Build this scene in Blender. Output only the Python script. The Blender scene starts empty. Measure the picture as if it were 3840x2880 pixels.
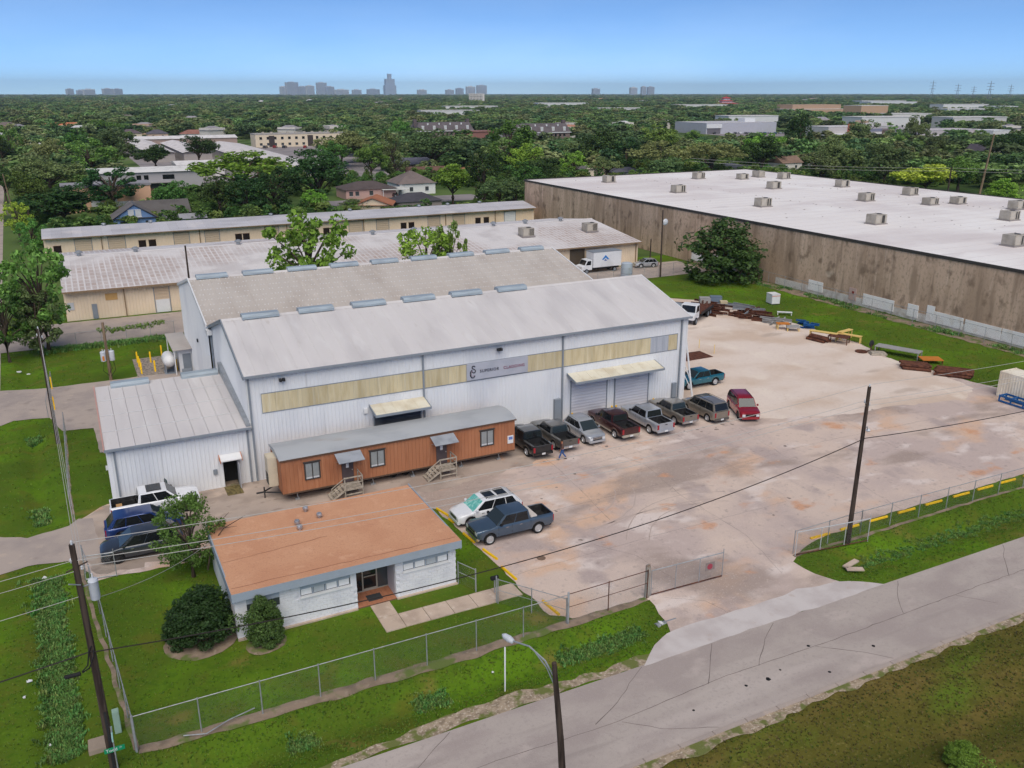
import bpy, bmesh, math, random
import numpy as np
from mathutils import Vector, Matrix, noise
R = math.radians
sc = bpy.context.scene
C = sc.collection

# ---------------------------------------------------------------- camera, sky, sun, exposure
cam_d = bpy.data.cameras.new('camera'); cam = bpy.data.objects.new('camera', cam_d); C.objects.link(cam)
cam.location = (0, 0, 29.0); cam.rotation_euler = (R(90 - 18.432), 0, R(-26.77))
cam_d.sensor_width = 36.0; cam_d.lens = 36.0 * 3273.6 / 3840.0
cam_d.clip_start = 0.5; cam_d.clip_end = 60000
sc.camera = cam
SUN_EL, SUN_AZ = 52.0, 200.0          # azimuth of the sun measured clockwise from +Y
w = bpy.data.worlds.new('World'); sc.world = w; w.use_nodes = True
nt = w.node_tree; nt.nodes.clear()
sky = nt.nodes.new('ShaderNodeTexSky'); sky.sky_type = 'NISHITA'; sky.sun_disc = False
sky.sun_elevation = R(SUN_EL); sky.sun_rotation = R(SUN_AZ)
sky.air_density = 0.3; sky.dust_density = 0.0; sky.ozone_density = 4.5; sky.altitude = 30
bg = nt.nodes.new('ShaderNodeBackground'); bg.inputs[1].default_value = 0.07
wo = nt.nodes.new('ShaderNodeOutputWorld')
tint = nt.nodes.new('ShaderNodeMix'); tint.data_type = 'RGBA'; tint.blend_type = 'MULTIPLY'; tint.inputs['Factor'].default_value = 1; tint.inputs['B'].default_value = (.88, 1.03, 1.06, 1)
nt.links.new(sky.outputs[0], tint.inputs['A']); 
wtc = nt.nodes.new('ShaderNodeTexCoord'); wmp = nt.nodes.new('ShaderNodeMapping'); wmp.inputs['Scale'].default_value = (2.2, 2.2, 9.0); wnz = nt.nodes.new('ShaderNodeTexNoise'); wnz.inputs['Scale'].default_value = 1.6; wnz.inputs['Detail'].default_value = 7
wmr = nt.nodes.new('ShaderNodeMapRange'); wmr.inputs['From Min'].default_value = .45; wmr.inputs['From Max'].default_value = .75; wmr.inputs['To Max'].default_value = .55
veil = nt.nodes.new('ShaderNodeMix'); veil.data_type = 'RGBA'; veil.blend_type = 'MULTIPLY'; veil.inputs['B'].default_value = (1.5, 1.2, 1.04, 1)      # thin even cirrus veil
nt.links.new(wtc.outputs['Generated'], wmp.inputs[0]); nt.links.new(wmp.outputs[0], wnz.inputs['Vector']); nt.links.new(wnz.outputs['Fac'], wmr.inputs['Value']); nt.links.new(wmr.outputs[0], veil.inputs['Factor']); nt.links.new(tint.outputs['Result'], veil.inputs['A'])
nt.links.new(veil.outputs['Result'], bg.inputs[0]); nt.links.new(bg.outputs[0], wo.inputs[0])
sd = bpy.data.lights.new('sun', 'SUN'); sd.energy = 1.5; sd.angle = R(60); sd.color = (1.0, 0.93, 0.83)
sun = bpy.data.objects.new('sun', sd); C.objects.link(sun)
sun.rotation_euler = (R(90 - SUN_EL), 0, R(-SUN_AZ) + math.pi)
sun.location = (0, 0, 200)
vs = sc.view_settings; vs.view_transform = 'Standard'; vs.look = 'None'; vs.gamma = 1; vs.exposure = 1.1
vs.use_curve_mapping = False
sc.cycles.use_adaptive_sampling = True; sc.cycles.adaptive_threshold = .02; sc.cycles.max_bounces = 5; sc.cycles.diffuse_bounces = 3; sc.cycles.glossy_bounces = 2; sc.cycles.transmission_bounces = 2; sc.cycles.volume_bounces = 0; sc.cycles.transparent_max_bounces = 12
try:
    sc.cycles.use_denoising = True; sc.cycles.denoiser = 'OPENIMAGEDENOISE'
except Exception: pass

# ---------------------------------------------------------------- helpers
def S(r, g, b):
    f = lambda c: (c / 255 / 12.92) if c <= 10 else ((c / 255 + .055) / 1.055) ** 2.4
    return (f(r), f(g), f(b))

class MB:
    def __init__(s): s.v = []; s.f = []
    def add(s, vs_, fs):
        o = len(s.v); s.v += [tuple(v) for v in vs_]; s.f += [tuple(i + o for i in f) for f in fs]; return s
    def box(s, x0, x1, y0, y1, z0, z1):
        return s.add([(x0,y0,z0),(x1,y0,z0),(x1,y1,z0),(x0,y1,z0),(x0,y0,z1),(x1,y0,z1),(x1,y1,z1),(x0,y1,z1)],
                     [(3,2,1,0),(4,5,6,7),(0,1,5,4),(1,2,6,5),(2,3,7,6),(3,0,4,7)])
    def poly(s, pts): return s.add(pts, [tuple(range(len(pts)))])
    def prism(s, pts, a, b, ax='z'):
        n = len(pts)
        m = {'z': lambda p, t: (p[0], p[1], t), 'x': lambda p, t: (t, p[0], p[1]), 'y': lambda p, t: (p[0], t, p[1])}[ax]
        vs_ = [m(p, a) for p in pts] + [m(p, b) for p in pts]
        fs = [tuple(range(n))[::-1], tuple(range(n, 2 * n))] + [(i, (i + 1) % n, n + (i + 1) % n, n + i) for i in range(n)]
        return s.add(vs_, fs)
    def cyl(s, p, q, r0, r1=None, n=8, cap=True):
        r1 = r0 if r1 is None else r1
        p = Vector(p); q = Vector(q); d = (q - p)
        if d.length < 1e-6: return s
        d.normalize(); u = d.orthogonal().normalized(); v_ = d.cross(u)
        vs_ = []
        for c, r in ((p, r0), (q, r1)):
            for i in range(n):
                a = 2 * math.pi * i / n; vs_.append(c + u * math.cos(a) * r + v_ * math.sin(a) * r)
        fs = [(i, (i + 1) % n, n + (i + 1) % n, n + i) for i in range(n)]
        if cap: fs += [tuple(range(n))[::-1], tuple(range(n, 2 * n))]
        return s.add(vs_, fs)
    def tube(s, path, r, n=6):
        P = [Vector(p) for p in path]; vs_ = []; fs = []
        for i, p in enumerate(P):
            d = (P[min(i + 1, len(P) - 1)] - P[max(i - 1, 0)]).normalized()
            u = Vector((0, 0, 1)).cross(d)
            u = u.normalized() if u.length > 1e-3 else d.orthogonal().normalized()
            v_ = d.cross(u); rr = r[i] if isinstance(r, (list, tuple)) else r
            for k in range(n):
                a = 2 * math.pi * k / n; vs_.append(p + u * math.cos(a) * rr + v_ * math.sin(a) * rr)
        for i in range(len(P) - 1):
            for k in range(n):
                fs.append((i * n + k, i * n + (k + 1) % n, (i + 1) * n + (k + 1) % n, (i + 1) * n + k))
        fs += [tuple(range(n))[::-1], tuple(range((len(P) - 1) * n, len(P) * n))]
        return s.add(vs_, fs)
    def lathe(s, prof, n=16, c=(0, 0, 0), ax='z'):
        vs_ = []; fs = []; m = len(prof)
        for r, h in prof:
            for k in range(n):
                a = 2 * math.pi * k / n; x, y = r * math.cos(a), r * math.sin(a)
                p = (x, y, h) if ax == 'z' else ((x, h, y) if ax == 'y' else (h, x, y))
                vs_.append((p[0] + c[0], p[1] + c[1], p[2] + c[2]))
        for i in range(m - 1):
            for k in range(n):
                fs.append((i * n + k, i * n + (k + 1) % n, (i + 1) * n + (k + 1) % n, (i + 1) * n + k))
        fs += [tuple(range(n))[::-1], tuple(range((m - 1) * n, m * n))]
        return s.add(vs_, fs)
    def mesh(s, name, mat, smooth=False, bevel=0, angle=35):
        me = bpy.data.meshes.new(name); me.from_pydata(s.v, [], s.f)
        bm = bmesh.new(); bm.from_mesh(me)
        bmesh.ops.recalc_face_normals(bm, faces=bm.faces)
        if bevel: bmesh.ops.bevel(bm, geom=bm.edges, offset=bevel, segments=2, affect='EDGES', clamp_overlap=True)
        bm.to_mesh(me); bm.free()
        if mat: me.materials.append(mat)
        if smooth:
            me.polygons.foreach_set('use_smooth', [True] * len(me.polygons))
            me.set_sharp_from_angle(angle=R(angle))
        return me
    def build(s, name, mat, parent=None, loc=(0, 0, 0), rz=0, **k):
        return inst(name, s.mesh(name, mat, **k), parent, loc, rz)

def inst(name, me, parent=None, loc=(0, 0, 0), rz=0, scale=None, rot=None):
    o = bpy.data.objects.new(name, me); C.objects.link(o); o.location = loc
    o.rotation_euler = rot if rot else (0, 0, rz)
    if scale: o.scale = scale if isinstance(scale, (tuple, list)) else (scale,) * 3
    if parent: o.parent = parent
    return o
def tag(o, label=None, cat=None, group=None, kind=None):
    if label: o['label'] = label
    if cat: o['category'] = cat
    if group: o['group'] = group
    if kind: o['kind'] = kind
    return o
def thing(name, label, cat, loc=(0, 0, 0), rz=0, group=None):
    o = bpy.data.objects.new(name, None); C.objects.link(o); o.location = loc; o.rotation_euler = (0, 0, rz)
    o.empty_display_size = .3
    return tag(o, label, cat, group)
def copy_tree(o, parent=None):
    c = o.copy(); C.objects.link(c); c.parent = parent
    for ch in o.children: copy_tree(ch, c)
    return c
def box(name, x0, x1, y0, y1, z0, z1, mat, parent=None, **k):
    return MB().box(x0, x1, y0, y1, z0, z1).build(name, mat, parent, **k)
def text_mesh(body, size, mat, depth=.01, space=1.0, bold=0.0):
    cu = bpy.data.curves.new('t', 'FONT'); cu.body = body; cu.size = size; cu.extrude = depth / 2
    cu.space_character = space; cu.offset = bold; cu.align_x = 'LEFT'
    o = bpy.data.objects.new('t', cu); C.objects.link(o)
    me = bpy.data.meshes.new_from_object(o.evaluated_get(bpy.context.evaluated_depsgraph_get()))
    me.materials.clear(); me.materials.append(mat)
    bpy.data.objects.remove(o); bpy.data.curves.remove(cu)
    return me

# ---------------------------------------------------------------- materials
TONE = {'lot_concrete': (1.06, 1.06, 1.06), 'crushed_limestone': (1.08, 1.09, 1.09), 'stained_concrete': (1.25, 1.15, 1.05), 'dry_verge_grass': (.86, .82, .6), 'old_road': (1.2, 1.19, 1.2), 'pale_apron': (1.05, 1.05, 1.05), 'lawn_grass': (.95, .92, .55), 'trailer_siding': (.86, .82, .76)}   # measured surface tones
def LM(name, base, layers=(), rough=.75, spec=.25, metal=0, bump=None, coat=0, tint=0, rnd=0, trans=0):
    """layers: (colour, (sx,sy,sz), detail, lo, hi, amount); rnd = brightness change from object to object"""
    tn = TONE.get(name)
    if tn:
        tone = lambda c: tuple(min(.92, a * b) for a, b in zip(c, tn)); base = tone(base); layers = [(tone(l[0]),) + tuple(l[1:]) for l in layers]
    m = bpy.data.materials.new(name); m.use_nodes = True; n = m.node_tree; N = n.nodes; Lk = n.links.new
    p = N['Principled BSDF']; p.inputs['Roughness'].default_value = rough; p.inputs['Metallic'].default_value = metal
    p.inputs['Specular IOR Level'].default_value = spec; p.inputs['Coat Weight'].default_value = coat
    tc = N.new('ShaderNodeNewGeometry'); col = None
    rgb = N.new('ShaderNodeRGB'); rgb.outputs[0].default_value = (*base, 1); col = rgb.outputs[0]
    oi = None
    for i, (c, scl, det, lo, hi, amt) in enumerate(layers):
        mp = N.new('ShaderNodeMapping'); mp.inputs['Scale'].default_value = scl if isinstance(scl, tuple) else (scl,) * 3
        mp.inputs['Location'].default_value = (7.3 * i + 1.7, 3.1 * i, 5.9 * i); Lk(tc.outputs['Position'], mp.inputs[0])
        nz = N.new('ShaderNodeTexNoise'); nz.inputs['Scale'].default_value = 1; nz.inputs['Detail'].default_value = min(det, 4.5)
        Lk(mp.outputs[0], nz.inputs['Vector'])
        mr = N.new('ShaderNodeMapRange'); mr.interpolation_type = 'SMOOTHSTEP'
        for k, vv in zip(('From Min', 'From Max', 'To Min', 'To Max'), (lo, hi, 0, amt)): mr.inputs[k].default_value = vv
        Lk(nz.outputs['Fac'], mr.inputs['Value'])
        mx = N.new('ShaderNodeMix'); mx.data_type = 'RGBA'; mx.inputs['B'].default_value = (*c, 1)
        Lk(mr.outputs[0], mx.inputs['Factor']); Lk(col, mx.inputs['A']); col = mx.outputs['Result']
    if rnd:
        oi = N.new('ShaderNodeObjectInfo'); mr = N.new('ShaderNodeMapRange')
        mr.inputs['To Min'].default_value = 1 - rnd; mr.inputs['To Max'].default_value = 1 + rnd
        Lk(oi.outputs['Random'], mr.inputs['Value'])
        vm = N.new('ShaderNodeVectorMath'); vm.operation = 'SCALE'; Lk(col, vm.inputs[0]); Lk(mr.outputs[0], vm.inputs['Scale']); col = vm.outputs[0]
    Lk(col, p.inputs['Base Color'])
    if bump:
        nz = N.new('ShaderNodeTexNoise'); nz.inputs['Scale'].default_value = bump[0]; nz.inputs['Detail'].default_value = 6
        Lk(tc.outputs['Position'], nz.inputs['Vector'])
        bp = N.new('ShaderNodeBump'); bp.inputs['Strength'].default_value = bump[1]; bp.inputs['Distance'].default_value = bump[2] if len(bump) > 2 else .02
        Lk(nz.outputs['Fac'], bp.inputs['Height']); Lk(bp.outputs[0], p.inputs['Normal'])
    return m
def mul(c, k): return tuple(x * k for x in c)
MT = {}
def P(name, c, rough=.6, var=.12, scale=1.5, **k):
    """plain painted or natural surface with a little blotchiness"""
    if name not in MT:
        MT[name] = LM(name, c, [(mul(c, 1 - var), (scale,) * 3, 5, .4, .75, 1), (mul(c, 1 + var), (scale * 4,) * 3, 4, .5, .8, .7)], rough=rough, **k)
    return MT[name]
def leaf_mat(name, fixed=None):
    m = bpy.data.materials.new(name); m.use_nodes = True; n = m.node_tree; N = n.nodes; Lk = n.links.new
    p = N['Principled BSDF']; p.inputs['Roughness'].default_value = .55; p.inputs['Specular IOR Level'].default_value = .25
    oi = N.new('ShaderNodeObjectInfo'); ge = N.new('ShaderNodeNewGeometry')
    hs = N.new('ShaderNodeHueSaturation')
    if fixed: hs.inputs['Color'].default_value = (*fixed, 1)
    else: Lk(oi.outputs['Color'], hs.inputs['Color'])
    m1 = N.new('ShaderNodeMapRange'); m1.inputs['To Min'].default_value = .62; m1.inputs['To Max'].default_value = 1.42; Lk(ge.outputs['Random Per Island'], m1.inputs['Value'])
    m2 = N.new('ShaderNodeMapRange'); m2.inputs['To Min'].default_value = .47; m2.inputs['To Max'].default_value = .525; Lk(oi.outputs['Random'], m2.inputs['Value'])
    m3 = N.new('ShaderNodeMapRange'); m3.inputs['To Min'].default_value = .62; m3.inputs['To Max'].default_value = 1.32
    wn = N.new('ShaderNodeTexWhiteNoise'); wn.noise_dimensions = '1D'; Lk(oi.outputs['Random'], wn.inputs['W']); Lk(wn.outputs['Value'], m3.inputs['Value'])
    mm = N.new('ShaderNodeMath'); mm.operation = 'MULTIPLY'; Lk(m1.outputs[0], mm.inputs[0]); Lk(m3.outputs[0], mm.inputs[1])
    Lk(mm.outputs[0], hs.inputs['Value']); Lk(m2.outputs[0], hs.inputs['Hue'])
    Lk(hs.outputs[0], p.inputs['Base Color'])
    tr = N.new('ShaderNodeBsdfTranslucent'); Lk(hs.outputs[0], tr.inputs['Color'])
    mx = N.new('ShaderNodeMixShader'); mx.inputs[0].default_value = .25
    Lk(p.outputs[0], mx.inputs[1]); Lk(tr.outputs[0], mx.inputs[2]); Lk(mx.outputs[0], N['Material Output'].inputs['Surface'])
    return m
LEAF = leaf_mat('leaf')

def mesh_wire_mat():
    m = bpy.data.materials.new('chain_link'); m.use_nodes = True; n = m.node_tree; N = n.nodes; Lk = n.links.new
    p = N['Principled BSDF']; p.inputs['Base Color'].default_value = (.35, .36, .36, 1); p.inputs['Metallic'].default_value = .6; p.inputs['Roughness'].default_value = .45
    t = N.new('ShaderNodeBsdfTransparent'); mx = N.new('ShaderNodeMixShader')
    tc = N.new('ShaderNodeTexCoord'); fac = None
    for a in (1, -1):                     # two families of diagonal wires, 50 mm apart
        sp = N.new('ShaderNodeSeparateXYZ'); Lk(tc.outputs['Object'], sp.inputs[0])
        m1 = N.new('ShaderNodeMath'); m1.operation = 'MULTIPLY'; m1.inputs[1].default_value = a; Lk(sp.outputs['Z'], m1.inputs[0])
        ad = N.new('ShaderNodeMath'); ad.operation = 'ADD'; Lk(sp.outputs['X'], ad.inputs[0]); Lk(m1.outputs[0], ad.inputs[1])
        m2 = N.new('ShaderNodeMath'); m2.operation = 'MULTIPLY'; m2.inputs[1].default_value = 1 / .07; Lk(ad.outputs[0], m2.inputs[0])
        fr = N.new('ShaderNodeMath'); fr.operation = 'FRACT'; Lk(m2.outputs[0], fr.inputs[0])
        lt = N.new('ShaderNodeMath'); lt.operation = 'LESS_THAN'; lt.inputs[1].default_value = .045; Lk(fr.outputs[0], lt.inputs[0])
        if fac is None: fac = lt.outputs[0]
        else:
            mxx = N.new('ShaderNodeMath'); mxx.operation = 'MAXIMUM'; Lk(fac, mxx.inputs[0]); Lk(lt.outputs[0], mxx.inputs[1]); fac = mxx.outputs[0]
    Lk(fac, mx.inputs[0]); Lk(t.outputs[0], mx.inputs[1]); Lk(p.outputs[0], mx.inputs[2]); Lk(mx.outputs[0], N['Material Output'].inputs['Surface'])
    return m
CHAIN = mesh_wire_mat()
def glass_mat(name, c, rough=.08):
    return LM(name, c, rough=rough, spec=.6)
GLASS = glass_mat('dark_glass', (.012, .014, .016)); GLASS2 = glass_mat('window_glass', (.05, .06, .065), .12)

WHITE = LM('white_sheet_metal', S(226, 227, 229), [(S(210, 212, 217), (.25, .25, .12), 4, .42, .7, 1), (S(176, 176, 176), (3, 3, .15), 3, .62, .8, .35)], rough=.45)
WHITE2 = P('white_paint', S(222, 222, 222), .5, .05)
TRIM = P('grey_trim', S(135, 142, 150), .5, .08)
ROOFW = LM('pale_roof_metal', S(208, 203, 201), [(S(196, 191, 190), (.4, .06, .4), 4, .42, .7, 1), (S(218, 215, 213), (1.1, .1, 1), 3, .55, .75, .5), (S(170, 160, 150), (2.2, .5, 1), 5, .62, .8, .4)], rough=.55, rnd=.025)
ROOFT = LM('tan_roof_metal', S(190, 182, 174), [(S(178, 168, 159), (.3, .12, .3), 4, .4, .7, 1), (S(200, 190, 180), (1.5, .4, 1), 3, .55, .75, .6)], rough=.6, rnd=.03)
GALV = LM('galvanised', (.42, .44, .46), [((.3, .32, .33), (2, 2, 2), 4, .4, .7, .7)], rough=.45, metal=.5)
PIPE = LM('galvanised_pipe', (.40, .41, .42), [((.25, .25, .25), (3, 3, 3), 4, .4, .7, .7)], rough=.5, metal=.3)
WOOD = LM('pole_wood', S(78, 66, 58), [(S(52, 42, 38), (6, 6, .6), 5, .4, .65, 1), (S(104, 90, 78), (9, 9, .4), 4, .58, .75, .7)], rough=.9, bump=(14, .5, .02))
WOOD2 = LM('pale_pole_wood', S(140, 120, 98), [(S(105, 88, 70), (6, 6, .6), 5, .4, .65, 1)], rough=.9)
BARK = LM('bark', S(88, 76, 64), [(S(58, 48, 40), (4, 4, 1), 5, .4, .7, 1)], rough=.9)
RUST = LM('rust', S(104, 66, 50), [(S(70, 42, 34), (3, 3, 3), 5, .4, .65, 1), (S(140, 86, 56), (6, 6, 6), 4, .58, .75, .8)], rough=.85)
YELLOW = LM('yellow_paint', S(244, 196, 30), [(S(222, 172, 28), (3, 3, 3), 5, .45, .7, 1), (S(120, 104, 74), (5, 5, 5), 5, .62, .75, .6)], rough=.6, rnd=.08)
BLACK = P('black_rubber', (.015, .015, .016), .7, .2); DARK = P('dark_metal', (.03, .03, .032), .5, .2)
BEIGE = LM('beige_sheet_metal', S(234, 214, 188), [(S(222, 202, 176), (.3, .3, .2), 4, .4, .7, 1), (S(196, 178, 156), (2, 2, .2), 4, .6, .8, .4)], rough=.6)
# ---------------------------------------------------------------- ground and paving
GRASS = LM('lawn_grass', S(82, 106, 40), [(S(94, 132, 36), (.16, .16, .16), 6, .42, .66, .9), (S(96, 104, 48), (.5, .5, .5), 6, .48, .7, .85),
      (S(128, 116, 78), (.25, .33, .33), 7, .6, .74, .75), (S(70, 94, 36), (.07, .1, .1), 5, .5, .66, .7), (S(72, 104, 34), (2.2, 2.2, 2.2), 6, .5, .68, .7), (S(112, 146, 56), (7, 7, 7), 4, .56, .74, .5)], rough=.95, spec=.1, bump=(9, .5, .04))
DRYG = LM('dry_verge_grass', S(100, 98, 50), [(S(120, 106, 66), (.1, .5, .25), 7, .44, .66, .9), (S(96, 122, 44), (.12, .3, .3), 6, .52, .68, .85),
      (S(84, 84, 42), (1.6, 1.6, 1.6), 7, .48, .68, .6), (S(74, 80, 36), (.06, .35, .2), 6, .5, .68, .8), (S(140, 132, 88), (5, 5, 5), 5, .58, .74, .6)], rough=.95, spec=.1, bump=(8, .9, .06))
FARG = LM('far_ground', S(92, 112, 60), [(S(120, 116, 96), (.012, .012, .012), 5, .55, .66, .8), (S(54, 74, 36), (.05, .05, .05), 5, .4, .65, .9)], rough=.95, spec=.1)
CONC = LM('lot_concrete', S(208, 188, 174), [(S(190, 172, 164), (.12, .12, .12), 6, .4, .6, 1), (S(212, 176, 148), (.14, .2, .2), 7, .53, .66, .85),
      (S(174, 158, 153), (.35, .22, .4), 7, .53, .68, .85), (S(218, 204, 196), (.3, .5, .4), 7, .56, .7, .85), (S(158, 141, 131), (.09, .2, .1), 8, .57, .68, .8),
      (S(202, 148, 112), (.3, .4, .45), 7, .62, .74, .8), (S(146, 132, 126), (2.6, 2.6, 2.6), 6, .56, .78, .6), (S(222, 206, 194), (9, 9, 9), 5, .56, .76, .5), (S(164, 148, 142), (17, 17, 17), 4, .52, .74, .45)], rough=.9, spec=.15, bump=(6, .25, .02))
LIME = LM('crushed_limestone', S(216, 200, 188), [(S(200, 178, 160), (.1, .14, .1), 6, .42, .66, 1), (S(224, 210, 196), (.25, .18, .2), 6, .55, .72, .8),
      (S(176, 158, 144), (.12, .3, .2), 6, .62, .74, .7), (S(190, 170, 154), (3, 3, 3), 6, .55, .75, .5), (S(230, 218, 206), (12, 12, 12), 4, .55, .75, .5)], rough=.95, spec=.1, bump=(9, .35, .02))
ROADM = LM('old_road', S(164, 154, 146), [(S(152, 141, 135), (.2, .3, .2), 7, .42, .6, 1), (S(178, 166, 158), (.35, .5, .3), 7, .58, .72, .7), (S(174, 164, 156), (.05, .5, .3), 5, .52, .7, .8), (S(140, 131, 125), (.06, .8, .5), 6, .62, .76, .6),
      (S(148, 138, 132), (6, 6, 6), 6, .5, .75, .6), (S(182, 172, 165), (22, 22, 22), 4, .55, .75, .45)], rough=.9, spec=.15, bump=(18, .2, .01))
APRON = LM('pale_apron', S(200, 192, 188), [(S(186, 176, 172), (.5, .5, .5), 6, .42, .66, 1), (S(178, 160, 148), (1.2, 1.2, 1.2), 6, .6, .76, .6)], rough=.9, bump=(14, .2, .01))
DRIVE = LM('drive_concrete', S(176, 162, 152), [(S(160, 148, 142), (.3, .3, .3), 6, .42, .66, 1), (S(136, 126, 120), (.6, .6, .6), 6, .58, .74, .7), (S(194, 176, 160), (1.4, 1.4, 1.4), 6, .58, .75, .6)], rough=.9, bump=(12, .2, .01))
DIRT = LM('bare_dirt', S(146, 128, 110), [(S(122, 108, 92), (1, 1, 1), 6, .42, .66, 1), (S(164, 148, 130), (3, 3, 3), 6, .55, .74, .8), (S(96, 112, 54), (.9, .9, .9), 6, .5, .64, .95)], rough=.95, bump=(9, .5, .03))
GRAVEL = LM('verge_gravel', S(170, 152, 130), [(S(140, 124, 104), (3, 3, 3), 6, .42, .62, 1), (S(206, 192, 174), (8, 8, 8), 5, .52, .7, .9), (S(104, 112, 56), (1.2, 1.2, 1.2), 6, .48, .6, .95)], rough=.95, bump=(14, .8, .04))
WALK = LM('walk_concrete', S(196, 176, 158), [(S(178, 158, 142), (.8, .8, .8), 6, .42, .66, 1), (S(214, 200, 186), (2, 2, 2), 5, .56, .74, .7)], rough=.9, rnd=.05)

def edge_x(y): return -6.6 - (y - 40) * .0357          # right edge of the side street
def ditch_x(y): return -3.7 - (y - 40) * .042
def sm(a, b, x):
    t = max(0, min(1, (x - a) / (b - a))); return t * t * (3 - 2 * t)
def bump_(c, hw, x):
    t = max(0, 1 - abs(x - c) / hw); return t * t * (3 - 2 * t)
def hgt(x, y):
    z = -.03
    if y > 32.3 and y < 37 : z -= .55 * bump_(34.9, 1.9, y) * max(1 - sm(24.5, 27.5, x), sm(40.5, 43, x)) * sm(-4, 0, x)
    if y < 26.2: z -= .5 * bump_(20.5, 5.0, y)
    if y > 36 and -9 < x < -1:
        k = sm(37, 40, y) * (1 - sm(55, 58, y) + sm(63.5, 66, y)) * (1 - sm(83, 87, y) + sm(98.5, 102, y)) * (1 - sm(110, 114, y))
        z -= .5 * bump_(ditch_x(y), 1.2, x) * max(0, k)
    z += .035 * noise.noise((x * .6, y * .6, 1)) * (1 if z < -.02 else 0)
    return min(z, -.012)

def make_ground():
    xs = np.arange(-32, 118.01, .6); ys = np.arange(6, 134.01, .6); nx, ny = len(xs), len(ys)
    v = [(float(x), float(y), hgt(float(x), float(y)) if (-12 < x < 30 or y < 38 or x > 80) else -.03) for y in ys for x in xs]
    for i, (x, y, z) in enumerate(v):
        if x in (xs[0], xs[-1]) or y in (ys[0], ys[-1]): v[i] = (x, y, -.03)
    f = [(j * nx + i, j * nx + i + 1, (j + 1) * nx + i + 1, (j + 1) * nx + i) for j in range(ny - 1) for i in range(nx - 1)]
    mi = [1 if v[q[0]][1] < 26.6 else 0 for q in f]
    x0, x1, y0, y1 = float(xs[0]), float(xs[-1]), float(ys[0]), float(ys[-1]); B = 26000
    o = len(v); z = -.03
    v += [(-B, -4000, z), (B, -4000, z), (B, B, z), (-B, B, z), (x0, y0, z), (x1, y0, z), (x1, y1, z), (x0, y1, z)]
    f += [(o, o+1, o+5, o+4), (o+1, o+2, o+6, o+5), (o+2, o+3, o+7, o+6), (o+3, o, o+4, o+7)]; mi += [2] * 4
    me = bpy.data.meshes.new('ground'); me.from_pydata(v, [], f)
    for m in (GRASS, DRYG, FARG): me.materials.append(m)
    me.polygons.foreach_set('material_index', mi); me.polygons.foreach_set('use_smooth', [True] * len(f))
    return tag(inst('ground', me), kind='structure')
make_ground()

def jit(poly, step=.6, amp=.12, seed=0):
    out = []
    for i, p in enumerate(poly):
        q = poly[(i + 1) % len(poly)]; L = math.dist(p, q); n = max(1, int(L / step))
        for k in range(n):
            t = k / n; x = p[0] + (q[0] - p[0]) * t; y = p[1] + (q[1] - p[1]) * t
            out.append((x + amp * noise.noise((x * .8, y * .8, seed)) * 1.6, y + amp * noise.noise((x * .8, y * .8, seed + 9)) * 1.6))
    return out
PAVED = []
def sheet(name, poly, z, mat, amp=.12, step=.6, seed=0):
    p2 = jit(poly, step, amp, seed) if amp else poly
    PAVED.append(poly)
    return tag(MB().poly([(x, y, z) for x, y in p2]).build(name, mat), kind='structure')
def inside(poly, x, y):
    c = False; j = len(poly) - 1
    for i in range(len(poly)):
        xi, yi = poly[i]; xj, yj = poly[j]
        if (yi > y) != (yj > y) and x < (xj - xi) * (y - yi) / (yj - yi) + xi: c = not c
        j = i
    return c
YARD = [(21.9,38.4),(23,37.5),(28,37.3),(27.8,35.6),(27.2,34.0),(27.0,33.2),(40.0,33.4),(39.2,34.9),(39.0,36.6),(40.0,37.3),(42.2,38.1),(48,38.75),(62,38.8),(110,39),(110,50),(84,52.8),(83,56),(82.7,61),(82.2,66),(84.2,73),(84.3,80),(84,89),(84,99),(80.5,101),(74,108),(62,113),(52.2,113.5),(52.2,66),(-.6,66),(-2.3,64.2),(-3,58.4),(-1.6,54.6),(1.5,54.4),(5,54.5),(20.6,54.9),(21.1,54.2),(21.5,48)]
sheet('concrete_yard', YARD, 0.0, CONC, .16)
sheet('limestone_yard', [(50.5,66),(51.5,61.5),(54,58.5),(58,57),(64,55),(70,54.8),(77,53),(81.5,55),(82.4,61),(82,66),(84,73),(84.1,80),(83.8,89),(83.8,98.8),(80.4,100.8),(73.8,107.5),(62,112.6),(52.4,113)], .004, LIME, .5, .8, 3)
WORN = LM('worn_concrete', S(178, 162, 150), [(S(158, 143, 132), (.35, .35, .3), 7, .42, .64, 1), (S(196, 176, 160), (.3, .6, .3), 7, .56, .72, .8), (S(136, 122, 112), (.8, 1.2, .5), 7, .58, .72, .7), (S(206, 160, 128), (.4, .6, .4), 6, .64, .74, .6)], rough=.9, bump=(8, .3, .02))
sheet('worn_concrete', [(-2.0,63.8),(-1.0,66),(33,66),(36,64),(34,60.5),(33,58.4),(27,58.2),(24,57.0),(20,57.2),(12,57.6),(6,58.2),(2,55.2),(-1.4,55.4),(-2.6,59)], .0025, WORN, .7, .5, 14)
road = sheet('road', [(-400,26.4),(420,26.4),(420,32.1),(-400,32.1)], .004, ROADM, 0)
sheet('pale_apron', [(24.1,32.05),(42.2,32.05),(41.2,32.9),(39.6,33.7),(38.4,33.75),(36.9,34.1),(34.4,33.9),(27.4,34.0),(26.9,33.9),(25.6,33.3)], .009, APRON, .08, .4, 5)
sheet('side_street', [(edge_x(-30)-6.2,-30),(edge_x(-30),-30),(edge_x(400),400),(edge_x(400)-6.2,400)], 0.0, DRIVE, 0)
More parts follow.
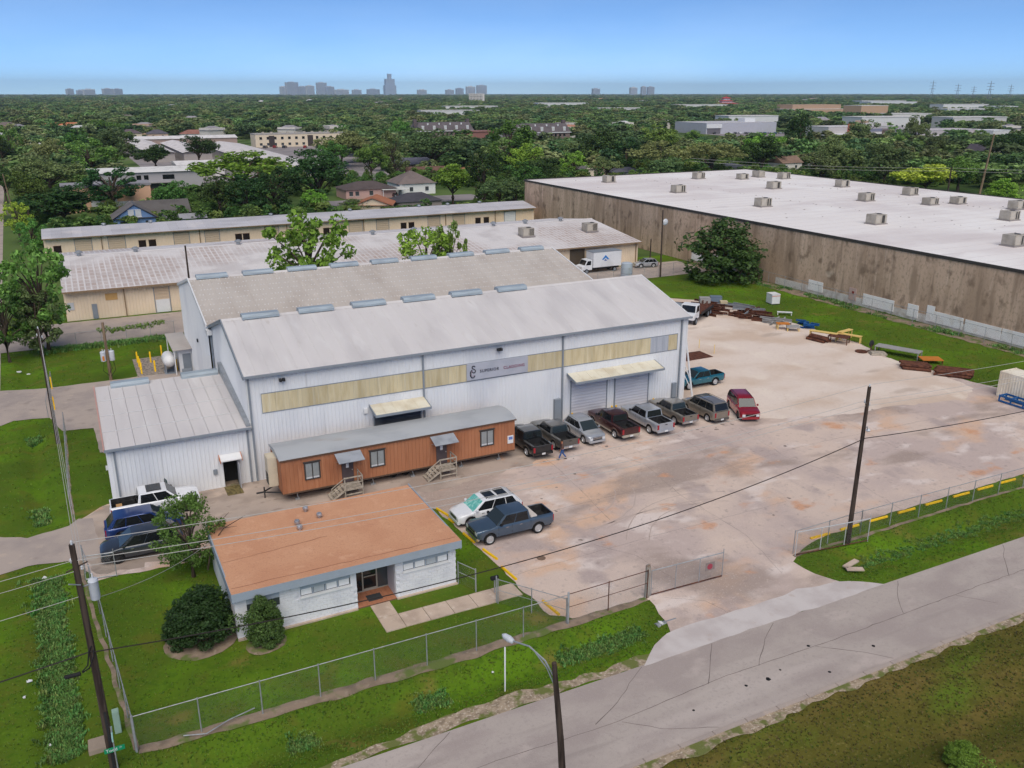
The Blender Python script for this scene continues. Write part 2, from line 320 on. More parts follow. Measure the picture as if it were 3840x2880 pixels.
sheet('lot_driveway', [(edge_x(63)-.5,64.2),(-5.6,62.8),(-3.0,63.5),(-2.4,64.4),(-1.5,64.0),(-1.2,58),(-1.55,57.3),(-3.2,58.1),(-5.5,58.6),(edge_x(58)-.5,57.8)], .008, DRIVE, .1, .5, 2)
sheet('yard_driveway', [(edge_x(98)-.5,99.4),(-4.4,98.1),(9.9,98.0),(9.9,77),(-.4,77),(-.6,83.6),(-3.2,84.0),(-4.2,88.4),(-7.2,88.9),(edge_x(88)-.5,87.4)], .008, DRIVE, .08, .5, 4)
sheet('storage_driveway', [(edge_x(120)-.5,122.9),(-5.9,121.4),(-5.5,127.2),(98,127.6),(97,117),(60,116.5),(10,115.2),(-5.8,114.8),(edge_x(115)-.5,114.9)], .008, DRIVE, .1, .6, 6)
sheet('wall_foot_dirt', [(96.6,44),(99.4,44),(99.4,124),(97.2,124),(96.4,112),(96.9,100),(97.0,85),(96.7,70)], 0.0, DIRT, .35, .7, 7)
sheet('roadside_gravel', [(3,32.15),(26.5,32.15),(25.8,32.9),(22,32.75),(17,33.2),(13,33.1),(10.5,32.9),(8,32.6),(3,32.6)], .002, GRAVEL, .2, .35, 8)
sheet('far_roadside_gravel', [(3,26.35),(60,26.35),(60,25.8),(40,25.75),(25,25.6),(3,25.5)], .002, GRAVEL, .25, .35, 9)
sheet('fence_foot_dirt', [(-.6,37.65),(22.5,37.55),(27.9,37.6),(27.9,37.1),(22.3,36.85),(16,36.75),(8,36.85),(-.6,37.1)], .001, DIRT, .14, .3, 10)
sheet('side_fence_dirt', [(-.78,37.5),(-.52,37.5),(-2.25,55),(-2.72,68),(-2.85,83),(-3.05,83),(-2.92,68),(-2.45,55)], .001, DIRT, .07, .3, 11)
sheet('east_fence_dirt', [(39.6,37.4),(46,37.3),(56,37.45),(70,37.3),(70,37.1),(56,37.2),(46,37.0),(39.6,37.1)], .001, DIRT, .1, .3, 12)
# cracks and joints in the road and the yard: thin tarred seams laid on top
rng = random.Random(5)
def crack(name, pts, z, w, mat, parent=None):
    L_ = []; Rr = []
    P_ = []
    for a, b in zip(pts, pts[1:]):
        n = max(2, int(math.dist(a, b) / .5))
        for k in range(n):
            t = k / n; P_.append((a[0] + (b[0]-a[0])*t, a[1] + (b[1]-a[1])*t))
    P_.append(pts[-1])
    P_ = [(x + .1*noise.noise((x, y, 3)) , y + .1*noise.noise((x*1.3, y*1.3, 8))) for x, y in P_]
    mb = MB()
    for i, (x, y) in enumerate(P_):
        a = P_[max(i-1, 0)]; b = P_[min(i+1, len(P_)-1)]; d = Vector((b[0]-a[0], b[1]-a[1])); d.normalize()
        ww = w * (.5 + .7 * abs(noise.noise((x*2, y*2, 5))) * 1.4); nx, ny = -d.y*ww, d.x*ww
        L_.append((x+nx, y+ny, z)); Rr.append((x-nx, y-ny, z))
    n = len(P_); mb.add(L_ + Rr, [(i, i+1, n+i+1, n+i) for i in range(n-1)])
    return mb.build(name, mat, parent)
SEAM = P('seam', S(122, 112, 108), .95, .15)
for pts in ([(2,29.2),(14,29.3),(20,29.0),(27,29.4),(35,29.2),(47,29.3),(60,29.2)], [(19.3,29.3),(21.2,30.2),(23.9,32.05)], [(20.6,28.9),(22,27.6),(24.5,26.5)], [(29.5,29.3),(31.5,31),(33,32)], [(33.5,29.2),(35.5,27.6),(36.5,26.5)],
            [(40.5,29.3),(42,31),(43.2,32)], [(45,29.2),(46.5,27.5)], [(9.2,29.2),(11,30.8),(12.8,32)], [(12.5,29.2),(14.2,27.6),(15,26.5)], [(26.2,29.3),(27.4,30.7),(28.6,32)], [(50,29.2),(52,31),(53.4,32)]):
    crack('crack', pts, .0075, .024, SEAM, road)
yard = bpy.data.objects['concrete_yard']
for pts in ([(24,56.3),(32,55.8),(41,56.6),(52,56.4)], [(21.6,49.6),(30,50.2),(40,50.4),(56,51.2),(72,50.6)], [(22,43.4),(33,43.7),(45,43.6)], [(38,60),(39.5,54),(38.6,48),(38.8,41),(37.4,36)], [(33,62),(32.6,55),(31.6,47)], [(28.6,44.5),(30.4,42),(30.8,38.4)], [(52,57),(51,50),(52.5,44),(51.6,39)], [(46,59),(45.4,53),(46,47)], [(62,54.6),(61,47),(62.4,40)], [(29,37),(31,35.6),(31.4,33.9)]):
    crack('crack', pts, .0035, .014, SEAM, yard)
# near kerb along the south side of the road
kb = thing('kerb', 'low weathered concrete kerb along the near side of the road', 'kerb', (0, 0, 0))
for i in range(29):
    x = 4 + i * 2.0
    MB().box(x + .01, x + 1.99, 26.12, 26.36, -.1, .07).build('kerb_stone', DRIVE, kb, bevel=.02)
# front walk, porch
wk = thing('front_walk', 'pale concrete garden walk turning from the office door to the side gate', 'walkway', (0, 0, 0))
for x0, x1, y0, y1 in [(12.8,14.0,42.62,44.1),(12.8,14.0,41.15,42.6)] + [(14.02 + i*1.5, 14.0 + (i+1)*1.5, 41.15, 42.6) for i in range(5)]:
    box('slab', x0, x1 - .012, y0, y1 - .012, -.05, .03, WALK, wk)
# shallow dirt ring below the bushes
for nm, x, y, r in (('bush_bed', 3.3, 44.9, 2.0), ('bush_bed', 6.5, 43.2, 1.15)):
    sheet(nm, [(x + r*math.cos(a*.4), y + r*.8*math.sin(a*.4)) for a in range(16)], .001, DIRT, .15, .4, x)

# tyre tracks and oil drips on the yard
TRACK = P('tyre_track', S(184, 166, 156), .95, .08); OIL = P('oil_spot', S(146, 132, 124), .9, .15)
for cx, cy, r_, a0, a1 in ((38, 40, 6.5, 60, 150), (38, 40, 8.1, 60, 150), (30, 53, 5, 250, 340), (30, 53, 6.5, 250, 340), (56, 50, 8, 20, 110), (56, 50, 9.6, 20, 110), (34.5, 33, 14, 70, 112), (36, 33, 14.1, 70, 112)):
    crack('tyre_track', [(cx + r_*math.cos(R(a0 + (a1 - a0)*k/8)), cy + r_*math.sin(R(a0 + (a1 - a0)*k/8))) for k in range(9)], .0032, .05, TRACK, yard)
for k in range(46):
    x, y = (rng.uniform(31, 53), rng.uniform(57.6, 59.8)) if k % 2 else ((rng.uniform(22, 29), rng.uniform(47.5, 53)) if k % 4 else (rng.uniform(24, 70), rng.uniform(40, 56)))
    r_ = rng.uniform(.05, .2); MB().poly([(r_*math.cos(q*.314)*(1 + .2*math.sin(q*.628 + k) + .12*math.sin(q*.942 + 2*k)), r_*math.sin(q*.314)*(1 + .2*math.sin(q*.628 + k) + .12*math.sin(q*.942 + 2*k)), 0) for q in range(20)]).build('oil_spot', OIL, yard, (x, y, .0045))
# ---------------------------------------------------------------- buildings of the lot
def at(o): return (-o.location.x, -o.location.y, -o.location.z)      # world-coordinate meshes below a placed thing
def wb(mb, name, mat, t, **k): return mb.build(name, mat, t, loc=at(t), **k)
def wbox(name, x0, x1, y0, y1, z0, z1, mat, t, **k): return wb(MB().box(x0, x1, y0, y1, z0, z1), name, mat, t, **k)
def ribs(mb, a0, a1, z0, ztop, c, axis='x', out=-1, pitch=.305, dep=.028):
    """ribbed sheet wall along axis from a0 to a1 at the plane c; ztop is a number or a function"""
    prof = [(0, 0), (.19, 0), (.205, dep), (.285, dep)]
    pts = []; a = a0
    while a < a1:
        for da, d in prof:
            if a + da < a1: pts.append((a + da, d))
        a += pitch
    pts.append((a1, 0))
    zt = ztop if callable(ztop) else (lambda _: ztop)
    zb = z0 if callable(z0) else (lambda _: z0)
    vs_ = []
    for p, d in pts:
        q = c + out * d
        vs_ += [(p, q, zb(p)), (p, q, zt(p))] if axis == 'x' else [(q, p, zb(p)), (q, p, zt(p))]
    return mb.add(vs_, [(2*i, 2*i+2, 2*i+3, 2*i+1) for i in range(len(pts) - 1)])
def roof_panel_mesh(name, wd, ya, za, yb, zb, mat, seam=.022, th=.05):
    """one roof sheet wd wide running up the slope from (ya,za) to (yb,zb) with a raised seam at its edge"""
    mb = MB()
    pr = [(0, 0), (wd - .09, 0), (wd - .07, seam), (wd - .015, seam), (wd - .002, 0)]
    vs_ = [(x, ya, za + h) for x, h in pr] + [(x, yb, zb + h) for x, h in pr] + [(x, ya, za - th) for x in (0, wd - .002)] + [(x, yb, zb - th) for x in (0, wd - .002)]
    n = 5
    fs = [(i, i + 1, n + i + 1, n + i) for i in range(4)] + [(10, 11, 4, 3, 2, 1, 0), (13, 12, 5, 6, 7, 8, 9), (12, 13, 11, 10), (0, 5, 12, 10), (9, 4, 11, 13)]
    return mb.add(vs_, fs).mesh(name, mat)
def ridge_vent(t, x, y, z, L=3.05, mat=None):
    pr = [(-.5, -.08), (-.5, .1), (-.34, .3), (.34, .3), (.5, .1), (.5, -.08)]
    mb = MB().prism([(y + a, z + b) for a, b in pr], x, x + L, 'x')
    v = wb(mb, 'ridge_vent', mat or TRIMV, t)
    wb(MB().box(x + .05, x + L - .05, y - .02, y + .55, z + .303, z + .33), 'vent_lip', RUST, v) if False else None
    return v
TRIMV = LM('vent_metal', S(160, 172, 180), [(S(138, 148, 156), (.6, 3, 3), 4, .4, .7, .9)], rough=.4)
YF = 65.2
hall = thing('metal_hall', 'big white ribbed metal workshop hall with two low gables and a company sign', 'building', (10.3, YF, 0))
mb = MB(); ribs(mb, 10.3, 51.8, 0, 8.75, YF); wb(mb, 'front_wall', WHITE, hall)
def gab(y): return 8.75 + (11.1 - 8.75) * (1 - abs(y - 73.5) / 8.3) if y < 81.8 else 8.75 + (11.15 - 8.75) * (1 - abs(y - 92.2) / 10.4)
mb = MB(); ribs(mb, YF, 81.8, 0, lambda y: gab(min(y, 81.8)), 10.3, 'y', -1); wb(mb, 'gable_wall', WHITE, hall)
mb = MB(); ribs(mb, 81.8, 102.6, 0, lambda y: gab(max(y, 81.81)), 10.0, 'y', -1); wb(mb, 'gable_wall', WHITE, hall)
mb = MB(); ribs(mb, YF, 102.6, 0, gab, 51.8, 'y', 1); wb(mb, 'gable_wall', WHITE, hall)
mb = MB(); ribs(mb, 10.0, 51.8, 0, 8.75, 102.6, 'x', 1); wb(mb, 'rear_wall', WHITE, hall)
rp = roof_panel_mesh('roof_panel', 1.0475, 64.85, 8.72, 73.5, 11.17, ROOFW)
rt = roof_panel_mesh('roof_panel', 1.0475, 81.85, 8.8, 92.2, 11.22, ROOFT)
for i in range(40):
    inst('roof_panel', rp, hall, (10.05 + i * 1.0475 - 10.3, -YF, 0))
    inst('roof_panel', rt, hall, (9.9 + i * 1.0475 - 10.3, -YF, 0))
wb(MB().poly([(10.05, 73.5, 11.16), (51.95, 73.5, 11.16), (51.95, 81.8, 8.75), (10.05, 81.8, 8.75)]), 'roof_slope', ROOFW, hall)
wb(MB().poly([(9.9, 92.2, 11.21), (51.8, 92.2, 11.21), (51.8, 103, 8.7), (9.9, 103, 8.7)]), 'roof_slope', ROOFT, hall)
mb = MB()                                   # rows of pale fasteners on the rear roof
for j in range(9):
    y = 82.6 + j * 1.12; z = 8.8 + (y - 81.85) / 10.35 * 2.42
    for i in range(136):
        if (i * 7 + j * 13) % 11 < 8: mb.box(10.1 + i * .305, 10.18 + i * .305, y, y + .13, z, z + .045)
tag(wb(mb, 'fasteners', WHITE2, hall), kind='stuff')
wb(MB().prism([(73.2, 11.1), (73.5, 11.25), (73.8, 11.1)], 10.0, 52.0, 'x'), 'ridge_cap', ROOFW, hall)
wb(MB().prism([(91.9, 11.15), (92.2, 11.3), (92.5, 11.15)], 9.85, 51.85, 'x'), 'ridge_cap', ROOFW, hall)
for i in range(6): ridge_vent(hall, 11.75 + i * 4.73, 73.5, 11.2)
for i in range(9): ridge_vent(hall, 10.7 + i * 4.6, 92.2, 11.26)
wb(MB().box(10.0, 52.0, 64.68, 64.86, 8.58, 8.74), 'gutter', TRIM, hall)
for (y0, z0, y1, z1) in ((64.8, 8.7, 73.5, 11.2), (81.8, 8.75, 73.5, 11.2)):          # rake trims
    for x in (10.0, 51.93):
        wb(MB().prism([(y0, z0 - .22), (y1, z1 - .22), (y1, z1 + .06), (y0, z0 + .06)], x, x + .1, 'x'), 'rake_trim', TRIM if x < 20 else WHITE2, hall)
for (y0, z0, y1, z1) in ((81.9, 8.85, 92.2, 11.27), (102.6, 8.8, 92.2, 11.27)):
    for x in (9.84, 51.8):
        wb(MB().prism([(y0, z0 - .22), (y1, z1 - .22), (y1, z1 + .06), (y0, z0 + .06)], x, x + .14, 'x'), 'rake_trim', WHITE2, hall)
for x in (10.42, 24.57, 37.96, 51.1): wbox('downspout', x - .07, x + .07, YF - .17, YF - .035, .05, 8.6, TRIM, hall)
wbox('downspout', 10.08, 10.22, 81.3, 81.5, .1, 8.4, TRIM, hall)
wbox('gutter_box', 9.8, 10.25, 81.0, 81.85, 8.05, 8.5, WHITE2, hall)
wbox('corner_trim', 51.7, 51.86, YF - .05, YF + .1, 0, 8.7, WHITE2, hall); wbox('corner_trim', 10.24, 10.38, YF - .04, YF + .1, 0, 8.7, WHITE2, hall)
FIB = LM('fibreglass', S(206, 192, 158), [(S(190, 174, 138), (1.5, 1, .3), 4, .42, .66, 1), (S(216, 206, 180), (3, 1, .2), 4, .55, .72, .8), (S(184, 176, 152), (9, 1, .3), 3, .56, .7, .5)], rough=.5, rnd=.09)
FIBG = LM('grey_panel', S(178, 182, 190), [(S(160, 165, 176), (6, 1, .3), 3, .45, .65, 1)], rough=.5)
fp = MB(); ribs(fp, 0, 1.03, 5.57, 7.06, 0, pitch=.26, dep=.02); fpm = fp.mesh('band_panel', FIB); fpg = fp.mesh('band_panel', FIBG)
wbox('band_frame', 11.28, 50.72, YF - .045, YF - .031, 5.5, 7.13, TRIM, hall)
for i in range(38):
    x = 11.32 + i * 1.0355
    if 28.3 < x < 34.0: continue
    inst('band_panel', fpg if 47.0 < x < 49.3 else fpm, hall, (x - 10.3, -.048, 0))
sg = wbox('sign_board', 28.5, 34.38, YF - .15, YF - .06, 5.63, 7.1, LM('sign_grey', S(178, 180, 190), [(S(168, 171, 182), (.6, 1, 1), 4, .4, .65, 1)], rough=.5), hall)
NAVY = P('sign_navy', S(48, 50, 66), .5, .05); MAROON = P('sign_maroon', S(132, 66, 88), .5, .05); CHARC = P('sign_charcoal', S(34, 34, 42), .5, .05)
inst('lettering', text_mesh('SUPERIOR', .36, NAVY, .02, 1.18, .004), sg, (29.72, YF - .165, 6.22), rot=(R(90), 0, 0))
inst('lettering', text_mesh('CLADDING', .36, MAROON, .02, 1.18, .004), sg, (31.98, YF - .165, 6.22), rot=(R(90), 0, 0))
def arc(cx, cz, rx, rz_, a0, a1, n=14): return [(cx + rx * math.cos(R(a0 + (a1 - a0) * i / n)), YF - .165, cz + rz_ * math.sin(R(a0 + (a1 - a0) * i / n))) for i in range(n + 1)]
MB().tube(arc(29.13, 6.76, .14, .12, 10, 215) + arc(29.16, 6.42, .14, .15, 60, -170), .042, 6).build('emblem_letter', CHARC, sg)
MB().tube(arc(29.06, 6.2, .24, .36, 100, 330, 18), [.03 + .022 * math.sin(math.pi * i / 18) for i in range(19)], 6).build('emblem_letter', CHARC, sg)
MB().tube(arc(29.08, 6.22, .15, .25, 110, 320, 14), .014, 5).build('emblem_line', MAROON, sg)
# roll-up doors, canopies, lamps
RDOOR = LM('roll_door', S(206, 206, 212), [(S(190, 190, 198), (.3, 1, .6), 4, .42, .66, 1), (S(160, 156, 150), (2, 1, .5), 5, .64, .78, .5)], rough=.5)
RDARK = LM('dark_roll_door', S(86, 92, 100), [(S(70, 76, 84), (1, 1, 1), 4, .4, .7, 1)], rough=.5)
def rolldoor(t, x0, x1, z1, y, mat, slats, fr=True):
    d = wb(MB().box(x0, x1, y - .05, y - .034, .02, z1), 'roll_up_door', mat, t)
    h = (z1 - .03) / slats; sm_ = MB().prism([(-.085, .012), (-.062, h * .5), (-.085, h - .012), (-.05, h - .004), (-.05, .004)], x0, x1, 'x').mesh('slat', mat)
    for i in range(slats): inst('slat', sm_, d, (0, y, .03 + i * h))
    if fr:
        for x in (x0 - .1, x1): wb(MB().box(x, x + .1, y - .11, y - .034, 0, z1 + .05), 'door_jamb', TRIM, d) if False else MB().box(x, x + .1, y - .11, y - .034, 0, z1 + .05).build('door_jamb', TRIM, d)
    return d
rolldoor(hall, 38.95, 42.75, 4.05, YF, RDOOR, 14); rolldoor(hall, 43.75, 47.45, 4.0, YF, RDOOR, 14); rolldoor(hall, 20.2, 24.2, 4.1, YF, RDARK, 14)
CANO = LM('canopy_sheet', S(214, 208, 190), [(S(198, 188, 166), (.7, .7, .7), 4, .42, .68, 1)], rough=.55, rnd=.04)
def canopy(x0, x1, n, y0=63.55, zf=4.45, zb=4.85):
    cn = wb(MB().prism([(y0, zf - .14), (YF, zb - .16), (YF, zb - .1), (y0, zf - .08)], x0, x1, 'x'), 'canopy', TRIM, hall)
    wd = (x1 - x0) / n; me = roof_panel_mesh('canopy_panel', wd, y0, zf - .02, YF - .03, zb - .03, CANO, .03, .03)
    for i in range(n): inst('canopy_panel', me, cn, (x0 + i * wd, 0, 0))
    for x in (x0 - .06, x1): MB().prism([(y0 - .05, zf - .2), (YF, zb - .22), (YF, zb + .02), (y0 - .05, zf + .02)], x, x + .06, 'x').build('canopy_trim', TRIM, cn)
    MB().box(x0, x1, y0 - .06, y0, zf - .2, zf).build('canopy_gutter', TRIM, cn)
    for x in (x0 + .3, x1 - .3): MB().cyl((x, YF - .05, zb - .9), (x, y0 + .3, zf - .12), .03, n=6).build('canopy_strut', TRIM, cn)
canopy(38.5, 48.1, 10); canopy(19.85, 24.55, 5)
for x in (12.92, 31.53):
    fl = wbox('flood_lamp', x - .22, x - .02, YF - .5, YF - .2, 7.98, 8.2, DARK, hall); MB().box(x + .04, x + .24, YF - .48, YF - .18, 7.98, 8.2).build('lamp_head', DARK, fl); MB().cyl((x, YF - .3, 8.05), (x, YF - .03, 8.05), .03).build('lamp_arm', DARK, fl)
wbox('electric_panel', 37.1, 37.75, YF - .35, YF - .035, .1, 2.6, TRIM, hall); wbox('electric_panel', 50.3, 50.75, YF - .3, YF - .035, .1, 2.2, TRIM, hall); wbox('electric_panel', 19.3, 19.6, YF - .22, YF - .035, 4.2, 4.6, WHITE2, hall)
wb(MB().cyl((51.95, 65.4, 6.3), (52.6, 64.6, .02), .09, n=8).cyl((52.0, 65.35, 3.6), (52.45, 64.85, 2.0), .06, n=6), 'corner_brace', WHITE2, hall)
wb(MB().cyl((52.0, 65.35, 2.6), (52.6, 64.7, .9), .05, n=6), 'corner_brace', WHITE2, hall)
# lean-to at the back left of the hall
shed = wb(MB().prism([(96.6, 2.75), (104.3, 2.75), (104.3, 2.83), (96.6, 2.83)], 8.0, 9.98, 'x'), 'lean_to_roof', ROOFT, hall)
for (x, y) in ((8.1, 96.8), (8.1, 104.1)): MB().box(x, x + .1, y, y + .1, 0, 2.75).build('post', WHITE2, shed)
wbox('lean_to_wall', 8.6, 9.98, 97.4, 103.8, 0, 2.74, WHITE, hall); wbox('door', 9.0, 9.85, 97.33, 97.4, .05, 2.1, TRIM, hall)
wbox('wall_lamp', 9.85, 9.98, 89.9, 90.2, 5.2, 5.5, DARK, hall)

# annex
anx = thing('metal_annex', 'low white ribbed metal annex joined to the left end of the hall', 'building', (0.05, YF, 0))
def za(y): return 4.67 + (y - YF) * .0775
mb = MB(); ribs(mb, .05, 7.98, 0, 4.62, YF); ribs(mb, 9.02, 10.28, 0, 4.62, YF); ribs(mb, 7.98, 9.02, 2.15, 4.62, YF); wb(mb, 'front_wall', WHITE, anx)
mb = MB(); ribs(mb, YF, 77.3, 0, lambda y: za(y) - .05, .05, 'y', -1); wb(mb, 'side_wall', WHITE, anx)
wb(MB().poly([(.05, 77.3, 0), (10.25, 77.3, 0), (10.25, 77.3, 5.55), (.05, 77.3, 5.55)]), 'rear_wall', WHITE, anx)
rp2 = roof_panel_mesh('roof_panel', 1.02, 64.9, 4.66, 77.5, 5.64, ROOFW)
for i in range(10): inst('roof_panel', rp2, anx, (-.05 + i * 1.035, -YF, 0))
wb(MB().prism([(65.0, 4.7), (77.4, 5.67), (77.4, 6.5), (65.0, 4.9)], 9.95, 10.27, 'x'), 'flashing', GALV, anx)
for i in range(3):
    y = 68 + i * 3.1; wbox('roof_seam', 0, 9.9, y, y + .07, za(y) + .035, za(y) + .05, WHITE2, anx)
ridge_vent(anx, 1.2, 77.2, 5.66, 3.0); ridge_vent(anx, 6.8, 77.2, 5.66, 3.05)
wbox('gutter', -.08, 10.25, 64.73, 64.9, 4.52, 4.67, TRIM, anx)
wb(MB().prism([(64.9, 4.5), (77.5, 5.45), (77.5, 5.72), (64.9, 4.74)], -.12, -.03, 'x'), 'rake_trim', P('red_trim', S(196, 150, 140), .5, .1), anx)
for x in (.55, 10.0): wbox('downspout', x - .06, x + .06, YF - .15, YF - .035, .05, 4.5, TRIM, anx)
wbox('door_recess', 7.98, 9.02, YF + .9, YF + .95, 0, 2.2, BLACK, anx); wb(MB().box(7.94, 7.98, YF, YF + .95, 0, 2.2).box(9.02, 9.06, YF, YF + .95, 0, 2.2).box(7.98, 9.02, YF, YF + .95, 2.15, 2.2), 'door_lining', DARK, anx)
wb(MB().box(9.0, 9.05, YF - .95, YF - .05, .05, 2.1), 'open_door', P('door_grey', S(176, 178, 184), .5, .08), anx)
wbox('door_sill', 7.98, 9.02, YF, YF + .9, .005, .02, DIRT, anx)
dh = wb(MB().prism([(YF - .75, 2.35), (YF - .04, 2.62), (YF - .04, 2.7), (YF - .75, 2.43)], 7.75, 9.3, 'x'), 'door_hood', WHITE2, anx)
for x in (7.7, 9.3): MB().prism([(YF - .78, 2.25), (YF - .04, 2.3), (YF - .04, 2.72), (YF - .78, 2.45)], x, x + .05, 'x').build('hood_side', P('orange_rust', S(190, 120, 84), .8, .2), dh)
wbox('wall_lamp', -.12, .02, 66.2, 66.4, 2.6, 2.9, WHITE2, anx)
wbox('meter_box', 7.2, 7.5, YF - .14, YF - .035, 1.2, 1.6, TRIM, anx)
tag(MB().box(7.85, 9.05, 63.4, 65.1, .006, .04).build('door_mat', LM('olive_plate', S(120, 108, 70), [(S(90, 80, 52), (6, 2, 2), 4, .42, .6, 1)], rough=.8)), 'olive yellow-edged floor plate in front of the dark annex doorway', 'floor plate')

# ---------------------------------------------------------------- the brick office in front
off = thing('office', 'small painted-block office with a flat terracotta gravel roof', 'building', (5.2, 44.2, 0))
BLK = LM('painted_block', S(226, 226, 228), [(S(214, 214, 218), (.9, .9, .9), 5, .42, .66, 1), (S(196, 192, 188), (3, 3, 1.2), 6, .64, .8, .4)], rough=.7, rnd=.012)
wbox('wall_core', 5.22, 18.42, 44.27, 52.7, 0, 2.65, BLK, off) if False else None
core = MB()
for x0, x1, z0, z1 in ((5.22,8.8,0,2.62),(8.8,11.75,0,1.62),(8.8,11.75,2.6,2.62),(11.75,12.1,0,2.62),(14.5,15.0,0,2.62),(15.0,17.95,0,1.62),(17.95,18.4,0,2.62),(12.1,14.5,2.55,2.62)): core.box(x0, x1, 44.27, 44.45, z0, z1)
core.box(5.22, 5.42, 44.27, 52.7, 0, 2.62).box(18.2, 18.4, 44.27, 52.7, 0, 2.62).box(5.22, 18.4, 52.5, 52.7, 0, 2.62)
wb(core, 'wall', BLK, off)
bh, bl = .2, .406
bm_ = MB().box(.003, bl - .003, 0, .05, .003, bh - .006).mesh('block', BLK, bevel=.008); bm2 = MB().box(.005, bl / 2 - .007, 0, .05, .004, bh - .008).mesh('block', BLK, bevel=.008)
def free(x0, x1, z0, z1):
    for a, b, c, d in ((8.8,11.75,1.62,2.62),(12.1,14.5,0,2.62),(15.0,17.95,1.62,2.62)):
        if x0 < b - .01 and x1 > a + .01 and z0 < d - .01 and z1 > c + .01: return False
    return True
cnt = 0
for j in range(13):
    z = j * bh; x = 5.2 + (0 if j % 2 == 0 else -bl / 2)
    while x < 18.4:
        a, b = max(x, 5.2), min(x + bl, 18.42)
        if b - a > .1 and free(a, b, z, z + bh):
            if cnt < 330:
                o = inst('block', bm_, off, (a - 5.2, 44.21 - 44.2, z)); o.scale.x = (b - a) / bl; cnt += 1
        x += bl
mb = MB()                                    # the side wall, too small to pick apart: one joined part
for j in range(13):
    y = 44.28 + (0 if j % 2 == 0 else -bl / 2)
    while y < 52.7:
        a, b = max(y, 44.28), min(y + bl, 52.7)
        if b - a > .08: mb.box(5.165, 5.22, a + .005, b - .007, j * bh + .004, (j + 1) * bh - .008)
        y += bl
tag(wb(mb, 'side_wall_blocks', BLK, off), kind='stuff')
FASC = P('blue_grey_fascia', S(156, 166, 176), .6, .06)
wb(MB().box(5.0, 18.65, 43.78, 43.86, 2.62, 3.12).box(5.0, 5.08, 43.86, 53.0, 2.5, 3.1).box(18.57, 18.65, 43.86, 53.0, 2.5, 3.1).box(5.0, 18.65, 52.95, 53.03, 2.4, 2.98), 'fascia', FASC, off)
wb(MB().prism([(43.86, 2.63), (44.25, 2.63), (44.25, 2.68), (43.86, 2.68)], 5.08, 18.57, 'x'), 'soffit', WHITE2, off)
TERRA = LM('terracotta_gravel', S(208, 156, 122), [(S(200, 146, 113), (.35, .35, .35), 5, .4, .66, 1), (S(214, 164, 131), (1.2, 1.2, 1.2), 5, .54, .72, .8), (S(188, 134, 104), (9, 9, 9), 5, .52, .7, .6), (S(224, 182, 152), (14, 14, 14), 4, .58, .74, .5), (S(120, 90, 74), (4, 4, 4), 6, .68, .8, .5)], rough=.95, bump=(40, .6, .02))
rf = wb(MB().add([(5.02,43.8,3.13),(18.63,43.8,3.13),(18.63,53.0,3.0),(5.02,53.0,3.0),(5.02,43.8,3.0),(18.63,43.8,3.0),(18.63,53.0,2.9),(5.02,53.0,2.9)], [(0,1,2,3),(7,6,5,4),(0,4,5,1),(1,5,6,2),(2,6,7,3),(3,7,4,0)]), 'roof', TERRA, off)
for x0, y0, x1, y1 in ((5.1, 44.45, 18.5, 44.35), (5.2, 47.6, 11.5, 48.1)):
    crack('roof_seam', [(x0 - 5.2, y0 - 44.2), ((x0 + x1) / 2 - 5.2, (y0 + y1) / 2 - 44.2), (x1 - 5.2, y1 - 44.2)], 3.135 if y0 < 46 else 3.085, .02, P('seam_brown', S(140, 92, 72), .95, .1), off)
tv = MB().lathe([(.09, 0), (.09, .14), (.17, .16), (.19, .26), (.15, .36), (.04, .4)], 12).mesh('roof_turbine', LM('turbine_metal', (.55, .56, .58), [((.3, .3, .32), (9, 9, 9), 3, .4, .6, .8)], rough=.35, metal=.6), smooth=True)
for (x, y) in ((11.16, 52.1), (11.73, 50.8), (10.22, 50.45), (10.2, 49.7)): inst('roof_turbine', tv, off, (x - 5.2, y - 44.2, 3.03))
PAN = P('blue_grey_panel', S(166, 176, 186), .6, .05); SHADE = P('window_blind', S(196, 198, 200), .6, .05)
for wx0, wx1 in ((8.8, 11.75), (15.0, 17.95)):
    wbox('window_head_panel', wx0, wx1, 44.33, 44.37, 2.1, 2.62, PAN, off)
    wn = wbox('window', wx0, wx1, 44.38, 44.4, 1.62, 2.1, GLASS2, off)
    n = 4; pw = (wx1 - wx0) / n
    for i in range(n):
        MB().box(wx0 + i * pw + .06, wx0 + (i + 1) * pw - .06, 44.365, 44.375, 1.7, 2.08).build('pane', P('blind_white', S(232, 232, 230), .6, .04) if (i + int(wx0)) % 4 != 1 else P('pane_pale', S(180, 186, 188), .3, .06), wn)
        MB().box(wx0 + i * pw - .03, wx0 + i * pw + .03, 44.34, 44.38, 1.66, 2.1).build('frame', PAN, wn)
    MB().box(wx0 - .05, wx1 + .05, 44.14, 44.4, 1.58, 1.66).build('sill', WHITE2, wn)
wbox('window', 5.8, 7.6, 44.16, 44.19, 1.62, 2.1, GLASS2, off) ; wbox('window_head_panel', 5.8, 7.6, 44.14, 44.19, 2.1, 2.62, PAN, off)
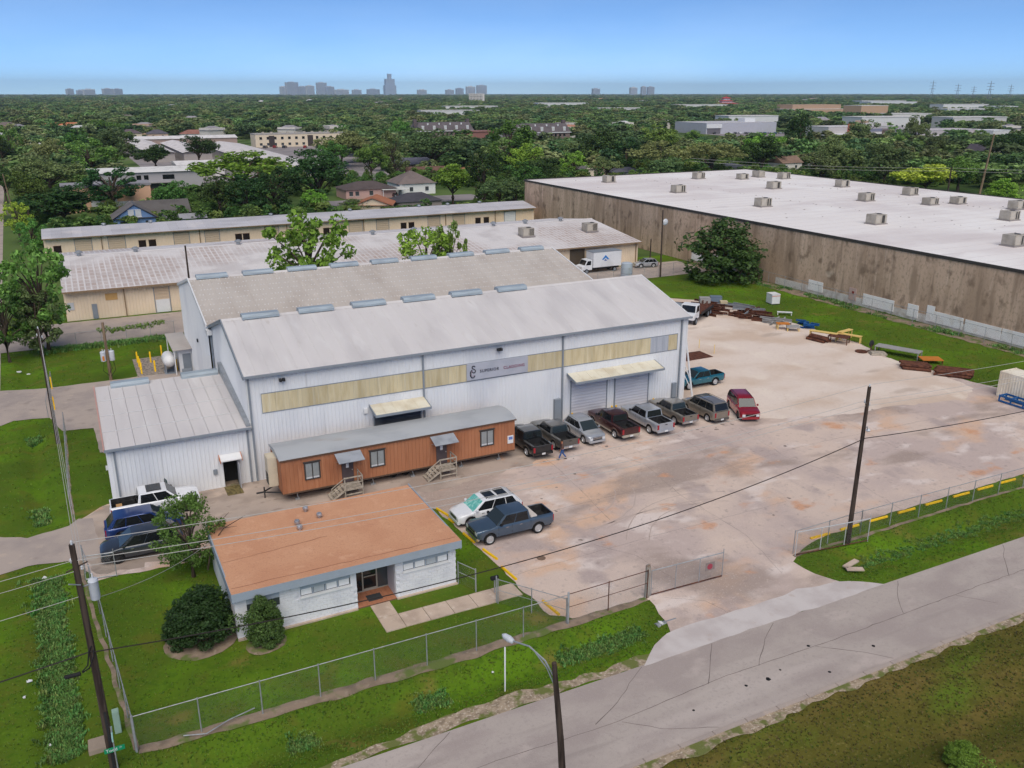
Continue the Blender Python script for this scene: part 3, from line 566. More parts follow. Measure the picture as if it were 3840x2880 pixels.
# recessed entrance
wb(MB().box(12.08, 12.12, 44.45, 45.9, 0, 2.62).box(14.48, 14.52, 44.45, 45.9, 0, 2.62), 'entrance_cheek', P('cheek', S(190, 186, 192), .7, .06), off)
wbox('entrance_ceiling', 12.1, 14.5, 44.45, 45.9, 2.55, 2.6, WHITE2, off)
BRK = P('porch_brick', S(176, 118, 88), .9, .15, 4)
po = wbox('porch_floor', 12.1, 14.5, 44.15, 45.9, -.05, .05, P('porch_base', S(120, 90, 74), .9, .1), off)
pt = MB().box(0, .285, 0, .285, 0, .015).mesh('tile', BRK)
for i in range(8):
    for j in range(6): inst('tile', pt, po, (12.11 + i * .298, 44.16 + j * .29, .05))
dr = wbox('door', 12.9, 13.75, 45.78, 45.82, .06, 2.2, GLASS, off)
ALU = P('aluminium', S(176, 172, 160), .4, .05, metal=.3)
MB().box(12.84, 12.92, 45.72, 45.85, .06, 2.4).box(13.73, 13.81, 45.72, 45.85, .06, 2.4).box(12.92, 13.73, 45.72, 45.85, 2.18, 2.27).box(12.92, 13.73, 45.73, 45.84, .06, .22).build('door_frame', ALU, dr)
MB().box(12.95, 13.7, 45.68, 45.72, 1.05, 1.1).build('push_bar', ALU, dr)
wbox('side_light', 12.12, 12.84, 45.78, 45.82, .06, 2.5, GLASS, off); wbox('side_light', 13.81, 14.48, 45.78, 45.82, .06, 2.5, GLASS2, off)
wb(MB().box(12.12, 14.48, 45.74, 45.84, .05, .12).box(12.12, 14.48, 45.74, 45.84, 2.45, 2.52), 'entrance_frame', ALU, off)
tag(MB().box(12.85, 13.75, 44.5, 45.2, .066, .08).build('entrance_mat', P('mat_grey', S(62, 64, 66), .95, .1)), 'dark grey rubber mat on the tiled office porch', 'door mat')
wb(MB().box(5.15, 12.05, 44.05, 44.2, -.05, .06).box(14.5, 18.45, 44.05, 44.2, -.05, .06), 'footing', WALK, off)

# ---------------------------------------------------------------- office trailer
tr = thing('office_trailer', 'long orange-brown wooden site office trailer with a grey curved roof', 'trailer', (11.35, 60.1, 0))
T11 = LM('trailer_siding', S(184, 126, 94), [(S(168, 111, 82), (.5, .5, .25), 5, .42, .66, 1), (S(194, 138, 106), (3, 3, .4), 4, .55, .7, .7), (S(156, 102, 74), (5, 5, .3), 5, .62, .76, .6)], rough=.75, rnd=.05)
wbox('wall_core', 11.37, 30.56, 60.13, 63.6, .78, 3.42, T11, tr)
sp = MB()
for i in range(4): sp.box(i * .3, i * .3 + .285, 0, .03, .74, 3.45)
spm = sp.mesh('siding_panel', T11)
for i in range(16): inst('siding_panel', spm, tr, (i * 1.2, 0, 0))
sp = MB()
for i in range(3): sp.box(0, .03, i * .39, i * .39 + .375, .74, 3.45)
spe = sp.mesh('siding_panel', T11)
for i in range(3): inst('siding_panel', spe, tr, (-.012, .02 + i * 1.17, 0)); inst('siding_panel', spe, tr, (19.2, .02 + i * 1.17, 0))
TROOF = LM('trailer_roof', S(172, 175, 178), [(S(160, 163, 167), (.3, .5, .3), 4, .42, .68, 1), (S(150, 128, 110), (.22, .4, .3), 6, .58, .74, .8), (S(178, 180, 182), (.15, 1.2, 1), 4, .58, .72, .7)], rough=.5)
n = 10; pr = [(60.0 + 3.72 * i / n, 3.5 + .32 * math.sin(math.pi * i / n)) for i in range(n + 1)]
wb(MB().prism(pr + [(63.72, 3.42), (60.0, 3.42)], 11.24, 30.7, 'x'), 'roof', TROOF, tr, smooth=True, angle=40)
wb(MB().box(11.26, 30.68, 59.985, 60.06, 3.38, 3.5), 'roof_edge', P('brown_trim', S(96, 72, 58), .6, .1), tr)
wb(MB().box(11.35, 30.58, 60.08, 60.13, .66, .78).box(11.35, 30.58, 63.5, 63.6, .5, .78), 'floor_frame', P('frame_brown', S(92, 74, 62), .8, .1), tr)
wb(MB().box(11.4, 30.5, 60.9, 61.1, .45, .66).box(11.4, 30.5, 62.6, 62.8, .45, .66), 'chassis', DARK, tr)
for x in (12.4, 15.6, 18.3, 21.6, 25.8, 29.2):
    for y in (60.5, 62.9): wb(MB().cyl((x, y, .66), (x + .12, y - .05, 0.01), .035, n=6).box(x - .15, x + .2, y - .15, y + .15, 0, .12), 'jack', GALV, tr)
wt = MB().lathe([(.2, -.1), (.34, -.1), (.36, 0), (.34, .1), (.2, .1)], 14, ax='y').mesh('wheel', BLACK, smooth=True)
for x in (20.2, 21.2): inst('wheel', wt, tr, (x - 11.35, .9, .36))
wb(MB().tube([(11.4, 61.0, .55), (10.2, 61.8, .5), (11.4, 62.7, .55)], .06, 6).cyl((10.2, 61.8, .5), (9.7, 61.8, .5), .07).cyl((10.3, 61.8, .02), (10.3, 61.8, .9), .05), 'tow_hitch', DARK, tr)
ac = wb(MB().box(10.62, 11.32, 61.3, 62.4, 1.0, 3.35), 'air_conditioner', P('ac_tan', S(206, 194, 172), .6, .1), tr, bevel=.03)
for i in range(8): MB().box(10.6, 10.62, 61.4, 62.3, 1.15 + i * .12, 1.2 + i * .12).build('louvre', DARK, ac)
BRON = P('bronze_frame', S(70, 66, 64), .5, .1)
for x0, x1 in ((13.07, 14.16), (18.12, 19.24), (27.45, 28.59)):
    wn = wbox('window', x0, x1, 60.06, 60.1, 1.66, 2.92, GLASS2, tr)
    for a, b, c, d in ((x0 - .05, x0 + .05, 1.6, 2.98), (x1 - .05, x1 + .05, 1.6, 2.98), (x0 + .05, x1 - .05, 2.9, 2.98), (x0 + .05, x1 - .05, 1.6, 1.68), ((x0 + x1) / 2 - .03, (x0 + x1) / 2 + .03, 1.68, 2.9)):
        MB().box(a, b, 60.02, 60.1, c, d).build('frame', BRON, wn)
    for i in range(2): MB().box(x0 + .04 + i * .56, x0 + .53 + i * .56, 60.045, 60.055, 1.84, 2.88).build('blind', P('pane_grey', S(146, 150, 150), .3, .12), wn); MB().box(x0 + .04 + i * .56, x0 + .53 + i * .56, 60.045, 60.055, 1.68, 1.82).build('blind', SHADE, wn)
    MB().box(x0 - .12, x1 + .12, 59.98, 60.1, 2.99, 3.05).build('hood', BRON, wn)
TAWN = LM('awning_metal', S(158, 162, 168), [(S(140, 144, 150), (1, 1, 1), 4, .42, .68, 1), (S(140, 80, 64), (2.5, 4, 4), 5, .68, .74, .9)], rough=.5)
GRWOOD = LM('grey_wood', S(176, 166, 152), [(S(148, 138, 124), (4, 4, 4), 5, .42, .66, 1), (S(196, 188, 174), (8, 8, 8), 4, .56, .72, .7)], rough=.9)
for dx in (15.85, 23.55):
    d = wbox('door', dx, dx + .9, 60.04, 60.1, .82, 2.85, P('trailer_door', S(86, 76, 78), .5, .1), tr)
    MB().box(dx + .32, dx + .54, 60.02, 60.038, 2.0, 2.35).build('notice', WHITE2, d); MB().box(dx + .76, dx + .84, 59.98, 60.04, 1.75, 1.82).build('handle', ALU, d)
    a = wb(MB().add([(dx - .5, 60.06, 3.28), (dx + 1.5, 60.06, 3.28), (dx + 1.55, 59.05, 2.86), (dx - .45, 59.05, 2.86), (dx - .5, 60.06, 3.23), (dx + 1.5, 60.06, 3.23), (dx + 1.55, 59.05, 2.81), (dx - .45, 59.05, 2.81)], [(0,1,2,3),(7,6,5,4),(0,4,5,1),(1,5,6,2),(2,6,7,3),(3,7,4,0)]), 'awning', TAWN, tr)
    for x in (dx - .4, dx + 1.45): MB().cyl((x, 60.06, 2.6), (x, 59.2, 2.86), .02, n=5).build('strut', GALV, a)
    st = wbox('landing', dx - .25, dx + 1.2, 58.75, 60.03, .68, .76, GRWOOD, tr)
    for i in range(8): MB().box(dx - .25 + i * .182, dx - .08 + i * .182, 58.74, 60.02, .765, .79).build('plank', GRWOOD, st)
    for x in (dx - .22, dx + 1.14):
        for y in (58.78, 59.95): MB().box(x, x + .08, y, y + .08, 0, 1.75 if y < 59 or x > dx else .7).build('post', GRWOOD, st)
    MB().box(dx - .25, dx + 1.2, 58.76, 58.8, 1.66, 1.76).box(dx - .25, dx + 1.2, 58.76, 58.8, 1.2, 1.28).box(dx + 1.16, dx + 1.2, 58.8, 60.0, 1.66, 1.76).box(dx + 1.16, dx + 1.2, 58.8, 60.0, 1.2, 1.28).build('railing', GRWOOD, st)
    MB().box(dx - .25, dx + 1.2, 58.77, 58.83, .3, .38).build('brace', GRWOOD, st)
    for i in range(4): MB().box(dx - .52 - i * .24, dx - .26 - i * .24, 58.8, 59.95, .58 - i * .16, .62 - i * .16).build('step', GRWOOD, st)
    for y in (58.77, 59.93): MB().prism([(dx - .25, .6), (dx - .25, .76), (dx - 1.25, .12), (dx - 1.25, .0)], y, y + .05, 'y').build('stringer', GRWOOD, st)
    MB().cyl((dx - .22, 58.8, 1.7), (dx - 1.2, 58.8, 1.05), .035, n=5).cyl((dx - 1.2, 58.8, 1.07), (dx - 1.2, 58.8, 0), .035, n=5).cyl((dx - .22, 58.8, 1.25), (dx - 1.2, 58.8, .6), .03, n=5).build('handrail', GRWOOD, st)
sn = wbox('notice_board', 29.9, 30.42, 60.05, 60.1, 1.42, 2.1, WHITE2, tr); MB().box(29.98, 30.34, 60.04, 60.049, 1.75, 2.0).build('notice_print', P('sign_blue', S(110, 130, 190), .5, .1), sn)
# ---------------------------------------------------------------- storage rows and the stained concrete warehouse
def grid_roof_mat():
    m = LM('patchy_roof', S(216, 211, 209), [(S(200, 194, 192), (.3, .3, .3), 4, .42, .68, 1)], rough=.6, rnd=.02)
    n = m.node_tree; N = n.nodes; Lk = n.links.new; p = N['Principled BSDF']; src = p.inputs['Base Color'].links[0].from_socket
    ge = N.new('ShaderNodeNewGeometry'); b = N.new('ShaderNodeTexBrick'); b.offset = .0; b.inputs['Scale'].default_value = 1
    b.inputs['Brick Width'].default_value = .76; b.inputs['Row Height'].default_value = 1.5; b.inputs['Mortar Size'].default_value = .13
    b.inputs['Color1'].default_value = (1, 1, 1, 1); b.inputs['Color2'].default_value = (.55, .55, .55, 1); b.inputs['Mortar'].default_value = (0, 0, 0, 1); b.inputs['Mortar Smooth'].default_value = .4
    Lk(ge.outputs['Position'], b.inputs['Vector'])
    nz = N.new('ShaderNodeTexNoise'); nz.inputs['Scale'].default_value = .06; Lk(ge.outputs['Position'], nz.inputs['Vector'])
    mr = N.new('ShaderNodeMapRange'); mr.inputs['From Min'].default_value = .44; mr.inputs['From Max'].default_value = .54; Lk(nz.outputs['Fac'], mr.inputs['Value'])
    mu = N.new('ShaderNodeMath'); mu.operation = 'MULTIPLY'; Lk(b.outputs['Color'], mu.inputs[0]); Lk(mr.outputs[0], mu.inputs[1])
    m2 = N.new('ShaderNodeMath'); m2.operation = 'MULTIPLY'; m2.inputs[1].default_value = .8; Lk(mu.outputs[0], m2.inputs[0])
    mx = N.new('ShaderNodeMix'); mx.data_type = 'RGBA'; mx.inputs['B'].default_value = (*S(176, 156, 146), 1)
    Lk(m2.outputs[0], mx.inputs['Factor']); Lk(src, mx.inputs['A']); Lk(mx.outputs['Result'], p.inputs['Base Color'])
    return m
ROOFP = grid_roof_mat()
BEIGE2 = LM('cream_sheet', S(238, 214, 186), [(S(228, 204, 176), (.25, .3, .2), 4, .4, .7, 1), (S(242, 222, 198), (1, 1, .2), 4, .55, .75, .6)], rough=.65)
BDOOR = P('cream_door', S(204, 182, 156), .6, .05); TANT = P('brown_gutter', S(142, 118, 92), .6, .08)
m1 = thing('storage_building', 'wide low cream storage building with a patchy white metal roof behind the hall', 'building', (-2, 128, 0))
mb = MB(); ribs(mb, -2, 89.6, 0, 4.05, 128, pitch=.4); wb(mb, 'front_wall', BEIGE, m1)
wb(MB().prism([(128.05, 0), (160.5, 0), (160.5, 4.1), (144, 6.0), (128.05, 4.1)], -1.95, 89.55, 'x'), 'wall', BEIGE, m1)
ra = roof_panel_mesh('roof_panel', 1.53, 127.2, 4.12, 144.0, 6.12, ROOFP); rb = roof_panel_mesh('roof_panel', 1.53, 160.9, 4.12, 144.0, 6.12, ROOFP)
for i in range(60):
    inst('roof_panel', ra, m1, (-2.1 + i * 1.532 + 2, -128, 0)); inst('roof_panel', rb, m1, (-2.1 + i * 1.532 + 2, -128, 0))
wb(MB().box(-2.1, 89.8, 127.02, 127.2, 3.95, 4.12), 'gutter', TANT, m1)
wb(MB().prism([(143.7, 6.1), (144, 6.24), (144.3, 6.1)], -2.1, 89.8, 'x'), 'ridge_cap', ROOFW, m1)
rolldoor(m1, 9.2, 11.1, 3.5, 128, BDOOR, 8); wbox('door_panel', 9.25, 11.05, 127.86, 127.9, .05, 1.85, WHITE2, m1)
wbox('open_doorway', 75.6, 78.5, 127.88, 127.95, .05, 3.7, P('doorway_dark', S(84, 74, 62), .9, .1), m1)
wbox('door', 1.2, 1.85, 127.9, 127.96, .05, 2.05, TRIM, m1); wbox('patch_panel', 3.0, 4.5, 127.92, 127.965, 2.4, 3.3, P('patch_tan', S(200, 160, 104), .7, .1), m1); wbox('window', -1.7, -.9, 127.92, 127.965, 1.5, 2.5, SHADE, m1)
for x in (5.37, 15.2, 89.1): wbox('downspout', x - .06, x + .06, 127.8, 127.95, .05, 4, TANT, m1)
ACM = LM('ac_beige', S(178, 170, 158), [(S(158, 150, 138), (1, 1, 1), 4, .42, .66, 1)], rough=.6); ACD = P('ac_coil', S(70, 68, 66), .7, .2); CURB = P('roof_curb', S(150, 142, 140), .8, .1)
def rooftop(name, label, x, y, z, sx, sy, sz, group, rz=0, fins=5, cat='air conditioner', dark=ACD):
    t = thing(name, label, cat, (x, y, z), rz, group)
    MB().box(-sx/2 - .15, sx/2 + .15, -sy/2 - .15, sy/2 + .15, -.06, .14).build('curb', CURB, t)
    b = MB().box(-sx/2, sx/2, -sy/2, sy/2, .14, sz).build('casing', ACM, t, bevel=.03)
    w_ = sx * .42 / fins
    for i in range(fins): MB().box(sx*.06 + i*w_, sx*.06 + i*w_ + w_*.6, -sy/2 - .012, -sy/2 + .002, .25, sz - .1).build('coil', dark, t)
    MB().box(-sx*.44, -sx*.08, -sy/2 - .01, -sy/2 + .002, .3, sz - .15).build('access_panel', P('ac_panel', S(186, 178, 166), .6, .08), t)
    MB().box(sx/2 - .002, sx/2 + .012, -sy*.4, sy*.4, .25, sz - .1).build('side_coil', dark, t); MB().box(-sx/2 - .012, -sx/2 + .002, -sy*.38, sy*.38, .25, sz - .1).build('side_coil', ACM, t)
    MB().lathe([(.42, 0), (.42, .06), (.36, .07), (.1, .05)], 14, (sx*.22, 0, sz)).build('fan_guard', DARK, t)
    return t
def zr(y): return 4.12 + (1 - abs(y - 144) / 16.8) * 2.0
AB = ('beside the boxy white truck', 'near the far right corner')
rooftop('rooftop_unit', 'square grey evaporative cooler on the patchy white roof, left of two', 71.4, 136, zr(136), 2.2, 2.0, 1.5, 'coolers on the storage roof', fins=7)
rooftop('rooftop_unit', 'square grey evaporative cooler on the patchy white roof, right of two', 84.4, 136, zr(136), 2.2, 2.0, 1.5, 'coolers on the storage roof', fins=7)
for i, (x, y) in enumerate(((.7, 143.9), (8.5, 143.9), (23.7, 143.9), (46, 143.9), (53.5, 143.9), (68.8, 143.9), (75.3, 143.9), (82.8, 143.9))):
    mb = MB().cyl((0, 0, 0), (0, 0, .35), .3, n=10).lathe([(.2, .35), (.55, .4), (.55, .55), (.2, .75)], 12)
    tag(mb.build('roof_ventilator', GALV, loc=(x, y, 6.15), smooth=True), '%s grey mushroom ventilator from the left along the ridge of the patchy white roof' % ('first', 'second', 'third', 'fourth', 'fifth', 'sixth', 'seventh', 'eighth')[i], 'roof vent', 'ventilators on the storage ridge')
m2 = thing('storage_row', 'long narrow cream row of storage units with roll-up doors', 'building', (-4.6, 181.5, 0))
mb = MB(); ribs(mb, -4.6, 97.3, 0, 3.75, 181.5, pitch=.5); wb(mb, 'front_wall', BEIGE2, m2)
wb(MB().prism([(181.55, 0), (196, 0), (196, 3.6), (187.5, 4.5), (181.55, 3.7)], -4.5, 97.2, 'x'), 'wall', BEIGE2, m2)
ROOFG = LM('grey_white_roof', S(192, 190, 194), [(S(176, 174, 178), (.12, .4, .3), 4, .42, .68, 1), (S(206, 200, 198), (.2, .3, .3), 4, .55, .72, .8)], rough=.55, rnd=.04)
ra = roof_panel_mesh('roof_panel', 1.7, 180.6, 3.75, 187.5, 4.68, ROOFG)
for i in range(60): inst('roof_panel', ra, m2, (-.2 + i * 1.705, -181.5, 0))
wb(MB().poly([(-4.7, 187.5, 4.66), (97.5, 187.5, 4.66), (97.5, 196.3, 3.6), (-4.7, 196.3, 3.6)]), 'roof_slope', ROOFG, m2)
wb(MB().box(-4.8, 97.5, 180.45, 180.6, 3.62, 3.76), 'gutter', TANT, m2)
for k, (a, b) in enumerate(((.5, 3.3), (6.2, 9.1), (17.9, 20.7), (23.7, 26.4), (35.4, 38.1), (41.3, 44.0), (52.9, 55.8), (59.0, 61.7), (70.8, 73.6), (76.8, 79.6), (89.6, 92.4))):
    rolldoor(m2, a, b, 3.2, 181.5, WHITE2 if k == 10 else BDOOR, 8); wbox('door_head', a - .15, b + .15, 181.36, 181.46, 3.2, 3.32, TANT, m2)
for x in (-2.5, 12.1, 13.9, 30.1, 31.6, 48, 49.7, 65.1, 66.9, 82.9, 85.0): wn = wbox('window', x - .65, x + .65, 181.42, 181.46, .9, 2.2, P('dark_window', S(44, 34, 32), .3, .1), m2); MB().box(x - .72, x + .72, 181.40, 181.47, 2.2, 2.28).build('frame', TANT, wn)
for x in (5.05, 22.7, 39.8, 56.1, 75.0, 87.2): wbox('downspout', x - .07, x + .07, 181.3, 181.45, .05, 3.7, TANT, m2)
for i, x in enumerate((6, 14.5, 38, 55, 71, 78, 86)): tag(MB().cyl((0, 0, 0), (0, 0, .3), .25, n=8).lathe([(.2, .3), (.45, .34), (.4, .5), (.1, .6)], 10).build('roof_ventilator', GALV, loc=(x, 187.3, 4.62)), '%s small vent from the left along the top of the narrow storage row roof' % ('first', 'second', 'third', 'fourth', 'fifth', 'sixth', 'seventh')[i], 'roof vent', 'vents on the storage row')
# concrete warehouse
cw = thing('concrete_warehouse', 'huge concrete warehouse with stained grey-brown walls and a flat white roof', 'building', (99.7, 42, 0))
STAIN = LM('stained_concrete', S(196, 176, 158), [(S(172, 152, 134), (.8, .3, .07), 5, .42, .64, 1), (S(134, 117, 102), (1, 1.0, .12), 8, .5, .7, .6), (S(212, 194, 178), (1, .9, .08), 5, .58, .74, .8),
      (S(120, 104, 90), (.7, .7, .5), 10, .55, .7, .8), (S(150, 131, 115), (3, 3, 2), 8, .5, .68, .6), (S(116, 102, 90), (2, 2.6, .12), 6, .6, .75, .4), (S(224, 212, 198), (.2, .2, .3), 5, .68, .8, .6)], rough=.9, bump=(8, .2, .02))
wbox('wall_core', 99.9, 168.4, 42.2, 191, 0, 8.9, STAIN, cw)
pm = MB().box(0, .22, .008, 5.492, 0, 8.85).mesh('wall_panel', STAIN)
for i in range(27): inst('wall_panel', pm, cw, (0, i * 5.5 + .3, 0))
for yy in (42.0, 190.9):
    wbox('end_wall', 99.95, 168.4, yy, yy + .25, 0, 8.85, STAIN, cw)
MEMB = LM('white_membrane', S(238, 232, 228), [(S(222, 213, 210), (.03, .09, .05), 6, .44, .66, 1), (S(244, 240, 236), (.05, .05, .05), 5, .52, .7, .9), (S(196, 184, 182), (.06, .22, .1), 6, .62, .78, .8), (S(204, 192, 188), (.5, .12, .2), 5, .64, .8, .5)], rough=.7)
wbox('roof', 99.75, 168.5, 42.1, 191.1, 8.86, 9.08, MEMB, cw)
wb(MB().box(99.6, 99.76, 42, 191.2, 8.8, 9.2).box(168.45, 168.6, 42, 191.2, 8.8, 9.25).box(99.76, 168.45, 191.05, 191.2, 8.8, 9.25), 'roof_edge', P('edge_metal', S(70, 66, 62), .5, .1), cw)
wbox('base_band', 99.66, 99.695, 62, 104, .02, 1.15, LM('whitewash', S(224, 219, 212), [(S(202, 192, 182), (1, 1, 1), 6, .42, .64, 1)], rough=.9), cw)
WASH = LM('white_patch', S(252, 250, 246), [(S(240, 234, 226), (1, 1, 1), 6, .5, .68, .9), (S(110, 100, 92), (3, 3, 3), 6, .68, .78, .7)], rough=.9)
for y0, y1, z0, z1 in ((94, 96.95, .5, 2.05), (81, 86.4, .4, 1.95), (77.05, 78.8, .4, 2.1), (70.3, 74.6, .4, 1.9), (74.6, 75.8, .4, 2.5), (65.1, 70.05, .3, 1.85), (60.5, 65.0, .3, 1.85), (113.5, 116, .3, 1.5), (117.5, 119.6, .3, 2.3), (121.5, 125.5, .4, 1.8)):
    wbox('paint_patch', 99.6, 99.66, y0, y1 - .03, z0, z1, WASH, cw)
ps = wbox('fire_door_sign', 99.58, 99.65, 87.6, 88.95, .6, 2.35, P('pale_pink', S(206, 178, 166), .8, .1), cw); MB().box(99.565, 99.575, 88.0, 88.4, 1.5, 1.9).build('sign_print', P('sign_red', S(150, 70, 60), .8, .1), ps)
sm_ = MB().box(0, 68.5, 0, .1, 0, .012).mesh('membrane_seam', P('seam_white', S(212, 205, 203), .7, .04))
for i in range(48): inst('membrane_seam', sm_, cw, (.15, 3.0 + i * 3.05, 9.079))
# small debris and drains on the roof
mb = MB()
for i in range(150):
    x = 103 + rng.random() * 62; y = 60 + rng.random() * 128; s_ = .1 + rng.random() * .14
    if i % 3: x = 126.5 + rng.uniform(-.4, .4) if i % 2 else 150 + rng.uniform(-.4, .4); y = 60 + (i * 1.7) % 128
    mb.box(x, x + s_, y, y + s_, 9.081, 9.13)
tag(wb(mb, 'roof_debris', P('debris', S(130, 120, 112), .9, .2), cw), kind='stuff')
AC = [(114.8,177,'far'),(115.7,151.6,''),(115.1,125.2,''),(115.6,99.6,''),(115.5,76,''),(139.2,174.6,''),(139.2,148.5,''),(139.1,122.9,''),(138.7,92.8,''),(148.1,169,''),(155.5,171.6,''),(157.8,165.2,''),(155.5,144.5,''),(155.3,126.2,''),(145,113.1,''),(150.9,111.7,''),(153,101.3,'')]
ordn = ('first', 'second', 'third', 'fourth', 'fifth')
for i, (x, y, _) in enumerate(AC):
    if i < 5: lb = '%s rooftop air conditioner from the far end, row nearest the stained wall' % ordn[i]
    elif i < 9: lb = '%s rooftop air conditioner from the far end, middle row of the white roof' % ordn[i - 5]
    else: lb = ['small rooftop air conditioner left of the pair at the far right corner', 'rooftop air conditioner at the very back of the white roof', 'rooftop air conditioner just in front of the one at the very back', 'rooftop air conditioner near the back edge, before the dull green trees', 'rooftop air conditioner near the back edge, left of the bright round tree', 'squat rooftop air conditioner before the bright round tree, left of two', 'squat rooftop air conditioner before the bright round tree, right of two', 'rooftop air conditioner near the back edge by the right picture border'][i - 9]
    rooftop('rooftop_unit', lb, x, y, 9.1, 2.5 if i not in (9, 14, 15) else 2.3, 2.0, 1.55 if i not in (9, 14, 15) else 1.3, 'air conditioners on the white warehouse roof', rz=R(0 if i != 10 else 90), fins=2 if i % 3 else 1)
# ---------------------------------------------------------------- vehicles
CHROME = LM('chrome', (.6, .6, .6), rough=.18, metal=.9); TAIL = LM('tail_lamp', (.35, .02, .03), rough=.2, spec=.6); HEAD = LM('head_lamp', (.62, .64, .66), rough=.1, spec=.7)
PLATE = P('plate', S(214, 214, 214), .5, .05); LINER = LM('bed_liner', (.02, .02, .022), [((.05, .05, .05), (3, 3, 3), 4, .5, .7, .7)], rough=.85); PLAST = P('black_plastic', (.02, .02, .022), .55, .2)
def paint(name, c, metal=.35): return LM('paint_' + name, c, [(mul(c, .8), (.9, .9, .9), 4, .45, .75, .6)], rough=.28, metal=metal, spec=.5, coat=.9)
WH = {}
def wheel_meshes(r, wd, rim_mat):
    k = (r, wd, rim_mat.name)
    if k not in WH:
        ty = MB().lathe([(r*.6, -wd/2 + .13), (r*.66, -wd/2), (r*.93, -wd/2), (r, -wd/2 + .05), (r, wd/2 - .05), (r*.93, wd/2), (r*.66, wd/2), (r*.6, wd/2 - .13)], 22, ax='y').mesh('wheel', BLACK, smooth=True)
        rm = MB().lathe([(r*.08, wd/2 - .02), (r*.16, wd/2 - .005), (r*.2, wd/2 - .03), (r*.6, wd/2 - .06), (r*.68, wd/2 + .006), (r*.55, wd/2 - .1)], 18, ax='y')
        for i in range(5):
            a = i * 2 * math.pi / 5; c, s_ = math.cos(a), math.sin(a)
            rm.add([(c*r*.1 - s_*.04, wd/2 - .012, s_*r*.1 + c*.04), (c*r*.1 + s_*.04, wd/2 - .012, s_*r*.1 - c*.04), (c*r*.6 + s_*.05, wd/2 - .02, s_*r*.6 - c*.05), (c*r*.6 - s_*.05, wd/2 - .02, s_*r*.6 + c*.05)], [(0, 1, 2, 3)])
        WH[k] = (ty, rm.mesh('rim', rim_mat, smooth=True))
    return WH[k]
ALLOY = LM('alloy', (.6, .61, .62), rough=.35, metal=.5); BLKRIM = LM('black_rim', (.03, .03, .03), rough=.4)
def car(name, label, cat, x, y, rz, kind, pt, L, W, H, rim=ALLOY, bump_m=None, group='parked vehicles', sunroof=0, rails=False, low=None, chrome_grille=True, bed_items=None, wr=None, z0=.004):
    t = thing(name, label, cat, (x, y, z0), rz, group)
    wr = wr or (.425 if kind == 'pickup' else .385); hw = W / 2
    xf = L/2 - .93; xr = -L/2 + (1.22 if kind == 'pickup' else .98)
    belt = H * (.66 if kind == 'pickup' else .63); hood = H * (.635 if kind == 'pickup' else .60); sill = .5 if kind == 'pickup' else .36
    xw = L/2 - (1.46 if kind == 'pickup' else 1.1); xwt = xw - (.72 if kind == 'pickup' else (.74 if kind == 'suv' else .9))
    if kind == 'pickup': xrb = -L/2 + 1.78; xrt = xrb + .14
    elif kind == 'suv': xrb = -L/2 + .06; xrt = xrb + .32
    else: xrb = -L/2 + .1; xrt = xrb + .55
    bump_m = bump_m or pt
    xs = sorted(set([round(-L/2 + L * i / 46, 3) for i in range(47)] + [round(c + k * (wr + .075), 3) for c in (xf, xr) for k in (-1.001, -.97, -.85, .85, .97, 1.001)] + [round(xrb, 3), round(xw, 3)]))
    def zb(X):
        for c in (xf, xr):
            d = abs(X - c); Ra = wr + .075
            if d <= Ra: return max(sill, wr + math.sqrt(max(0, Ra*Ra - d*d)) * .98)
        return sill + (.05 if abs(X) > L/2 - .3 else 0)
    def zt(X):
        if X > xw:
            s_ = (X - xw) / (L/2 - xw); return belt + (hood - belt) * min(1, s_ * 3) - H*(.012 if kind == 'pickup' else .04)*s_ - H*(.045 if kind == 'pickup' else .085)*s_**5
        if kind != 'pickup' and X < xrb + .3: return belt - .02
        return belt
    def wy(X):
        e = min(1, (L/2 - abs(X)) / .4); k = (1 - e) ** 2.2
        return hw * (1 - (.1 if kind == 'pickup' else .17) * k)
    prof = [(0, .965), (.12, .985), (.45, 1.0), (.78, .99), (.93, .965), (1, .92)]
    n = len(xs); m = len(prof); mb = MB(); vs_ = []
    for sgn in (1, -1):
        for X in xs:
            a, b, w_ = zb(X), zt(X), wy(X)
            for f_, k in prof: vs_.append((X, sgn * w_ * k, a + (b - a) * f_))
    o2 = n * m; fs = []
    for s0 in (0, o2):
        for i in range(n - 1):
            for j in range(m - 1): fs.append((s0 + i*m + j, s0 + (i+1)*m + j, s0 + (i+1)*m + j + 1, s0 + i*m + j + 1))
    for i in (0, n - 1):
        for j in range(m - 1): fs.append((i*m + j, i*m + j + 1, o2 + i*m + j + 1, o2 + i*m + j))
    oc = len(vs_)
    bedw = .76
    for X in xs:
        if kind == 'pickup' and X <= xrb + 1e-3: vs_ += [(X, bedw * hw, zt(X) + .015), (X, -bedw * hw, zt(X) + .015)]
        else: vs_ += [(X, wy(X) * .5, zt(X) + .03), (X, -wy(X) * .5, zt(X) + .03)]
    for i in range(n - 1):
        A = i*m + m - 1; B = (i+1)*m + m - 1
        fs.append((A, B, oc + 2*i + 2, oc + 2*i)); fs.append((o2 + A, o2 + B, oc + 2*i + 3, oc + 2*i + 1))
        if not (kind == 'pickup' and xs[i] < xrb - 1e-3 and xs[i] > -L/2 + .05 - L/46): fs.append((oc + 2*i, oc + 2*i + 2, oc + 2*i + 3, oc + 2*i + 1))
    mb.add(vs_, fs); mb.build('body', pt, t, smooth=True, angle=42)
    MB().box(-L/2 + .15, L/2 - .15, -hw*.86, hw*.86, sill - .1, belt - (.55 if kind == 'pickup' else .25)).build('underbody', PLAST, t)
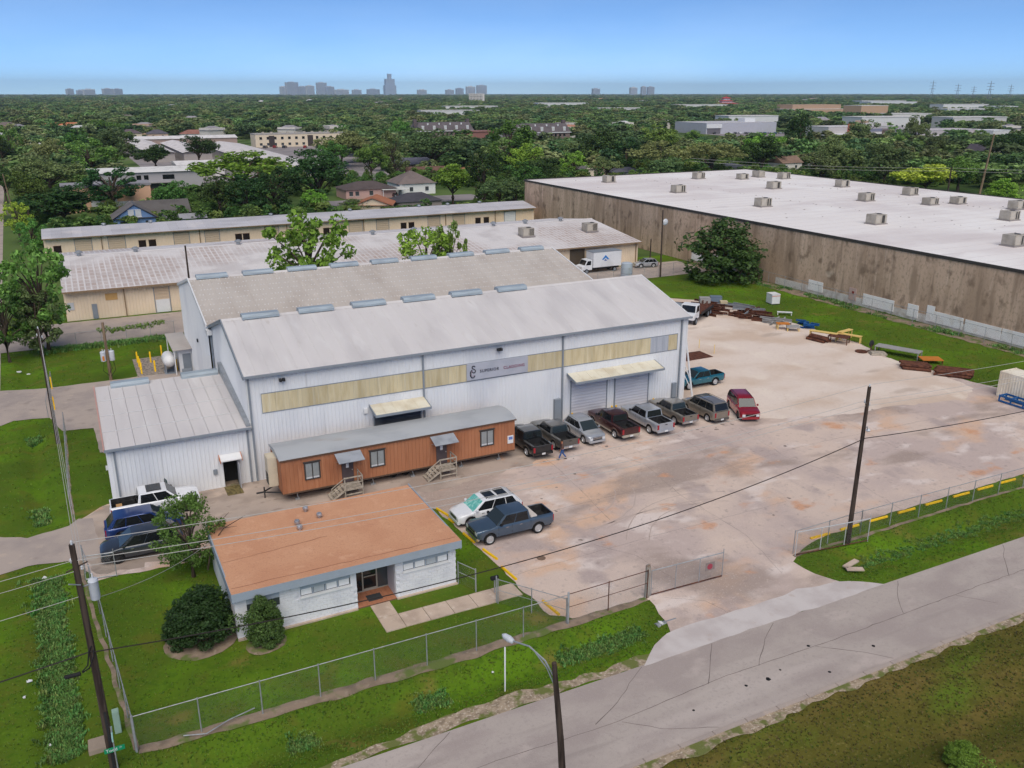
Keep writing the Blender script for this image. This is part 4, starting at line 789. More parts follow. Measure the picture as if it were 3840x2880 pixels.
    if low: MB().box(xr + wr + .1, xf - wr - .1, hw*.93, hw*.985, sill - .06, sill + .14).box(xr + wr + .1, xf - wr - .1, -hw*.985, -hw*.93, sill - .06, sill + .14).build('rocker_panel', low, t)
    # cabin shell
    bw, tw = .915 * hw, .79 * hw; zB = belt - .03
    c = [(xw, -bw, zB), (xw, bw, zB), (xrb, bw, zB), (xrb, -bw, zB), (xwt, -tw, H), (xwt, tw, H), (xrt, tw, H), (xrt, -tw, H)]
    xm = (xwt + xrt) / 2 + .1; crn = .05; cc = c + [(xwt, 0, H), (xrt, 0, H), (xm, 0, H + crn*1.2), (xm, -tw, H), (xm, tw, H)]
    MB().add(cc, [(3, 2, 1, 0), (4, 8, 10, 11), (8, 5, 12, 10), (11, 10, 9, 7), (10, 12, 6, 9), (0, 1, 5, 8, 4), (1, 2, 6, 12, 5), (2, 3, 7, 9, 6), (3, 0, 4, 11, 7)]).build('cabin', pt, t, bevel=.06, smooth=True, angle=60)
    V = [Vector(q) for q in c]
    def pane(nm, A, B, D, E_, u0, u1, v0, v1, mat=GLASS, off=.02):
        nn = (B - A).cross(E_ - A); nn.normalize()
        ctr = (A + B + D + E_) / 4
        if nn.dot(ctr - Vector((0, 0, belt + .1))) < 0: nn = -nn
        pt_ = lambda u, v: ((A*(1-u) + B*u)*(1-v) + (E_*(1-u) + D*u)*v + nn*off)
        q = [pt_(u0, v0), pt_(u1, v0), pt_(u1, v1), pt_(u0, v1)]
        qb = [p - nn * .02 for p in q]
        MB().add(q + qb, [(0,1,2,3),(7,6,5,4),(0,4,5,1),(1,5,6,2),(2,6,7,3),(3,7,4,0)]).build(nm, mat, t)
    pane('windshield', V[0], V[1], V[5], V[4], .045, .955, .04, .95, WSH)
    pane('rear_window', V[3], V[2], V[6], V[7], .07, .93, .12, .92)
    sp = {'pickup': [(.07, .49), (.515, .93)], 'suv': [(.06, .355), (.375, .65), (.67, .95)], 'cross': [(.07, .375), (.395, .68), (.7, .92)]}[kind]
    for A, B, D, E_ in ((V[1], V[2], V[6], V[5]), (V[0], V[3], V[7], V[4])):
        for u0, u1 in sp: pane('side_window', A, B, D, E_, u0, u1, .07, .93)
    # wheels
    ty, rm = wheel_meshes(wr, .25 if kind == 'pickup' else .23, rim)
    for X in (xf, xr):
        for s_ in (1, -1):
            wo = inst('wheel', ty, t, (X, s_ * (hw - .16), wr)); wo.rotation_euler = (0, 0, 0 if s_ > 0 else math.pi); inst('rim', rm, wo)
    bm_ = bump_m
    we = wy(L/2 - .02); zn = zt(L/2)
    MB().box(L/2 - .2, L/2 + .05, -we*1.01, we*1.01, sill - .08, sill + .2).build('front_bumper', bm_, t, bevel=.05)
    MB().box(-L/2 - .07, -L/2 + .14, -we*1.0, we*1.0, sill - .06, sill + .17).build('rear_bumper', bm_, t, bevel=.04)
    gz0, gz1 = sill + .22, zn - .05
    MB().box(L/2 - .1, L/2 + .018, -we*.58, we*.58, gz0, gz1).build('grille', PLAST, t)
    if chrome_grille: MB().box(L/2 - .05, L/2 + .03, -we*.58, we*.58, (gz0 + gz1)/2 - .025, (gz0 + gz1)/2 + .025).box(L/2 - .05, L/2 + .028, -we*.6, we*.6, gz1, gz1 + .03).build('grille_bar', CHROME, t)
    for s_ in (1, -1):
        MB().box(L/2 - .16, L/2 + .015, min(s_*we*.61, s_*we*.96), max(s_*we*.61, s_*we*.96), gz1 - .22, gz1 - .01).build('headlight', HEAD, t)
        MB().box(-L/2 - .02, -L/2 + .06, min(s_*we*.83, s_*we*1.005), max(s_*we*.83, s_*we*1.005), belt - .52, belt - .08).build('taillight', TAIL, t)
        MB().box(xw - .38, xw - .2, s_*hw*.97 if s_ > 0 else s_*hw*1.13, s_*hw*1.13 if s_ > 0 else s_*hw*.97, belt + .02, belt + .2).build('mirror', PLAST if kind == 'pickup' else pt, t, bevel=.03)
        for dx in (.18, -.85): MB().box(xw - .95 + dx - .1, xw - .95 + dx + .1, s_*hw*.985 - .015, s_*hw*.985 + .025, belt - .2, belt - .16).build('door_handle', CHROME if chrome_grille else PLAST, t)
    for X in ([xw - .1, xw - 1.12, xrb + .04] if kind == 'pickup' else [xw - .1, xw - 1.1, xw - 2.0]):
        for s_ in (1, -1): MB().box(X - .009, X + .009, s_*hw*.985 - .012, s_*hw*.985 + .012, sill + .12, belt - .06).build('door_gap', BLACK, t)
    MB().box(-L/2 - .085, -L/2 - .071, -.16, .16, sill - .02, sill + .14).build('number_plate', PLATE, t)
    if kind == 'pickup':
        zf = belt - .54
        MB().add([(xrb - .03, bedw*hw, zf), (xrb - .03, -bedw*hw, zf), (-L/2 + .08, -bedw*hw, zf), (-L/2 + .08, bedw*hw, zf), (xrb - .03, bedw*hw, belt + .008), (xrb - .03, -bedw*hw, belt + .008), (-L/2 + .08, -bedw*hw, belt + .008), (-L/2 + .08, bedw*hw, belt + .008)],
                 [(0, 1, 2, 3), (0, 4, 5, 1), (1, 5, 6, 2), (2, 6, 7, 3), (3, 7, 4, 0)]).build('bed_liner', LINER, t)
        for s_ in (1, -1): MB().box(xr - .45, xr + .45, min(s_*.6*hw, s_*bedw*hw), max(s_*.6*hw, s_*bedw*hw), zf, zf + .28).build('wheel_arch', LINER, t)
        MB().box(-L/2 - .015, -L/2 + .075, -we*.82, we*.82, sill + .2, belt + .03).build('tailgate', pt, t, bevel=.02)
        MB().box(-L/2 - .03, -L/2, -.12, .12, belt - .16, belt - .09).build('gate_handle', PLAST, t)
    if rails or kind == 'suv':
        for s_ in (1, -1): MB().tube([(xrt + .2, s_*tw*.86, H + .01), (xrt + .35, s_*tw*.86, H + .1), (xwt - .4, s_*tw*.86, H + .1), (xwt - .25, s_*tw*.86, H + .01)], .022, 5).build('roof_rail', ALLOY if rails else PLAST, t)
    for i in range(sunroof):
        a = xwt - .32 - i * .95; MB().box(a - (.75 if sunroof > 1 else 1.0), a, -tw*.72, tw*.72, H - .03, H + .075).build('sunroof', GLASS, t)
    return t
WSH = glass_mat('windscreen', (.03, .04, .042), .06); TEALG = LM('sun_shade', S(96, 178, 170), [(S(150, 206, 198), (5, 5, 5), 3, .45, .6, 1)], rough=.4)
E_, N_, W_, S_ = 0, math.pi/2, math.pi, -math.pi/2     # heading
k_white = paint('white', S(232, 233, 236), 0); k_blue = paint('blue', S(36, 62, 120)); k_dgrey = paint('dark_grey', S(62, 66, 72)); k_slate = paint('slate', S(74, 92, 110))
k_black = paint('black', S(34, 37, 40)); k_pewter = paint('pewter', S(92, 90, 86)); k_silver = paint('silver', S(176, 180, 186)); k_maroon = paint('maroon', S(66, 24, 26)); k_taupe = paint('taupe', S(128, 122, 112))
k_tan = paint('tan', S(138, 130, 118)); k_red = paint('red', S(160, 36, 48)); k_teal = paint('teal', S(28, 104, 122))
f150 = car('pickup_truck', 'white crew-cab pickup with a sunroof and an open far door beside the annex', 'pickup truck', 2.75, 63.0, E_, 'pickup', k_white, 5.95, 2.03, 1.93, BLKRIM, sunroof=1, chrome_grille=False, group='vehicles by the annex')
MB().add([(0, 0, .5), (0, .85, .5), (0, .85, 1.2), (0, .6, 1.85), (0, .1, 1.85), (0, 0, 1.25), (.06, 0, .5), (.06, .85, .5), (.06, .85, 1.2), (.06, .6, 1.85), (.06, .1, 1.85), (.06, 0, 1.25)], [(5, 4, 3, 2, 1, 0), (6, 7, 8, 9, 10, 11)] + [(i, (i+1) % 6, 6 + (i+1) % 6, 6 + i) for i in range(6)]).build('open_door', P('door_inside', S(48, 70, 70), .4, .1), f150, (1.0, .98, 0), R(12))
MB().box(-2.6, -2.2, .1, .6, .74, .92).box(-2.45, -1.9, -.5, -.2, .74, .86).build('bed_lumber', P('lumber', S(190, 150, 104), .8, .15), f150)
car('suv', 'blue three-row suv parked between the white pickup and a dark suv', 'suv', 1.75, 60.2, E_, 'cross', k_blue, 5.0, 1.96, 1.7, BLKRIM, chrome_grille=False, group='vehicles by the annex')
car('suv', 'dark grey suv with its bonnet towards the street, half under the small tree', 'suv', 1.35, 57.1, W_, 'cross', k_dgrey, 5.05, 1.98, 1.74, BLKRIM, group='vehicles by the annex')
wsuv = car('suv', 'white crossover with two sunroofs and a teal windscreen shade', 'suv', 23.85, 51.45, W_, 'cross', k_white, 5.05, 1.96, 1.72, ALLOY, sunroof=2, rails=True, group='vehicles facing the office')
for o in wsuv.children:
    if o.name.startswith('windshield'): o.data.materials[0] = TEALG
slate = car('pickup_truck', 'slate blue crew-cab pickup facing the office lawn, tool box behind the cab', 'pickup truck', 24.35, 48.55, W_, 'pickup', k_slate, 5.85, 2.03, 1.9, ALLOY, CHROME, group='vehicles facing the office')
MB().box(-1.7, -1.2, -.8, .8, 1.05, 1.36).build('tool_box', P('box_white', S(206, 198, 190), .6, .08), slate, bevel=.03)
car('pickup_truck', 'black pickup backed against the end of the brown trailer', 'pickup truck', 32.55, 61.6, N_, 'pickup', k_black, 5.75, 2.0, 1.88, group='row before the hall')
p2 = car('pickup_truck', 'dusty pewter pickup with two bright red tail lamps, second in the row from the trailer', 'pickup truck', 35.3, 61.8, N_, 'pickup', k_pewter, 5.6, 1.96, 1.82, bump_m=CHROME, group='row before the hall')
car('suv', 'silver compact crossover parked nose out between two dark pickups', 'suv', 38.2, 61.55, S_, 'cross', k_silver, 4.55, 1.86, 1.68, rails=True, group='row before the hall')
car('pickup_truck', 'dark maroon crew-cab pickup with a tan lower body', 'pickup truck', 41.35, 61.7, N_, 'pickup', k_maroon, 5.85, 2.0, 1.93, bump_m=P('champagne', S(168, 160, 146), .4, .05), low=P('champagne', S(168, 160, 146), .4, .05), group='row before the hall')
car('pickup_truck', 'light silver crew-cab pickup with a black bed, nose to the roll-up door', 'pickup truck', 44.75, 61.3, N_, 'pickup', k_silver, 5.9, 2.0, 1.92, bump_m=k_silver, group='row before the hall')
car('pickup_truck', 'dusty taupe pickup just left of the tan estate suv', 'pickup truck', 48.1, 61.9, N_, 'pickup', k_taupe, 5.5, 1.95, 1.8, bump_m=CHROME, group='row before the hall')
car('suv', 'tan long suv with dark rear glass at the right end of the row', 'suv', 51.3, 61.2, N_, 'suv', k_tan, 5.1, 1.95, 1.88, bump_m=P('bumper_grey', S(92, 88, 84), .5, .1), group='row before the hall')
car('suv', 'red suv standing alone at an angle on the pale yard', 'suv', 54.85, 59.9, math.atan2(-3.8, -1.7), 'suv', k_red, 4.95, 1.95, 1.76, BLKRIM, chrome_grille=False)
car('pickup_truck', 'teal extended-cab pickup half hidden behind the hall corner', 'pickup truck', 56.4, 68.6, W_, 'pickup', k_teal, 5.5, 1.9, 1.75, bump_m=CHROME)
# box truck, small silver car, flatbed
bt = thing('box_truck', 'white box truck with a blue arrow mark by the cream storage building', 'truck', (80.3, 125.5, .01), math.pi)
TRW = LM('truck_white', S(222, 224, 228), [(S(206, 208, 212), (.4, .4, .4), 4, .42, .68, 1)], rough=.45)
MB().box(-3.4, 2.2, -1.2, 1.2, .95, 3.55).build('cargo_box', TRW, bt, bevel=.03); MB().box(-3.44, 2.24, -1.23, 1.23, 3.5, 3.58).build('box_roof', TRIM, bt)
MB().prism([(2.3, .6), (4.3, .6), (4.35, 1.25), (3.75, 1.4), (3.25, 2.25), (2.3, 2.3)], -1.0, 1.0, 'y').build('cab', TRW, bt, bevel=.04)
MB().add([(3.72, -.9, 1.45), (3.72, .9, 1.45), (3.3, .86, 2.18), (3.3, -.86, 2.18)], [(0, 1, 2, 3)]).build('windshield', GLASS, bt, loc=(.03, 0, .015))
for s_ in (1, -1): MB().prism([(2.55, 1.45), (3.55, 1.45), (3.2, 2.12), (2.55, 2.15)], s_*1.0, s_*1.012, 'y').build('side_window', GLASS, bt)
MB().box(-3.4, 4.0, -.45, .45, .5, .94).build('chassis', DARK, bt)
ty, rm = wheel_meshes(.4, .26, TRIM)
for X in (-2.2, 3.4):
    for s_ in (1, -1): wo = inst('wheel', ty, bt, (X, s_*.95, .4), 0 if s_ > 0 else math.pi); inst('rim', rm, wo)
mk = P('logo_blue', S(20, 120, 200), .4, .05)
MB().prism([(-.95, 2.2), (-.55, 2.2), (-.2, 2.55), (.15, 2.2), (.55, 2.2), (-.2, 2.95)], 1.201, 1.215, 'y').build('arrow_logo', mk, bt); MB().prism([(-.5, 2.0), (-.2, 2.28), (.1, 2.0)], 1.201, 1.215, 'y').build('arrow_logo', P('logo_deep', S(10, 70, 150), .4, .05), bt)
car('car', 'small silver hatchback parked against the cream storage wall', 'car', 89.4, 125.2, R(170), 'cross', k_silver, 4.3, 1.8, 1.5)
fb = thing('flatbed_truck', 'white-cabbed flatbed truck with a rusty deck behind the hall corner', 'truck', (73.97, 91.45, .01), math.atan2(-.55, -.83))
MB().box(-3.6, 1.6, -1.25, 1.25, 1.15, 1.32).build('deck', RUST, fb)
for i in range(12): MB().box(-3.6 + i*.433, -3.2 + i*.433, -1.2, 1.2, 1.325, 1.345).build('deck_plank', RUST, fb)
MB().box(-3.62, 1.62, 1.25, 1.32, 1.05, 1.4).box(-3.62, 1.62, -1.32, -1.25, 1.05, 1.4).build('deck_rail', DARK, fb)
MB().prism([(1.8, .7), (4.0, .7), (4.05, 1.4), (3.3, 1.55), (3.0, 2.55), (1.8, 2.6)], -1.05, 1.05, 'y').build('cab', TRW, fb, bevel=.05)
MB().add([(3.32, -.95, 1.62), (3.32, .95, 1.62), (3.05, .9, 2.45), (3.05, -.9, 2.45)], [(0, 1, 2, 3)]).build('windshield', GLASS, fb, loc=(.03, 0, .01)); MB().box(1.78, 1.79, -.8, .8, 1.8, 2.4).build('rear_window', GLASS, fb)
for s_ in (1, -1): MB().prism([(2.0, 1.6), (3.2, 1.6), (2.95, 2.4), (2.0, 2.42)], s_*1.05, s_*1.062, 'y').build('side_window', GLASS, fb)
MB().box(-3.5, 3.8, -.4, .4, .6, 1.14).build('chassis', DARK, fb)
ty, rm = wheel_meshes(.48, .3, TRIM)
for X in (-2.9, -1.85, 3.2):
    for s_ in (1, -1): wo = inst('wheel', ty, fb, (X, s_*1.0, .48), 0 if s_ > 0 else math.pi); inst('rim', rm, wo)
# ---------------------------------------------------------------- the walking man
def skin(name, verts, edges, rad, mat, parent, loc=(0, 0, 0)):
    me = bpy.data.meshes.new(name); me.from_pydata(verts, edges, []); me.materials.append(mat)
    o = inst(name, me, parent, loc)
    sk = o.modifiers.new('skin', 'SKIN'); sk.use_smooth_shade = True
    lay = me.skin_vertices[0].data if me.skin_vertices else None
    if lay is None:
        bm = bmesh.new(); bm.from_mesh(me); bm.verts.layers.skin.verify(); bm.to_mesh(me); bm.free(); lay = me.skin_vertices[0].data
    for i, r in enumerate(rad): lay[i].radius = (r, r) if not isinstance(r, tuple) else r
    lay[0].use_root = True
    o.modifiers.new('sub', 'SUBSURF').render_levels = 2
    return o
man = thing('person', 'person in a dark jacket and blue jeans walking across the yard behind the black pickup', 'person', (33.95, 58.0, .004), R(155))
SKIN = P('skin', S(176, 126, 98), .6, .05); JACK = P('jacket', S(96, 74, 66), .8, .1, 6); JEAN = P('jeans', S(64, 96, 150), .8, .1, 6); HAIR = P('hair', S(36, 28, 24), .8, .1); SHOE = P('shoe', S(60, 44, 36), .7, .1)
hv = [(0,0,.93),(0,0,1.12),(.02,0,1.38),(.03,0,1.5),(.05,0,1.6),(.06,0,1.72),(.02,.19,1.4),(.06,.25,1.12),(.22,.24,.92),(.02,-.19,1.4),(-.1,-.25,1.13),(-.02,-.26,.88),(0,.09,.88),(.16,.1,.5),(.3,.1,.1),(.42,.1,.04),(0,-.09,.88),(-.08,-.1,.5),(-.34,-.1,.16),(-.27,-.1,.04)]
he = [(0,1),(1,2),(2,3),(3,4),(4,5),(2,6),(6,7),(7,8),(2,9),(9,10),(10,11),(0,12),(12,13),(13,14),(14,15),(0,16),(16,17),(17,18),(18,19)]
hr = [.13,.125,.15,.055,.085,.08,.062,.048,.034,.062,.048,.034,.085,.062,.042,.036,.085,.062,.042,.036]
for hb, dy in ((8, .24), (11, -.26)):
    p = hv[hb]
    for k, (dx, ddy, dz) in enumerate(((.05, -.03, -.09), (.03, -.015, -.115), (.01, .0, -.12), (-.01, .015, -.11), (.06, .03, -.05))):
        hv.append((p[0] + dx * .6, p[1] + ddy, p[2] + dz * .55)); he.append((hb, len(hv) - 1)); hr.append(.011)
        hv.append((p[0] + dx * .9, p[1] + ddy, p[2] + dz)); he.append((len(hv) - 2, len(hv) - 1)); hr.append(.008)
body = skin('body', hv, he, hr, SKIN, man)
skin('jacket', [hv[0], hv[1], hv[2], hv[3], hv[6], hv[7], (.2, .24, .96), hv[9], hv[10], (-.04, -.26, .92)], [(0,1),(1,2),(2,3),(2,4),(4,5),(5,6),(2,7),(7,8),(8,9)], [.155, .15, .17, .07, .075, .06, .046, .075, .06, .046], JACK, man)
skin('jeans', [(0,0,.95), hv[12], hv[13], (.29,.1,.13), hv[16], hv[17], (-.32,-.1,.19)], [(0,1),(1,2),(2,3),(0,4),(4,5),(5,6)], [.14, .1, .075, .06, .1, .075, .06], JEAN, man)
MB().lathe([(.0, .02), (.07, .0), (.1, -.06), (.098, -.12), (.09, -.13)][::-1], 12, (.045, 0, 1.78)).build('hair', HAIR, man, smooth=True)
for (x, y, z) in ((.36, .1, .05), (-.28, -.1, .07)): MB().box(x - .12, x + .14, y - .05, y + .05, z - .045, z + .05).build('shoe', SHOE, man, bevel=.03)
MB().cyl((.13, .01, 1.665), (.165, .01, 1.64), .016, .02, n=6).build('nose', SKIN, man)
for s_ in (1, -1): MB().box(.128, .14, .01 + s_*.032 - .012, .01 + s_*.032 + .012, 1.675, 1.69).build('eye', HAIR, man); MB().box(.03, .06, .005 + s_*.088, .005 + s_*.098, 1.63, 1.69).build('ear', SKIN, man)
MB().box(.126, .138, -.02, .04, 1.605, 1.615).build('mouth', P('lips', S(130, 70, 64), .6, .05), man)
# ---------------------------------------------------------------- fences, gates, poles, wires
def chain_fence(name, label, pts, h=1.85, posts=None, rail=True, mid=False, step=2.9, pr=.032, group=None, pm=None):
    x0, y0 = pts[0]; pm = pm or PIPE
    t = thing(name, label, 'fence', (x0, y0, 0), 0, group)
    for (ax, ay), (bx, by) in zip(pts, pts[1:]):
        L = math.dist((ax, ay), (bx, by)); a = math.atan2(by - ay, bx - ax); n = max(1, round(L / step))
        o = MB().poly([(0, 0, .04), (L, 0, .04), (L, 0, h - .03), (0, 0, h - .03)]).build('chain_link', CHAIN, t, (ax - x0, ay - y0, 0), a)
        if rail: MB().cyl((0, 0, h), (L, 0, h), .024, n=6).build('top_rail', pm, t, (ax - x0, ay - y0, 0), a)
        if mid: MB().cyl((0, 0, h * .55), (L, 0, h * .55), .018, n=6).build('middle_rail', pm, t, (ax - x0, ay - y0, 0), a)
        for i in range(n + 1):
            k = i / n; MB().cyl((0, 0, -.4), (0, 0, h + .06), pr, n=7).build('post', pm, t, (ax - x0 + (bx - ax) * k, ay - y0 + (by - ay) * k, 0))
    return t
chain_fence('chain_link_fence', 'galvanised chain-link fence along the lawn in front of the office', [(-.66, 37.4), (22.4, 37.25)], 1.9)
chain_fence('chain_link_fence', 'chain-link fence between the lawn corner post and the gate post', [(22.4, 37.3), (28.0, 37.4)], 1.9, mid=True, pm=RUST)
chain_fence('chain_link_fence', 'chain-link fence cutting across the lawn corner to the walk gate', [(22.35, 37.35), (19.75, 41.0)], 1.6, mid=True)
chain_fence('chain_link_fence', 'short chain-link panel from the office corner to the walk', [(18.5, 44.1), (19.1, 42.75)], 1.5, mid=True)
chain_fence('chain_link_fence', 'long chain-link fence running up beside the left ditch', [(-.66, 37.4), (-1.6, 50.5), (-2.2, 56.0)], 1.9)
chain_fence('chain_link_fence', 'chain-link fence beside the left ditch past the annex', [(-2.75, 64.2), (-2.9, 83.5)], 1.9)
chain_fence('chain_link_fence', 'rusty-topped chain-link fence behind the rear lawn', [(-4.0, 113.4), (10, 114.5)], 1.8)
chain_fence('chain_link_fence', 'chain-link fence along the foot of the stained concrete wall', [(97.9, 52), (98.1, 80), (98.4, 97), (98.9, 112)], 1.9, step=3.4)
chain_fence('chain_link_fence', 'chain-link fence closing the yard towards the storage building', [(56, 116.3), (86.5, 117.2), (97, 119.5)], 1.9, step=3.2)
chain_fence('chain_link_fence', 'dark chain-link fence along the right roadside behind the yellow wheel stops', [(39.75, 37.45), (46, 37.55), (66, 37.2)], 1.7, step=2.85)
chain_fence('chain_link_fence', 'chain-link fence on the far edge of the driveway beside the rear lawn', [(-4.3, 88.5), (-3.9, 98.2)], 1.7)
def gate(name, label, ax, ay, bx, by, h, n, mat, low=None):
    t = thing(name, label, 'gate', (ax, ay, 0), math.atan2(by - ay, bx - ax)); L = math.dist((ax, ay), (bx, by))
    MB().poly([(0, 0, .1), (L, 0, .1), (L, 0, h), (0, 0, h)]).build('chain_link', CHAIN, t)
    MB().cyl((0, 0, h), (L, 0, h), .035, n=6).build('top_rail', mat, t); MB().cyl((0, 0, .1), (L, 0, .1), .035, n=6).build('bottom_rail', low or mat, t)
    for i in range(n + 1): MB().cyl((L*i/n, 0, 0.02 if i in (0, n) else .1), (L*i/n, 0, h + (.25 if i == n else 0)), .03, n=6).build('upright', mat, t)
    return t
g1 = gate('swing_gate', 'open chain-link gate leaf with a red sign standing across the yard entrance', 28.35, 37.5, 33.65, 37.3, 1.75, 3, PIPE, RUST)
MB().box(3.95, 4.65, -.04, -.02, .75, 1.3).build('gate_sign', P('sign_taupe', S(140, 128, 124), .7, .08), g1); MB().lathe([(.0, 0), (.2, 0), (.2, .012)], 14, (4.28, -.055, 1.02), 'y').build('sign_disc', P('sign_rose', S(164, 70, 84), .6, .1), g1)
gate('swing_gate', 'pale pipe gate leaf folded open against the right roadside fence', 39.7, 37.2, 45.5, 36.45, 1.75, 3, P('pale_pipe', S(190, 190, 190), .5, .08), RUST)
gate('swing_gate', 'narrow chain-link gate standing open beside the dark suv', -2.2, 54.9, -.45, 54.6, 1.7, 1, PIPE)
def post(name, label, x, y, h, r, mat, cat='post', grp=None, cap=True):
    mb = MB().lathe([(r, -.3), (r, h), (r * .7, h + r * .5), (.01, h + r * .62)], 12)
    return tag(mb.build(name, mat, loc=(x, y, 0), smooth=True), label, cat, grp)
post('gate_post', 'stout rust-streaked post holding the open yard gate', 28.1, 37.55, 2.1, .16, LM('post_grey', S(150, 146, 138), [(S(120, 96, 76), (3, 3, 1), 5, .5, .66, .8)], rough=.8), 'gate post')
post('gate_post', 'thin galvanised post at the walk gate beside the black mailbox', 19.72, 41.15, 1.75, .04, PIPE, 'gate post'); post('gate_post', 'thin galvanised post at the walk gate nearest the office', 19.1, 42.8, 1.55, .04, PIPE, 'gate post')
post('corner_post', 'thick galvanised corner post of the fence near the utility pole', -.66, 37.35, 2.0, .06, PIPE, 'fence post'); post('corner_post', 'grey corner post where the two lawn fences meet', 22.4, 37.25, 2.05, .06, PIPE, 'fence post')
post('sign_post', 'bare white post standing in the roadside ditch', 16.65, 33.8, 2.4, .04, WHITE2, 'post')
mbx = thing('mailbox', 'black mailbox on the walk gate post', 'mailbox', (20.05, 42.1, 0)); MB().prism([(-.11, 0), (.11, 0), (.11, .14), (.06, .22), (-.06, .22), (-.11, .14)], -.24, .24, 'x').build('box', BLACK, mbx, (0, 0, .95)); MB().cyl((0, 0, 0), (0, 0, .95), .035).build('post', PIPE, mbx)
# utility poles
def pole(name, label, x, y, h, r0=.17, r1=.11, lean=(0, 0), mat=WOOD):
    t = thing(name, label, 'utility pole', (x, y, 0)); MB().tube([(0, 0, -.5), (lean[0]*.5, lean[1]*.5, h*.5), (lean[0], lean[1], h)], [r0, (r0+r1)/2, r1], 10).build('shaft', mat, t, smooth=True); return t
INS = P('insulator', S(206, 208, 212), .3, .05)
def insulators(t, pts):
    for p in pts: MB().lathe([(.03, -.02), (.05, .04), (.035, .08), (.055, .12), (.02, .2)], 8, p).build('insulator', INS, t)
XFM = LM('transformer_grey', S(204, 208, 214), [(S(186, 190, 198), (2, 2, 2), 4, .42, .66, 1)], rough=.4)
def can(t, x, y, z, r=.23, h=.8, rusty=False):
    c = MB().lathe([(r*.9, 0), (r, .04), (r, h), (r*1.06, h + .02), (r*.9, h + .1), (.05, h + .14)], 14, (x, y, z)).build('transformer', XFM, t, smooth=True)
    MB().cyl((x, y, z + h + .1), (x, y, z + h + .38), .04, .03).build('bushing', INS, c)
    MB().box(x - .04, x + .04, y + r - .02, y + r + .3, z + h*.4, z + h*.5).build('bracket', GALV, c)
    if rusty: MB().box(x - .1, x + .1, y - r - .012, y - r + .04, z + .1, z + .6).build('warning_label', P('label_orange', S(206, 128, 60), .6, .15), c)
    return c
p1 = pole('utility_pole', 'tall dark wooden utility pole with a white transformer at the left front corner', -1.65, 36.66, 11.4, .19, .12, (-.12, 0)); insulators(p1, [(-.12, 0, 11.4), (-.25, .0, 10.6), (.1, 0, 10.2)])
can(p1, .42, 0, 8.7, .2, .85); MB().cyl((-.5, 0, 10.2), (.35, 0, 10.5), .035).build('cross_arm', WOOD, p1); MB().cyl((-.05, -.2, 9.6), (-.45, -.5, 9.9), .03).cyl((-.02, .15, 9.3), (.3, .1, 9.4), .03).build('bracket', GALV, p1); MB().box(-.05, .05, -.21, -.17, .2, 3.2).build('conduit', DARK, p1)
p2_ = pole('utility_pole', 'tall dark wooden utility pole at the right roadside gate', 44.15, 36.9, 11.2, .17, .11, (.05, 0)); insulators(p2_, [(.05, 0, 11.2), (-.2, 0, 10.2), (.25, 0, 9.9)]); MB().cyl((-.25, 0, 10.2), (.3, 0, 9.9), .03).build('bracket', GALV, p2_)
MB().tube([(.05, .05, 7.6), (.8, .6, 7.9), (1.9, 1.3, 7.7), (2.6, 1.8, 7.2)], .03, 6).build('lamp_arm', PIPE, p2_); MB().lathe([(.02, -.1), (.12, -.08), (.16, 0), (.1, .1), (.03, .14)], 10, (2.7, 1.85, 7.1)).build('lamp_head', INS, p2_)
p3_ = pole('utility_pole', 'tall dark wooden utility pole beside the left ditch near the annex', -3.55, 81.0, 10.3, .17, .11); insulators(p3_, [(0, 0, 10.3), (-.15, 0, 9.7), (.2, 0, 9.5)]); can(p3_, .05, -.3, 6.6, .01, .1) if False else None
p4_ = pole('utility_pole', 'short brown pole carrying three white transformers behind the annex', 1.67, 98.1, 6.3, .17, .13, mat=WOOD2)
for (dx, dy, ru) in ((-.42, -.15, True), (.42, -.15, False), (0, .45, False)): can(p4_, dx, dy, 2.2, .27, .95, ru)
MB().tube([(-.4, -.2, 2.2), (-.6, -.3, 1.2), (-.1, -.2, .6)], .03, 5).tube([(.5, -.2, 2.2), (.6, -.3, 1.2), (.1, -.2, .5)], .03, 5).tube([(.1, -.2, 2.1), (.3, -.25, 1.4), (0, -.2, .9)], .03, 5).build('cable_loop', BLACK, p4_)
p5_ = pole('utility_pole', 'dark pole rising behind the left end of the rear roof', 12.2, 112, 11.5, .15, .1); insulators(p5_, [(-.25, 0, 10.9), (.2, 0, 11.5)])
p6_ = pole('utility_pole', 'dark pole with a dish before the stained concrete wall', 86.6, 116.9, 11, .15, .1, (-.2, 0)); MB().lathe([(.02, 0), (.35, .06), (.55, .2)], 14, (.5, -.1, 9.0), 'y').build('dish', INS, p6_); MB().cyl((0, 0, 9), (.5, 0, 9), .03).build('arm', GALV, p6_)
pole('utility_pole', 'short stub pole at the right end of the cream storage building', 91.2, 126.4, 4.6, .12, .1)
pole('utility_pole', 'tall pale leaning pole behind the white warehouse roof at far right', 247, 176, 17.5, .35, .22, (2.2, 0), WOOD2); pole('utility_pole', 'dark pole behind the white warehouse roof, left of the grey roof', 252, 246, 9.5, .3, .2); pole('utility_pole', 'dark pole in front of the bright round tree', 222, 168, 9.3, .25, .18); pole('utility_pole', 'thin leaning pole among the roadside trees at far left', -10.5, 228, 12, .2, .12, (-1, 0), WOOD2)
